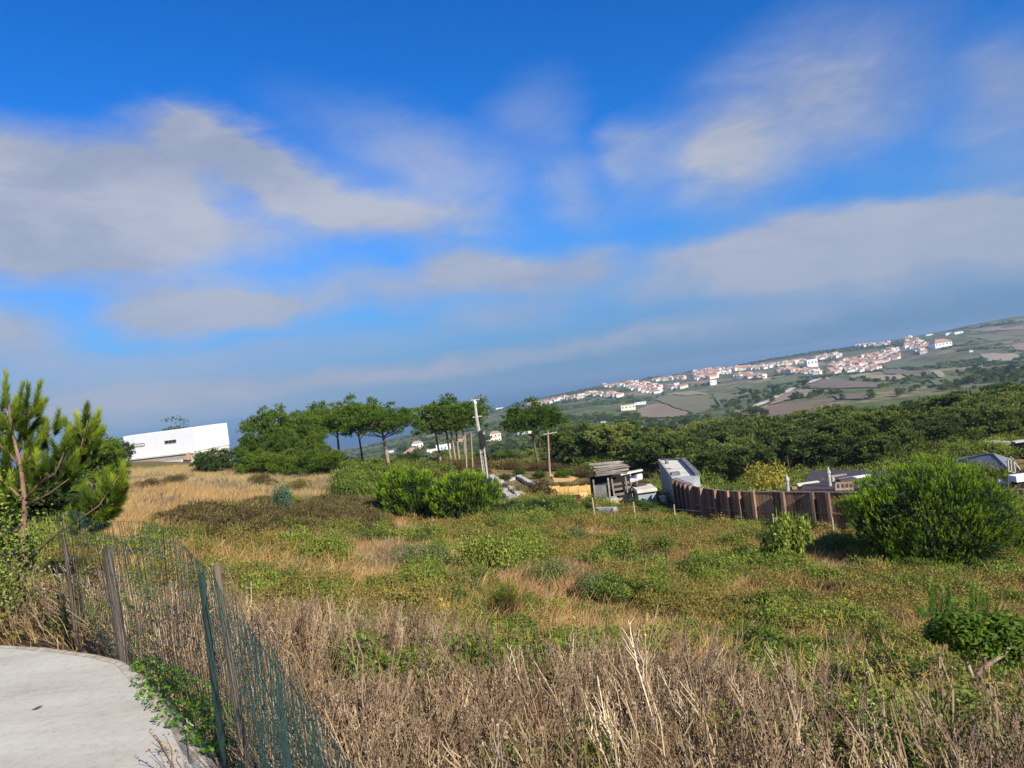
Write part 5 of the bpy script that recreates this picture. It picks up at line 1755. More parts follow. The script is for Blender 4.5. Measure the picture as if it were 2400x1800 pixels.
def rock_mesh(seed, mat):
    import bmesh
    g = np.random.default_rng(seed)
    bm = bmesh.new(); bmesh.ops.create_icosphere(bm, subdivisions=3, radius=1)
    pl = unit(g.normal(size=(9, 3))); dd = g.uniform(.55, .92, 9)
    for v in bm.verts:
        c = np.array(v.co)
        for p, q in zip(pl, dd):
            t = c @ p - q
            if t > 0: c = c - p * t
        v.co = c + .03 * np.array([math.sin(c[1] * 9 + seed), math.sin(c[2] * 8), math.sin(c[0] * 11)])
    me = bpy.data.meshes.new('rock'); bm.to_mesh(me); bm.free(); me.materials.append(mat)
    return me


def rocks(name, px, py, d, w, h, label, mat, seed):
    p = at(px, py, d) if d else gp(px, py)
    o = place(name, rock_mesh(seed, mat), None, p + Vector((0, 0, h * .25)), (0, .1, seed), (w / 2 * 1.1, w / 2, h / 1.5))
    tag(o, label, 'rock')


terraces()


def pool():
    d = 36.5
    P = [Vector(flat(x, y, -7.75)) for x, y in ((1338, 1203), (1440, 1200), (1440, 1222), (1330, 1226))]
    z = -7.45
    P = [Vector(flat(x, y, z)) for x, y in ((1345, 1192), (1441, 1189), (1447, 1214), (1335, 1218))]
    e = empty('pool', (*P[0], z - .6), 'blue lined rectangular pool tank with pale rim behind the wire fence', 'pool')
    off = Vector(e.location)
    mb = MB(); mb.prism([(p.x - off.x, p.y - off.y) for p in P], -.6, .5); mb.build('tank', M_BLUEPOOL, e)
    for i in range(4):
        a, b = P[i] - Vector(off[:2]), P[(i + 1) % 4] - Vector(off[:2])
        mb = MB(); mb.bar((a.x, a.y, .56), (b.x, b.y, .56), .22, .12); mb.build('rim', M_STONE if i else M_CONC, e)
    CLEAR.append([tuple(p) for p in P])


pool()


# ------------------------------------------------------------------ buildings behind the timber fence
def garden_building():
    d = 46.0
    z = -8.15
    P = [Vector(flat(x, y, z)) for x, y in ((1885, 1146), (2110, 1140), (2110, 1103), (1905, 1103))]
    e = empty('garden_building', (*P[0], -10.6), 'low dark flat roofed building right behind the timber fence', 'building')
    off = Vector(e.location); o2 = Vector(off[:2])
    mb = MB(); mb.prism([tuple(p - o2) for p in P], -.4, z - .2 - off.z); mb.build('walls', M_CONC_DARK, e)
    mb = MB(); mb.prism([tuple((p - o2) + ((p - sum(P, Vector((0, 0))) / 4).normalized() * .25)) for p in P], z - .198 - off.z, z - off.z); mb.build('roof', M_MAROON, e)
    for x, y, s, m in ((2005, 1120, (1.9, .35, .08), M_WHITE), (1960, 1116, (1.2, .3, .07), M_GREYPLANK), (1985, 1130, (1.0, .5, .22), M_MAROON)):
        q = Vector(flat(x, y, z)) - o2; mb = MB(); mb.box((q.x, q.y, z + s[2] / 2 - off.z), s, .1); mb.build('roof_panel', m, e)
    CLEAR.append([tuple(p) for p in P])
    # wooden deck frame in front of it
    d = 40.0
    B = at(1965, 1140, d)
    e = empty('timber_rack', B, 'pale open timber rack standing just behind the fence beside the round pine bush', 'frame')
    off = Vector(B)
    for y in (1133, 1147):
        mb = MB(); a, b = W(1957, y, d) - off, W(1997, y - 2, d) - off; mb.bar(a, b, .10, .12); mb.build('rail', M_TIMBER_PALE, e)
    for x in (1958, 1968, 1978, 1988, 1997):
        mb = MB(); a, b = W(x, 1133, d) - off, W(x + 1, 1150, d) - off; mb.bar(a, b, .09); mb.build('post', M_TIMBER_PALE, e)
    # carved pale posts
    for i, (x, yt, yb, lb) in enumerate(((1843, 1111, 1152, 'pale pointed post behind the brown fence, leftmost of three'), (1940, 1094, 1128, 'pale pointed post behind the brown fence, tallest of three'), (1951, 1114, 1152, 'forked pale post behind the brown fence, beside the timber frame'))):
        d = 41.0 + i * .8
        a, b = W(x, yt, d), W(x + 4, yb, d)
        e = empty('carved_post', (b.x, b.y, h1(b.x, b.y)), lb, 'post')
        off = Vector(e.location)
        mb = MB(); mb.tube([Vector((0, 0, 0)), b - off, a - off + Vector((0, 0, -.35))], [.10, .10, .09], 8); mb.build('shaft', M_POLE, e)
        mb = MB(); mb.tube([a - off + Vector((0, 0, -.36)), a - off + Vector((0, 0, -.28)), a - off], [.14, .12, .02], 8); mb.build('tip', M_POLE, e)
        if i == 2:
            for s in (-1, 1):
                mb = MB(); mb.tube([b - off + Vector((0, 0, .45)), b - off + Vector((s * .28, 0, -.05))], [.05, .05], 6); mb.build('brace', M_POLE, e)
    # timber stacked on the ground
    g = random.Random(12)
    for i, (x, y, L_, m) in enumerate(((1893, 1133, 1.3, M_ROOF_SCREED), (1900, 1140, 1.2, M_OCHRE), (1870, 1142, .8, M_TIMBER), (1918, 1142, 1.1, M_GREYPLANK))):
        p = W(x, y, 43.5); o = MB(); o.box((0, 0, 0), (L_, .3, .14), g.uniform(-.1, .1))
        q = o.build('plank', m); q.location = p
        tag(q, ('cream long plank on the heap behind the fence', 'ochre board under the cream plank behind the fence', 'dark short beam at the left of the heap behind the fence', 'grey plank at the right of the heap behind the fence')[i], 'plank')
    e = empty('rubble_heap', at(1905, 1150, 43.6), 'heap of earth and rubble carrying planks behind the timber fence', 'heap')
    o = place('earth', rock_mesh(31, M_ROCK), e, (0, .2, .35), (0, 0, .3), (1.9, 1.0, 1.35))
    p = W(1925, 1126, 44); o = place('pampas_grass', grass_tuft(77, 160, .8, leafy('pale_plume', [(0, (.45, .45, .42)), (1, (.7, .7, .68))], .2), .15, .6, .02), None, (p.x, p.y, p.z - .5))
    tag(o, 'pale feathery grass clump above the planks behind the fence', 'plant')
    p = at(1810, 1150, 42.5); o = place('yellow_bush', low_shrub_mesh(78, 1500, 1.5, 2.2, .10, leafy('ochre_leaves', [(0, (.22, .20, .03)), (1, (.46, .38, .05))], .3), M_BARK, .5), None, (p.x, p.y, W(1810, 1158, 42.5).z - .4))
    tag(o, 'yellow flowering bush behind the middle of the timber fence', 'shrub')
    # banana-like pale plant
    p = W(1655, 1138, 45); o = place('broadleaf_plant', grass_tuft(79, 26, 1.3, M_SHRUB_YEL, .12, .5, .16), None, (p.x, p.y, p.z - .8))
    tag(o, 'broad leaved yellowish plant just behind the concrete building', 'plant')
    p = W(1640, 1105, 50); o = place('broadleaf_plant', grass_tuft(80, 16, 1.4, M_SHRUB_YEL, .10, .3, .14), None, (p.x, p.y, p.z - .8))
    tag(o, 'narrow pale leaved plant at the far corner of the concrete building', 'plant')


garden_building()


def right_building():
    z1 = -9.3
    e = empty('grey_roof_house', (*flat(2330, 1100, z1 - 1), -12.2), 'house with low grey hipped roof behind the round pine bush at right', 'house')
    off = Vector(e.location)
    def r(px, py, z): q = flat(px, py, z); return Vector((q[0], q[1], z)) - off
    R1, R2 = r(2312, 1063, -9.05), r(2330, 1064, -9.05)
    e1, e2, e3, e4 = r(2225, 1085, -9.75), r(2366, 1100, -9.75), r(2362, 1074, -9.75), r(2245, 1073, -9.75)
    mb = MB(); mb.add([e1, e2, e3, e4, R1, R2], [(0, 1, 5, 4), (1, 2, 5), (2, 3, 4, 5), (3, 0, 4), (3, 2, 1, 0)]); mb.build('roof', M_SHEET, e)
    for a, b in ((e1, R1), (e2, R2), (R1, R2), (e3, R2)):
        mb = MB(); mb.bar(a, b, .10, .05); mb.build('ridge_cap', M_STEEL, e)
    f1, f2, f3, f4 = r(2285, 1103, -10.3), r(2382, 1131, -10.3), r(2372, 1102, -9.9), r(2310, 1096, -9.9)
    mb = MB(); mb.add([f1, f2, f3, f4], [(0, 1, 2, 3)]); mb.add([v - Vector((0, 0, .12)) for v in (f1, f2, f3, f4)], [(3, 2, 1, 0)]); mb.add([f1, f2, f2 - Vector((0, 0, .12)), f1 - Vector((0, 0, .12))], [(0, 3, 2, 1)]); mb.build('lower_roof', M_SHEET, e)
    mb = MB(); mb.prism([(v.x, v.y) for v in (e1 * .97, e2 * .97, e3 * .97, e4 * .97)], -.3, -9.80 - off.z); mb.build('walls', M_CONC_DARK, e)
    # white pergola frame
    d = 44.0
    B = at(2385, 1110, d)
    e = empty('white_pergola', B, 'white slanting post frame beside the grey hipped roof at the right edge', 'frame')
    off = Vector(B)
    for a, b in (((2362, 1074), (2364, 1104)), ((2368, 1070), (2371, 1107)), ((2374, 1074), (2380, 1108)), ((2368, 1070), (2391, 1101)), ((2362, 1076), (2374, 1074)), ((2364, 1104), (2381, 1108))):
        mb = MB(); mb.bar(W(*a, d) - off, W(*b, d) - off, .065); mb.build('beam', M_POLE, e)
    d = 41.0
    B = at(2395, 1130, d)
    e = empty('white_block', B, 'white block with dark opening below at the right edge above the slatted fence', 'building')
    off = Vector(B)
    mb = MB(); box_px(mb, 2382, 2440, 1113, 1127, d, .7, 0, off); mb.build('top', M_WHITE, e)
    mb = MB(); box_px(mb, 2386, 2440, 1127.2, 1150, d + .1, .5, 0, off); mb.build('opening', M_BLACK, e)
    d = 42.0
    e = empty('curved_pipe', at(2370, 1140, d), 'pale curved wall end above the slatted fence at right', 'wall')
    off = Vector(e.location)
    mb = MB(); mb.tube([W(2340, 1130, d) - off, W(2362, 1136, d) - off, W(2376, 1132, d) - off, W(2382, 1140, d) - off, W(2384, 1152, d) - off], [.16, .15, .14, .12, .12], 8); mb.build('coping', M_CREAM, e, smooth=True)
    # dark retaining wall with pale coping stones
    pts = [W(2262, 1050, 66), W(2320, 1036, 63), W(2380, 1036, 60), W(2470, 1030, 57)]
    e = empty('retaining_wall', at(2380, 1060, 60), 'long dark retaining wall with pale coping stones at the right edge', 'wall')
    off = Vector(e.location)
    for i in range(3):
        a, b = pts[i], pts[i + 1]; zb = min(h1(a.x, a.y), h1(b.x, b.y)) - .5
        mb = MB(); mb.prism([(a.x - off.x, a.y - off.y), (b.x - off.x, b.y - off.y), (b.x - off.x, b.y + .5 - off.y), (a.x - off.x, a.y + .5 - off.y)], zb - off.z, a.z - off.z)
        mb.build('wall_section', M_CONC_DARK, e)
        for t in (.15, .5, .8):
            q = a.lerp(b, t) - off; mb = MB(); mb.box((q.x, q.y + .2, a.z - off.z + .06), (1.1, .6, .12), .05); mb.build('coping_stone', M_STONE, e)
    # ochre hut among the trees
    d = 88
    B = at(2238, 1030, d)
    e = empty('wooden_hut', B, 'small orange brown wooden hut half hidden in the wood at right', 'hut')
    off = Vector(B)
    zt = W(2238, 999, d).z - off.z
    mb = MB(); mb.box((0, 0, zt * .42), (1.6, 1.6, zt * .85)); mb.build('walls', M_OCHRE, e)
    mb = MB(); mb.add([(-1.1, -1, zt * .84), (1.1, -1, zt * .84), (1.1, 1, zt * .84), (-1.1, 1, zt * .84), (-1.1, 0, zt), (1.1, 0, zt)], [(0, 1, 5, 4), (2, 3, 4, 5), (1, 2, 5), (3, 0, 4), (3, 2, 1, 0)]); mb.build('roof', M_TERRA, e)
    mb = MB(); mb.box((.1, -.83, zt * .3), (.5, .06, zt * .5)); mb.build('door', M_TIMBER, e)


right_building()

# ------------------------------------------------------------------ poles
def poles():
    d = 60.0
    B = at(1143, 1145, d)
    e = empty('utility_pole', B, 'leaning pale utility pole with dark box and splayed lattice legs', 'utility pole')
    off = Vector(B)
    def w(px, py, dd=0): return W(px, py, d + dd) - off
    mb = MB(); mb.tube([w(1113, 944), w(1117, 980), w(1124, 1020), w(1130, 1062)], [.10, .13, .15, .16], 8); mb.build('mast', M_POLE, e)
    mb = MB(); mb.tube([w(1111, 939), w(1115, 946)], [.08, .13], 8); mb.build('cap', M_WHITE, e)
    feet = [(1136, 1142, -.4), (1145, 1142, -.4), (1146, 1142, .5), (1140, 1142, .5)]
    tops = [(1123, 1040, -.15), (1133, 1040, -.15), (1134, 1040, .15), (1126, 1040, .15)]
    for f, t in zip(feet, tops):
        mb = MB(); a = w(*t); b = w(*f); b.z = -.2; mb.tube([a, b], [.05, .06], 6); mb.build('leg', M_POLE, e)
    for k in range(6):
        t = (k + .5) / 6
        m = MB()
        for i in range(4):
            a0 = w(*tops[i]); b0 = w(*feet[i]); a1 = w(*tops[(i + 1) % 4]); b1 = w(*feet[(i + 1) % 4])
            m.bar(a0.lerp(b0, t), a1.lerp(b1, min(1, t + .13)), .05)
        m.build('lattice_brace', M_WIRE, e)
    mb = MB(); c = w(1131, 1028, -.35); mb.box(c, (.42, .38, 1.35)); mb.build('transformer', M_BLACK, e, .03)
    mb = MB(); c = w(1134, 1018, -.5); mb.tube([c, c + Vector((0, 0, .25))], [.12, .10], 8); mb.build('insulator', M_STEEL, e)
    for a, b in (((1104, 938), (1124, 936)), ((1108, 978), (1130, 975))):
        mb = MB(); mb.bar(w(*a), w(*b), .08); mb.build('crossarm', M_POLE, e)
    for x in (1104, 1113, 1123):
        mb = MB(); c = w(x, 937); mb.tube([c, c + Vector((0, 0, .22))], [.05, .03], 6); mb.build('insulator', M_STEEL, e)
    # slim wooden poles
    for px, yt, yb, d, lb, r in ((1284, 1011, 1112, 74, 'slim bare wooden pole standing right of the lone dark pine', .11), (1090, 1018, 1118, 66, 'thin pale bare trunk just left of the utility pole', .09), (1104, 1015, 1112, 68, 'second thin bare trunk touching the utility pole on its left', .08), (1264, 1020, 1085, 90, 'thinnest grey stem between the lone pine and the wooden pole', .06)):
        a = W(px, yt, d); b = at(px + 4, yb, d)
        e = empty('wooden_pole', b, lb, 'pole')
        off = Vector(b)
        mb = MB(); mb.tube([Vector((0, 0, -.3)), (a - off) * .5, a - off], [r, r * .9, r * .75], 7); mb.build('shaft', M_BARK_PALE, e)
        if px == 1284:
            t = a - off; mb = MB(); mb.bar(t + Vector((-.5, 0, -.25)), t + Vector((.9, 0, -.2)), .08); mb.build('crossarm', M_POLE, e)


poles()


def crossarm_board():
    d = 84
    e = empty('white_signboard', at(1240, 1110, d), 'long pale board resting in the fork of the lone dark pine', 'board')
    off = Vector(e.location)
    mb = MB(); mb.bar(W(1213, 1017, d) - off, W(1246, 1012, d) - off, .2, .28); mb.build('board', M_WHITE, e)


crossarm_board()


# ------------------------------------------------------------------ post and wire fence across the field
def field_fence():
    right = [(1197, 1190, 1217), (1243, 1186, 1219), (1279, 1172, 1223), (1325, 1175, 1222), (1399, 1165, 1240), (1490, 1176, 1233), (1585, 1182, 1237), (1695, 1145, 1240), (1815, 1204, 1255), (1958, 1212, 1279), (2110, 1250, 1312), (2290, 1290, 1330), (2430, 1290, 1345)]
    left = [(652, 1264, 1284), (703, 1262, 1280), (752, 1258, 1272), (838, 1240, 1266), (876, 1240, 1258), (906, 1236, 1256), (940, 1224, 1241), (973, 1220, 1236), (1095, 1207, 1228), (1121, 1202, 1226)]
    for nm, rows, lab, rad in (('field_fence', right, 'post and wire fence with pale wooden posts in front of the timber fence', .036), ('field_fence', left, 'low line of thin stakes across the grass left of and under the pine bushes', .03)):
        P = []
        for px, yt, yb in rows:
            p = gp(px, yb, 15) or at(px, yb, 35)
            H = (yb - yt) / F * p.y
            P.append((p, H, px, yt))
        e = empty(nm, P[4][0], lab, 'fence'); off = Vector(P[4][0])
        g = random.Random(4)
        tops = []
        for p, H, px, yt in P:
            q = p - off; t = q + Vector((g.uniform(-.05, .05), g.uniform(-.04, .04), H)); tops.append((q, t))
            mb = MB(); mb.tube([q + Vector((0, 0, -.3)), q.lerp(t, .5) + Vector((g.uniform(-.02, .02), 0, 0)), t], [rad * 1.05, rad, rad * .85], 7); mb.build('post', M_POST, e)
        for f in ((.9, .5) if rad > .032 else (.8,)):
            mb = MB()
            for (q0, t0), (q1, t1) in zip(tops, tops[1:]):
                a, b = q0.lerp(t0, f), q1.lerp(t1, f); a.z = min(a.z, q0.z + 1.1 * f); b.z = min(b.z, q1.z + 1.1 * f)
                mb.tube([a, a.lerp(b, .5) - Vector((0, 0, .05)), b], .0035, 3, cap=False)
            mb.build('wire', M_WIRE, e)


field_fence()


# ------------------------------------------------------------------ single shrubs and stones of the field
SH = {}
SH['green'] = [low_shrub_mesh(601 + i, 4200, .62, .62, .030, M_SHRUB, M_BARK, .5, 10) for i in range(3)]
SH['pale'] = [low_shrub_mesh(611 + i, 4600, .62, .60, .024, M_OLIVE, M_BARK, .7, 9) for i in range(2)]
SH['yellow'] = [low_shrub_mesh(621 + i, 3200, .60, .58, .026, M_SHRUB_YEL, M_BARK, .6, 9) for i in range(2)]
SH['blue'] = [low_shrub_mesh(631, 4200, .55, .85, .030, M_BLUEGREEN, M_BARK, .8, 6)]
SH['brown'] = [low_shrub_mesh(641, 3200, .60, .55, .028, M_BRAMBLE, M_BARK, .5, 8)]
SH['bigleaf'] = [low_shrub_mesh(651, 2400, .60, .75, .050, M_SHRUB, M_BARK, .3, 8)]


def field_shrubs():
    rows = [  # px, base py, width px, height/width, kind, label
        (770, 1338, 125, .62, 'green', 'rounded dark green shrub, largest on the left of the middle field'),
        (715, 1322, 70, .5, 'green', 'small low green shrub touching the left of the largest left shrub'),
        (985, 1338, 118, .5, 'pale', 'flat speckled green shrub left of centre in the field'),
        (1032, 1306, 82, .6, 'yellow', 'yellow topped green shrub behind the flat speckled one'),
        (935, 1268, 50, .5, 'yellow', 'small yellowish shrub below the pine bush pair on the left'),
        (985, 1252, 62, .4, 'pale', 'low grey green shrub at the foot of the left pine bush'),
        (1060, 1252, 55, .4, 'pale', 'low grey green shrub at the foot of the right pine bush'),
        (1150, 1352, 150, .6, 'green', 'big leafy green shrub in the centre of the field'),
        (1235, 1335, 130, .5, 'green', 'broad green shrub directly right of the big central shrub'),
        (1290, 1375, 120, .5, 'pale', 'wide greyish green shrub in front of the central shrubs'),
        (1130, 1385, 90, .6, 'green', 'green shrub just behind the rusty brown broom'),
        (1205, 1262, 80, .5, 'yellow', 'bright yellow green shrub near the fence below the stone terrace'),
        (1235, 1250, 60, .5, 'green', 'green shrub at the fence beside the bright yellow green one'),
        (1275, 1275, 80, .42, 'green', 'low dark green shrub in the grass below the pool, left one'),
        (1355, 1278, 90, .42, 'pale', 'low green shrub in the grass below the pool, right one'),
        (1432, 1250, 62, .5, 'green', 'small round vivid shrub just in front of the pool corner fence post'),
        (1517, 1248, 52, .45, 'green', 'small green shrub between two fence posts, below the block shed'),
        (1455, 1322, 118, .55, 'green', 'domed vivid green shrub in the middle right of the field'),
        (1392, 1402, 118, .52, 'pale', 'neat pale green dome shaped shrub near the grey stone'),
        (1530, 1375, 80, .6, 'green', 'upright green shrub left of the long green patch'),
        (1620, 1372, 120, .5, 'green', 'green shrub at the top of the long green patch'),
        (1680, 1402, 120, .5, 'yellow', 'yellow green shrub at the right end of the long green patch'),
        (1640, 1330, 60, .6, 'green', 'small dark green shrub between the domed shrub and the grey stone'),
        (1858, 1345, 118, .8, 'bigleaf', 'leafy pale green bush at the edge of the long dark shadow'),
        (1740, 1255, 60, .5, 'green', 'small shrub below the fence post in front of the timber fence'),
        (676, 1222, 62, 1.15, 'blue', 'rounded blue green bush standing in the dry meadow above the bramble bank'),
        (350, 1150, 70, .4, 'brown', 'flat olive brown bush in the dry meadow below the white house, left one'),
        (400, 1140, 70, .35, 'brown', 'flat olive brown bush in the dry meadow below the white house, right one'),
        (700, 1150, 60, .45, 'brown', 'reddish brown low bush at the top of the dry meadow below the green dome'),
        (620, 1140, 70, .4, 'brown', 'brownish low bush at the top of the dry meadow below the grove'),
        (370, 1222, 36, .5, 'green', 'tiny green bush alone in the straw coloured grass at left'),
        (455, 1255, 90, .4, 'yellow', 'low yellow green bush left of the bramble bank'),
        (520, 1275, 100, .4, 'green', 'low green bush under the left end of the bramble bank'),
        (90, 1330, 120, .8, 'green', 'leafy green shrub behind the wire fence under the young pine'),
        (165, 1380, 110, .6, 'yellow', 'yellowish leafy shrub behind the wire fence left of its rough post'),
        (20, 1400, 120, .9, 'bigleaf', 'dark leafy shrub at the left edge behind the wire fence'),
        (300, 1420, 90, .8, 'green', 'green shrub seen through the wire mesh right of the rough post'),
        (350, 1350, 110, .5, 'green', 'low green shrub beyond the top of the wire mesh'),
        (430, 1370, 90, .6, 'brown', 'olive brown shrub seen through the wire mesh left of the nearest post'),
        (650, 1400, 110, .5, 'green', 'green shrub right of the nearest fence post'),
        (760, 1445, 80, .7, 'pale', 'pale green shrub among the dead stalks left of centre'),
        (2230, 1345, 150, .45, 'green', 'low dark shrub in the shade under the round pine bush'),
        (1985, 1410, 90, .5, 'brown', 'olive brown shrub below the right end of the dark shadow'),
        (1960, 1560, 110, .6, 'green', 'dark green shrub above the dead brush at lower right'),
        (1860, 1590, 120, .5, 'green', 'spreading green shrub above the dead brush, right of centre'),
        (2090, 1575, 60, .9, 'green', 'narrow green shrub left of the flat crowned small tree'),
        (2130, 1560, 50, .9, 'green', 'second narrow green shrub left of the flat crowned small tree'),
        (1990, 1700, 100, .8, 'green', 'green shrub among the dead stalks at lower right'),
        (2115, 1705, 60, .9, 'yellow', 'small yellow green shrub among dead stalks at lower right'),
        (1100, 1745, 80, .6, 'green', 'small green shrub under the dead stalks at bottom centre'),
        (850, 1745, 100, .5, 'green', 'green weeds beside bare soil at bottom left of centre'),
        (2370, 1440, 90, .6, 'green', 'green shrub at the right edge above the flat crowned tree'),
    ]
    cnt = {}
    for px, py, wpx, hw, kd, lb in rows:
        p = gp(px, py)
        if p is None: p = at(px, py, 30)
        wd = wpx / F * p.y
        i = cnt.get(kd, 0); cnt[kd] = i + 1
        me = SH[kd][i % len(SH[kd])]
        s = wd / 1.2; hw = min(hw * 1.25, 1.3)
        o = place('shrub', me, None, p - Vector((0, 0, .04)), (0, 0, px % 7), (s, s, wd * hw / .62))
        tag(o, lb, 'shrub')


field_shrubs()


def special_plants():
    g = np.random.default_rng(61)
    # rusty broom
    p = gp(1190, 1468); H = 100 / F * p.y
    n = 420
    ax = cone_dirs(g, np.tile([[0, 0, 1.0]], (n, 1)), .28)
    base = g.normal(0, .06, (n, 3)) * [1, 1, .3] * H
    m = Merge().add(stems(base[:, None] + ax[:, None] * np.linspace(0, 1, 4)[None, :, None] * (g.uniform(.5, 1, n) * H)[:, None, None] + g.normal(0, .01, (n, 4, 3)), .004, .0015, g.uniform(.0, .5, n)))
    pos = base + ax * (g.uniform(.55, .95, n) * H)[:, None]
    m.add(shoots(g, pos, ax, .12, 9, .05, .006, .5), 1)
    m.add(shoots(g, base + ax * (g.uniform(.3, .75, n) * H)[:, None], ax, .10, 8, .045, .006, .6), 2)
    o = place('broom_shrub', m.mesh('broom', [M_STALK, M_SHRUB_YEL, M_RUST]), None, p)
    tag(o, 'upright rusty brown broom shrub with green tips in the field centre', 'shrub')
    # fern like shoots at right
    e = empty('fern_shoots', gp(2140, 1490), 'group of vivid green feathery upright shoots at right', 'plant')
    off = Vector(e.location)
    pos, ax, ln = [], [], []
    for px, py, L_, a in ((2195, 1460, 90, -4), (2215, 1470, 80, 8), (2205, 1480, 70, 14), (2175, 1495, 60, -10), (2278, 1455, 90, -2), (2290, 1470, 80, 6), (2310, 1475, 75, 12), (2325, 1480, 60, 18), (2160, 1505, 60, 4), (2235, 1480, 55, 10)):
        q = off.y
        A, B = W(px, py, q) - off, W(px + L_ * math.sin(R(a)), py - L_ * math.cos(R(a)), q) - off
        for _ in range(3):
            pos.append(np.array(A) + g.normal(0, .04, 3)); d = np.array(B - A) + g.normal(0, .05, 3); ln.append(np.linalg.norm(d)); ax.append(d / np.linalg.norm(d))
    m = Merge().add(shoots(g, np.array(pos), np.array(ax), np.array(ln), 150, .10, .008, .75))
    place('fronds', m.mesh('fronds', M_FERN), e)
    # small tree with a flat dark crown and a bare brown trunk
    b = gp(2300, 1690)
    e = empty('small_tree', b, 'small tree with flat dark green crown and bare brown trunk at right', 'tree')
    off = Vector(b); q = b.y
    def w(px, py, dd=0): return W(px, py, q + dd) - off
    for pts, r in (([(2296, 1690), (2292, 1620), (2280, 1590), (2262, 1540)], .035), ([(2280, 1592), (2310, 1560), (2350, 1535), (2380, 1500)], .03), ([(2262, 1545), (2235, 1520), (2215, 1500)], .02), ([(2292, 1625), (2340, 1600), (2400, 1610)], .015), ([(2310, 1560), (2300, 1520), (2290, 1490)], .02)):
        mb = MB(); P = [w(*t) for t in pts]; mb.tube(P, [r * (1 - .6 * i / (len(P) - 1)) for i in range(len(P))], 7); mb.build('trunk' if r > .033 else 'branch', M_BARK_PALE, e, smooth=True)
    lob = [(2215, 1480, 40, 26), (2255, 1470, 50, 30), (2300, 1475, 55, 34), (2350, 1478, 50, 36), (2390, 1490, 50, 36), (2290, 1510, 50, 24), (2350, 1520, 45, 24)]
    P, N_ = [], []
    for px, py, rx, rz in lob:
        c = np.array(w(px, py, g.uniform(-.3, .3))); s = sphere_dirs(g, 1500, -.7)
        P.append(c + s * (g.uniform(.25, 1.25, (1500, 1))) * np.array([rx, rx, rz]) / F * q); N_.append(cone_dirs(g, s * .5 + [0, 0, .6], .5))
    P, N_ = np.concatenate(P), np.concatenate(N_)
    m = Merge().add(leaves(P, N_, g.uniform(.02, .04, len(P)), np.clip(g.normal(.4, .2, len(P)), 0, 1), 8))
    place('crown', m.mesh('crown', M_PINE), e)
    # yellow flowers
    for px, py, n, lb in ((1043, 1450, 30, 'small clump of yellow flowers left of the rusty broom'), (2000, 1412, 14, 'yellow flower head highest at right of the field'), (1990, 1445, 34, 'brightest clump of yellow flowers at right of the field'), (1962, 1470, 14, 'faint yellow flowers below the brightest clump at right')):
        p = gp(px, py + 22); h = 24 / F * p.y + .1
        c = g.normal(0, .07, (n, 3)) + [0, 0, h]
        m = Merge()
        for _ in range(5): m.add(leaves(c + g.normal(0, .010, c.shape), cone_dirs(g, np.tile([[0, -.3, 1.0]], (n, 1)), .5), .035, g.uniform(0, 1, n), 9, 1.0), 0)
        P = c[:, None] * np.linspace(0.0, 1, 3)[None, :, None]
        m.add(stems(P, .003, .002, .4), 1)
        tag(place('yellow_flowers', m.mesh('flowers', [M_YELLOW, M_SHRUB]), None, p), lb, 'flowers')
    # long bare dead branches in the foreground
    for i, (pts, r, lb) in enumerate((
        ([(1050, 1500), (1110, 1512), (1180, 1545), (1260, 1580)], .012, 'long bare dead branch lying in the brush at centre'),
        ([(1190, 1740), (1250, 1620), (1330, 1560), (1420, 1530)], .010, 'pale dead branch rising to the right at bottom centre'),
        ([(820, 1640), (860, 1600), (915, 1575), (990, 1560)], .011, 'pale dead branch slanting above green weeds left of centre'),
        ([(690, 1735), (760, 1700), (860, 1665), (960, 1670)], .010, 'low dead branch near the wire fence at bottom left'),
        ([(1960, 1560), (2080, 1640), (2160, 1740), (2200, 1790)], .012, 'long leaning dead stem at lower right'),
        ([(1850, 1585), (1960, 1562), (2060, 1575), (2120, 1620)], .009, 'arched dead stem across the dark gap at right'),
        ([(1550, 1780), (1500, 1640), (1470, 1560)], .009, 'upright pale dead stem right of bottom centre'),
        ([(1300, 1800), (1360, 1680), (1440, 1600), (1500, 1570)], .010, 'forked dead stem at the bottom right of centre'),
        ([(2180, 1500), (2130, 1492), (2080, 1500)], .008, 'short bare twig below the feathery green shoots'),
    )):
        p0 = gp(*pts[len(pts) // 2]); d = p0.y * .93
        P = [W(x, y, d + .12 * k) for k, (x, y) in enumerate(pts)]
        lift = [max(0, h1(q.x, q.y) + .05 - q.z) for q in P]
        P = [q + Vector((0, 0, l)) for q, l in zip(P, lift)]
        P[0].z = min(P[0].z, h1(P[0].x, P[0].y) + .25)
        e = empty('dead_branch', P[0], lb, 'branch'); off = Vector(P[0])
        mb = MB(); mb.tube([q - off for q in P], [r * 1.1, *[r * (.9 - .18 * k) for k in range(len(P) - 1)]], 6); mb.build('stem', M_BARK_PALE, e, smooth=True)
        for k in range(7):
            j = k % (len(P) - 1); a = P[j].lerp(P[j + 1], g.uniform(.1, .95)) - off
            v = (P[j + 1] - P[j]).normalized() + Vector(g.normal(0, .6, 3)) + Vector((0, 0, .3))
            mb = MB(); b = a + v.normalized() * g.uniform(.12, .4); mb.tube([a, a.lerp(b, .5) + Vector(g.normal(0, .015, 3)), b], [r * .45, r * .3, r * .12], 4); mb.build('twig', M_BARK_PALE, e)
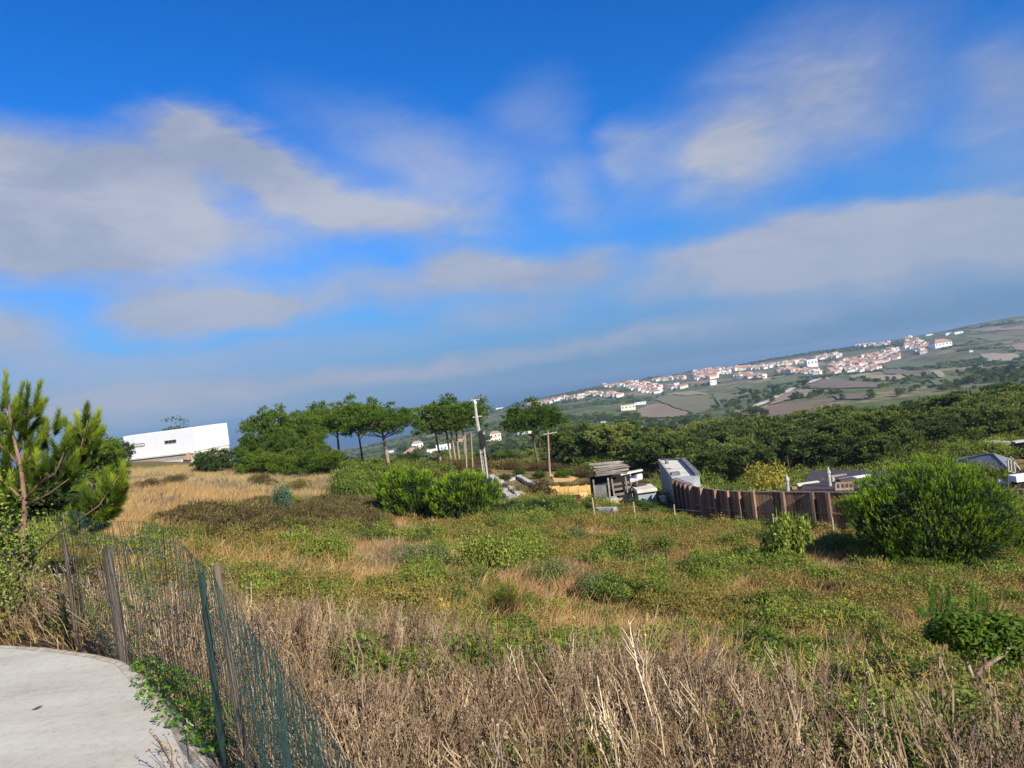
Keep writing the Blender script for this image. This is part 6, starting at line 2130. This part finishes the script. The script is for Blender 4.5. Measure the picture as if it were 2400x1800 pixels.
    # stones
    for nm, px, py, w_, h_, lb, mt, sd_ in (
        ('stone', 1738, 1300, .42, .42, 'pale grey round stone at the tip of the dark shadow', M_ROCK, 1), ('stone', 1476, 1382, .20, .26, 'small white stone right of the pale green dome shrub', M_STONE, 2),
        ('stone', 682, 1316, .75, .12, 'flat pale stone in the grass left of the largest left shrub', M_STONE, 3), ('stone', 1448, 1382, .30, .15, 'flat pinkish stone beside the small white stone', M_ROCK, 4),
        ('boulder', 2352, 1306, 1.0, .40, 'cream and ochre boulder at the right edge below the pine bush', M_STONE, 7), ('boulder', 2395, 1290, .9, .5, 'white boulder at the right edge above the ochre one', M_STONE, 8),
        ('stone', 1935, 1247, .45, .30, 'white stone by the fence post left of the round pine bush', M_STONE, 9), ('stone', 2330, 1262, .9, .25, 'reddish flat stone right of the round pine bush foot', M_TERRA, 10),
        ('boulder', 2045, 1790, .40, .30, 'ochre lichen covered rock at the bottom right, left one', M_OCHRE, 11), ('boulder', 2125, 1795, .45, .30, 'ochre lichen covered rock at the bottom right, middle one', M_OCHRE, 12),
        ('boulder', 1835, 1740, .22, .25, 'small yellowish rock among dead stalks at lower right', M_OCHRE, 13), ('boulder', 1230, 1795, .3, .25, 'brown rock at the bottom edge right of centre', M_TERRA, 14)):
        p = gp(px, py)
        o = place(nm, rock_mesh(40 + sd_, mt), None, p + Vector((0, 0, h_ * .3)), (0, 0, sd_), (w_ / 2, w_ / 2 * .9, h_ / 1.5)); tag(o, lb, 'rock')
    # bare reddish soil at the bottom
    q = [gp(x, y) for x, y in ((640, 1805), (700, 1765), (800, 1765), (930, 1780), (980, 1810), (800, 1830))]
    P = [(p.x, p.y) for p in q if p]
    sheet('bare_soil', P, .02, noisy('red_soil', [(.3, (.24, .13, .07)), (.55, (.38, .24, .14)), (.8, (.50, .38, .26))], 9, .95, .6, 50), .2)
    CLEAR.append(P)


special_plants()


# ------------------------------------------------------------------ the wood in the valley
def wood():
    g = np.random.default_rng(71)
    x, y = random_field(7000, 50, 360, -5, 41, 72)
    z = heights(x, y); px, py = proj(x, y, z)
    low = line_y(px, [(1150, 1040), (1260, 1055), (1300, 1090), (1400, 1115), (1560, 1125), (1650, 1145), (1850, 1150), (1900, 1125), (2000, 1120), (2150, 1100), (2250, 1075), (2400, 1045)])
    topl = line_y(px, [(1230, 1012), (1300, 1003), (1400, 985), (1500, 978), (1600, 974), (1700, 972), (1800, 968), (1900, 956), (2000, 954), (2100, 938), (2200, 924), (2250, 914), (2300, 897), (2400, 880), (2600, 850)])
    a_, b_ = (px - 1200) / F, (900 - (topl - 4)) / F
    cap = (-a_ * SR + b_ * CR) * y - z
    n = fbm(x, y, 73, 3, 40)
    k = (px > 1230) & (px < 2600) & (py < low) & (n > .36) & clear_of(x, y)
    k &= cap > 2.0
    x, y, z, px, py, cap = x[k], y[k], z[k], px[k], py[k], cap[k]
    # thin out by distance between trees
    keep, cells = [], {}
    for i in range(len(x)):
        q_ = 4.4 if y[i] < 90 else 7.2; c = (int(x[i] // q_), int(y[i] // q_), q_)
        if c in cells: continue
        cells[c] = 1; keep.append(i)
    keep = np.array(keep)
    order = keep[np.argsort(np.hypot(x[keep], y[keep]))]
    kinds = ['wood%d' % i for i in range(5)]
    lab = {'wood0': 'flat topped pine of the valley wood, one of the dark green mass', 'wood1': 'round crowned pine of the valley wood behind the sheds'}
    first, rest = order[:290], order[290:]
    for q, i in enumerate(first):
        kd = kinds[int(g.choice([0, 0, 3, 3, 1, 2, 4]))]
        H = min(g.uniform(5.5, 9.5), 2.6 + max(0, y[i] - 50) * .11, cap[i] * (g.uniform(.70, 1.04) if g.uniform() < .85 else 1.14))
        side = [t for lim, t in ((1330, 'between the lone dark pine and the dead pine'), (1450, 'behind the plank shed'), (1560, 'behind the block shed'), (1680, 'behind the concrete building'), (1820, 'behind the middle of the timber fence'),
                (1960, 'behind the carved posts'), (2130, 'behind the left half of the round pine bush'), (2280, 'behind the right half of the round pine bush'), (9999, 'above the retaining wall at the right edge')) if px[i] < lim][0]
        side = ('front row of the wood ' if y[i] < 85 else ('middle of the wood ' if y[i] < 150 else 'back of the wood ')) + side
        form = 'flat topped' if kd in ('wood0', 'wood2', 'wood4') else 'round crowned'
        tree(kd, (x[i], y[i], z[i] - .2), H, g.uniform(.95, 1.35), 'wood_pine', ('%s pine, %s' % (form, side)).replace('of the wood ', ''), 'pine tree', '%s pines in the %s' % (form, side), g.uniform(0, 6.28))
    # the farthest trees as one mass
    col = PROTO['woodtree'] = bpy.data.collections.new('source_woodtree')
    for kd in kinds:
        o = bpy.data.objects.new('woodtree_' + kd, TREE[kd][0]); col.objects.link(o)
    rest = rest[cap[rest] > 7.2]
    P = np.stack([x[rest], y[rest], z[rest] - .2], -1)
    x2, y2 = random_field(1500, 150, 620, -16, 3, 74)
    n2 = fbm(x2, y2, 75, 3, 60); P2 = drop(x2, y2, n2 > .52)
    x3, y3 = random_field(2600, 340, 900, 2, 40, 76)
    n3 = fbm(x3, y3, 77, 3, 110); px3, py3 = pix(x3, y3); P3 = drop(x3, y3, (n3 > .60) & (py3 > 925 - (px3 - 1200) * .06) & clear_of(x3, y3))
    scatter('far_wood', 'woodtree', np.concatenate([P, P2, P3]), 6.5, 78, .03)




# ------------------------------------------------------------------ fields, roads and the town on the far plateau
def c7(x, y): return (1200 + x / 3.687, 750 + y / 3.687)
def c8(x, y): return (1800 + x / 3.687, 720 + y / 3.687)


def fields():
    def fm(name, a, b, st=(1, 1, 1)): return noisy(name, [(.3, a), (.7, b)], .02, .95, 0, stretch=st)
    brown = fm('ploughed_brown', (.21, .15, .10), (.29, .215, .15)); purple = fm('dark_ploughed', (.14, .105, .075), (.20, .155, .11)); tan = fm('tan_stubble', (.26, .215, .12), (.33, .27, .16))
    green = fm('green_field', (.11, .125, .05), (.16, .17, .07)); dull = fm('dull_green_field', (.15, .14, .07), (.20, .18, .09)); straw = fm('pale_stubble', (.30, .25, .17), (.38, .32, .22))
    for nm, m, fn, pp in (
        ('ploughed_field', brown, c7, [(1010, 860), (1080, 790), (1170, 742), (1250, 722), (1340, 737), (1450, 782), (1610, 838), (1400, 850)]),
        ('green_field', dull, c7, [(1240, 690), (1330, 650), (1500, 660), (1690, 655), (1745, 690), (1760, 740), (1700, 785), (1600, 815), (1450, 772), (1330, 728)]),
        ('stubble_field', tan, c7, [(1330, 648), (1400, 628), (1560, 615), (1690, 640), (1690, 653), (1500, 656)]),
        ('dull_field', dull, c7, [(1735, 640), (1850, 632), (1930, 680), (1800, 745), (1765, 700)]),
        ('green_field', green, c7, [(1930, 580), (2050, 560), (2120, 600), (2030, 620)]),
        ('ploughed_field', brown, c8, [(10, 855), (60, 800), (170, 725), (350, 715), (520, 718), (440, 760), (200, 800)]),
        ('dark_field', purple, c8, [(290, 700), (400, 655), (540, 620), (700, 640), (900, 655), (1090, 645), (960, 700), (600, 708)]),
        ('stubble_field', tan, c8, [(700, 600), (850, 572), (1060, 590), (1190, 608), (1150, 630), (900, 632)]),
        ('green_field', green, c8, [(990, 500), (1200, 470), (1400, 480), (1500, 505), (1250, 525), (1020, 530)]),
        ('dark_field', purple, c8, [(960, 545), (1200, 545), (1420, 575), (1380, 600), (1200, 600), (1000, 570)]),
        ('pale_field', straw, c8, [(1400, 560), (1480, 550), (1540, 610), (1480, 612)]),
        ('green_field', green, c8, [(1400, 640), (1560, 600), (1800, 600), (1700, 660), (1450, 680)]),
        ('pale_field', straw, c8, [(1830, 410), (1980, 400), (2150, 410), (2212, 430), (2080, 480), (1900, 470)]),
        ('brown_field', brown, c8, [(2100, 330), (2212, 310), (2330, 330), (2300, 380), (2140, 370)]),
        ('dull_field', dull, c8, [(1700, 250), (1900, 230), (2212, 260), (2212, 285), (1900, 290)]),
        ('brown_field', brown, c8, [(1720, 200), (1950, 170), (2212, 160), (2212, 195), (1900, 215)]),
        ('dark_field', purple, c8, [(520, 770), (700, 765), (900, 775), (820, 805), (600, 800)]),
        ('green_field', green, c8, [(0, 640), (160, 600), (330, 600), (230, 650), (60, 690)]),
    ):
        q = [gp(*fn(x, y), 300) for x, y in pp]
        P = [(p.x, p.y) for p in q if p is not None]
        if len(P) < 3: continue
        sheet(nm, P, .9, m, 25); CLEAR.append(P)
    # pale dirt track up to the town
    dirt = fm('track_dirt', (.46, .42, .35), (.58, .54, .46))
    pts = [gp(*c8(x, y), 300) for x, y in ((-160, 900), (-60, 850), (20, 810), (110, 762), (240, 702), (380, 655), (520, 612))]
    pts = [Vector((p.x, p.y)) for p in pts if p]
    dense = []
    for a, b in zip(pts, pts[1:]):
        n = max(2, int((b - a).length / 15))
        dense += [a.lerp(b, t) for t in np.linspace(0, 1, n, endpoint=False)]
    mb = MB()
    for i, p in enumerate(dense):
        d = (dense[min(i + 1, len(dense) - 1)] - dense[max(i - 1, 0)]).normalized(); n = Vector((-d.y, d.x)) * (2.8 + p.y * .0016)
        for s in (-1, 1):
            q = p + n * s; mb.v.append((q.x, q.y, h1(q.x, q.y) + 1.6))
    for i in range(len(dense) - 1): mb.f.append((2 * i, 2 * i + 1, 2 * i + 3, 2 * i + 2)); mb.m.append(0)
    tag(mb.build('dirt_track', dirt), kind='structure')


fields()
wood()


def house_mesh(w, l, h, roof, wall_m, roof_m):
    mb = MB()
    mb.box((0, 0, h / 2 - 1), (w, l, h + 2))
    if roof == 'gable':
        r = h + w * .22; o = .4
        mb.add([(-w / 2 - o, -l / 2 - o, h), (w / 2 + o, -l / 2 - o, h), (w / 2 + o, l / 2 + o, h), (-w / 2 - o, l / 2 + o, h), (-w / 2 - o, 0, r), (w / 2 + o, 0, r)], [(0, 1, 5, 4), (2, 3, 4, 5), (1, 2, 5), (3, 0, 4), (3, 2, 1, 0)], 1)
    elif roof == 'hip':
        r = h + w * .2; o = .4
        mb.add([(-w / 2 - o, -l / 2 - o, h), (w / 2 + o, -l / 2 - o, h), (w / 2 + o, l / 2 + o, h), (-w / 2 - o, l / 2 + o, h), (-w * .2, 0, r), (w * .2, 0, r)], [(0, 1, 5, 4), (2, 3, 4, 5), (1, 2, 5), (3, 0, 4), (3, 2, 1, 0)], 1)
    else:
        mb.box((0, 0, h + .12), (w + .3, l + .3, .25), m=0)
    for k in range(max(2, int(w / 3.2))):
        x = -w / 2 + (k + .5) * w / max(2, int(w / 3.2))
        for z in ([1.6] if h < 5 else [1.6, h - 1.5]): mb.box((x, -l / 2 - .02, z), (1.1, .08, 1.2), m=2)
    return mb.mesh('house', [wall_m, roof_m, M_GLASS])


def town():
    g = np.random.default_rng(81)
    P = M_CREAM
    kinds = {'orange': [house_mesh(12, 9, 5.5, 'gable', M_WHITE, M_TERRA), house_mesh(10, 10, 6.5, 'hip', M_CREAM, M_TERRA), house_mesh(15, 9, 4, 'gable', M_CREAM, M_TERRA)],
             'white': [house_mesh(12, 10, 6, 'flat', M_WHITE, M_WHITE), house_mesh(14, 10, 7, 'flat', M_CREAM, M_CREAM), house_mesh(9, 9, 6.5, 'hip', M_WHITE, M_TERRA)],
             'long': [house_mesh(30, 10, 6, 'flat', M_WHITE, M_WHITE), house_mesh(26, 9, 4.5, 'gable', M_CREAM, M_TERRA)]}
    bands = [  # frame fn, (x0, y0), (x1, y1), thickness px, count, share of terracotta, where
        (c7, (150, 735), (330, 718), 3, 8, .2, 'at the low coastal end of the far town'), (c7, (350, 692), (470, 672), 3, 6, .1, 'second cluster from the coastal end of the far town'),
        (c7, (490, 680), (620, 660), 4, 9, .2, 'third cluster from the coastal end of the far town'), (c7, (640, 640), (780, 645), 5, 11, .5, 'fourth cluster from the coastal end of the far town'),
        (c7, (790, 572), (1000, 562), 3, 10, .9, 'on the sea side ridge of the far town, left half'), (c7, (820, 650), (940, 655), 5, 8, .5, 'on the lower left edge of the far town'),
        (c7, (1000, 565), (1280, 600), 14, 24, .3, 'in the pale left quarter of the far town'), (c7, (1340, 590), (1490, 580), 4, 7, 0, 'among the big pale buildings below the left quarter of the far town'),
        (c7, (1230, 520), (1500, 495), 3, 9, .3, 'on the ridge line left of the terracotta quarter'), (c7, (1560, 468), (1880, 440), 10, 28, .75, 'in the left terracotta quarter of the far town'),
        (c7, (1580, 500), (1760, 485), 8, 13, .85, 'on the lower edge of the left terracotta quarter'), (c7, (1900, 425), (2212, 405), 5, 16, .4, 'on the ridge right of the left terracotta quarter'),
        (c7, (1930, 485), (2180, 492), 6, 12, .7, 'in the small orange row below the ridge at the town middle'), (c8, (20, 505), (320, 462), 5, 10, .3, 'left of the big white block in the far town'),
        (c8, (90, 550), (430, 560), 6, 14, .5, 'in the row below the big white block in the far town'), (c8, (400, 445), (620, 415), 5, 9, .2, 'in the pale row right of the big white block'),
        (c8, (530, 535), (1130, 395), 18, 56, .75, 'in the large terracotta quarter of the far town'), (c8, (700, 552), (950, 525), 5, 8, .1, 'on the pale lower edge of the large terracotta quarter'),
        (c8, (760, 335), (1040, 315), 3, 9, .2, 'on the ridge line behind the large terracotta quarter'), (c8, (1180, 290), (1370, 370), 22, 20, .5, 'on the hilltop at the right end of the far town'),
    ]
    tot = 0
    for fn, a, b, th, n, share, where in bands:
        for k in range(n):
            t = (k + g.uniform(0, 1)) / n
            x = a[0] + (b[0] - a[0]) * t; y = a[1] + (b[1] - a[1]) * t + g.uniform(-th, th) * 1.6
            px, py = fn(x, y)
            p = gp(px, py + 3, 900, 3300) or at(px, py, 2350)
            kd = 'orange' if g.uniform() < share else ('long' if g.uniform() < .12 else 'white')
            me = kinds[kd][int(g.integers(0, len(kinds[kd])))]
            s = g.uniform(.7, 1.15) * p.y / 2200
            o = place('town_house', me, None, p, (0, 0, g.uniform(-.6, .6)), (s, s, s * g.uniform(.85, 1.2)))
            tag(o, '%s %s' % ({'orange': 'small terracotta roofed house', 'white': 'small pale house', 'long': 'long pale building'}[kd], where), 'house', '%s houses %s' % (kd, where))
            tot += 1
    # the rest of the town, past the three hundred nearest houses
    pts = []
    for fn, a, b, th, n, share, where in bands:
        for k in range(int(n * 5)):
            t = g.uniform(0, 1)
            px, py = fn(a[0] + (b[0] - a[0]) * t, a[1] + (b[1] - a[1]) * t + g.uniform(-th, th) * 2.6 - 2)
            p = gp(px, py + 2, 900, 3300) or at(px, py, 2400)
            pts.append(tuple(p))
    col = PROTO['townhouse'] = bpy.data.collections.new('source_townhouse')
    for kd in ('orange', 'white', 'orange'):
        for me in kinds[kd]: col.objects.link(bpy.data.objects.new('townhouse', me))
    scatter('town_houses_beyond', 'townhouse', np.array(pts), .8, 83, 0.0)
    def single(px, py, wpx, hpx, nm, label, roof, wm, rm, d=None, cat='building', rz=0.0):
        p = gp(px, py, 250, 3300) if d is None else at(px, py, d)
        if p is None: p = at(px, py, 2200)
        w = wpx / F * p.y; h = hpx / F * p.y
        r_ = .22 if roof != 'flat' else 0
        h = h / (1 + r_ * w / max(h, .1) * .8) if r_ else h
        e = empty(nm, p, label, cat, None, rz)
        zb = -1.5
        mb = MB(); mb.box((0, 0, (h + zb) / 2), (w, w * .7, h - zb)); mb.build('walls', wm, e)
        mb = MB()
        if roof == 'flat': mb.box((0, 0, h + .15), (w * 1.02, w * .72, .3))
        else:
            r = h + w * .2; o = w * .04; l = w * .7
            mb.add([(-w / 2 - o, -l / 2 - o, h + .01), (w / 2 + o, -l / 2 - o, h + .01), (w / 2 + o, l / 2 + o, h + .01), (-w / 2 - o, l / 2 + o, h + .01), (-w * .25, 0, r), (w * .25, 0, r)], [(0, 1, 5, 4), (2, 3, 4, 5), (1, 2, 5), (3, 0, 4), (3, 2, 1, 0)])
        mb.build('roof', rm, e)
        n = max(2, int(wpx / 8))
        me = MB().box((0, 0, 0), (w / n * .35, .1, h * .25)).mesh('window', M_GLASS)
        for k in range(n): place('window', me, e, (-w / 2 + (k + .5) * w / n, -w * .35 - .04, h * .6))
    single(*c8(375, 515), 25, 17, 'white_block', 'largest bright white block building in the middle of the far town', 'flat', M_WHITE, M_WHITE)
    single(*c7(1738, 560), 15, 10, 'white_block', 'isolated white building below the left terracotta quarter', 'flat', M_WHITE, M_WHITE)
    single(*c7(1000, 775), 34, 11, 'quarry_building', 'low yellowish building beside the brown ploughed mound', 'flat', M_CREAM, M_OCHRE)
    single(*c7(1105, 730), 26, 6, 'greenhouse', 'low white greenhouse above the yellowish building', 'flat', M_WHITE, M_SHEET)
    single(*c8(1490, 345), 40, 16, 'terracotta_building', 'long terracotta roofed building rightmost in the far town', 'hip', M_WHITE, M_TERRA)
    single(*c8(1385, 246), 16, 3, 'white_shed', 'thin white shed on the skyline, left of three', 'flat', M_WHITE, M_WHITE)
    single(*c8(1555, 240), 17, 5, 'white_shed', 'white shed on the skyline, middle of three', 'flat', M_WHITE, M_WHITE)
    single(*c8(1635, 232), 20, 5, 'white_shed', 'white shed on the skyline, rightmost of three', 'flat', M_WHITE, M_WHITE)
    single(*c8(1750, 388), 9, 5, 'small_house', 'tiny lone pale house in the fields right of the town', 'hip', M_CREAM, M_TERRA, None, 'house')
    single(*c8(1330, 395), 8, 9, 'small_tower', 'small white tower house at the right foot of the town', 'flat', M_WHITE, M_WHITE, None, 'house')
    # houses on the near coast, seen between the pines
    single(977, 1034, 26, 20, 'coast_house', 'tall grey white house with orange roof seen between the umbrella pines', 'hip', M_WHITE, M_TERRA, 640, 'house', .2)
    single(975, 1056, 50, 16, 'coast_house', 'cream villa with pinkish roof between the umbrella pines', 'hip', M_CREAM, M_TERRA, 560, 'house', -.2)
    single(1012, 1060, 26, 14, 'coast_house', 'stepped cream house, lower left of the white row under the thin trunked pine', 'flat', M_CREAM, M_CREAM, 540, 'house', .3)
    single(1040, 1054, 34, 16, 'coast_house', 'white house in the row under the thin trunked pine', 'flat', M_WHITE, M_WHITE, 560, 'house', .1)
    single(924, 1048, 34, 13, 'coast_house', 'pale house seen under the wide umbrella pine', 'flat', M_WHITE, M_CONC, 620, 'house', 0)
    single(1078, 1040, 36, 18, 'coast_house', 'house with pink wall and orange roof left of the utility pole box', 'hip', M_CREAM, M_TERRA, 600, 'house', -.3)
    single(1159, 1015, 26, 16, 'coast_house', 'pinkish house with orange roof left of the lone dark pine', 'hip', M_CREAM, M_TERRA, 700, 'house', .2)
    single(1155, 1034, 36, 11, 'coast_house', 'long cream wall house below the pinkish house', 'flat', M_CREAM, M_CREAM, 640, 'house', .3)
    single(1174, 972, 18, 8, 'coast_house', 'white house on the far shore left of the lone pine top', 'flat', M_WHITE, M_WHITE, 2200, 'house', 0)
    single(1372, 1030, 20, 11, 'farm_house', 'small tan house alone above the left end of the wood', 'hip', M_CREAM, M_ROOF_SCREED, 420, 'house', .2)
    single(1894, 977, 10, 6, 'small_hut', 'tiny pale hut showing among the dark pines', 'hip', M_CREAM, M_CREAM, 235, 'hut', 0)
    single(1415, 985, 16, 5, 'small_barn', 'small pale barn at the foot of the ploughed mound', 'flat', M_CREAM, M_CREAM, 700, 'barn', 0)


town()
ground_cover()
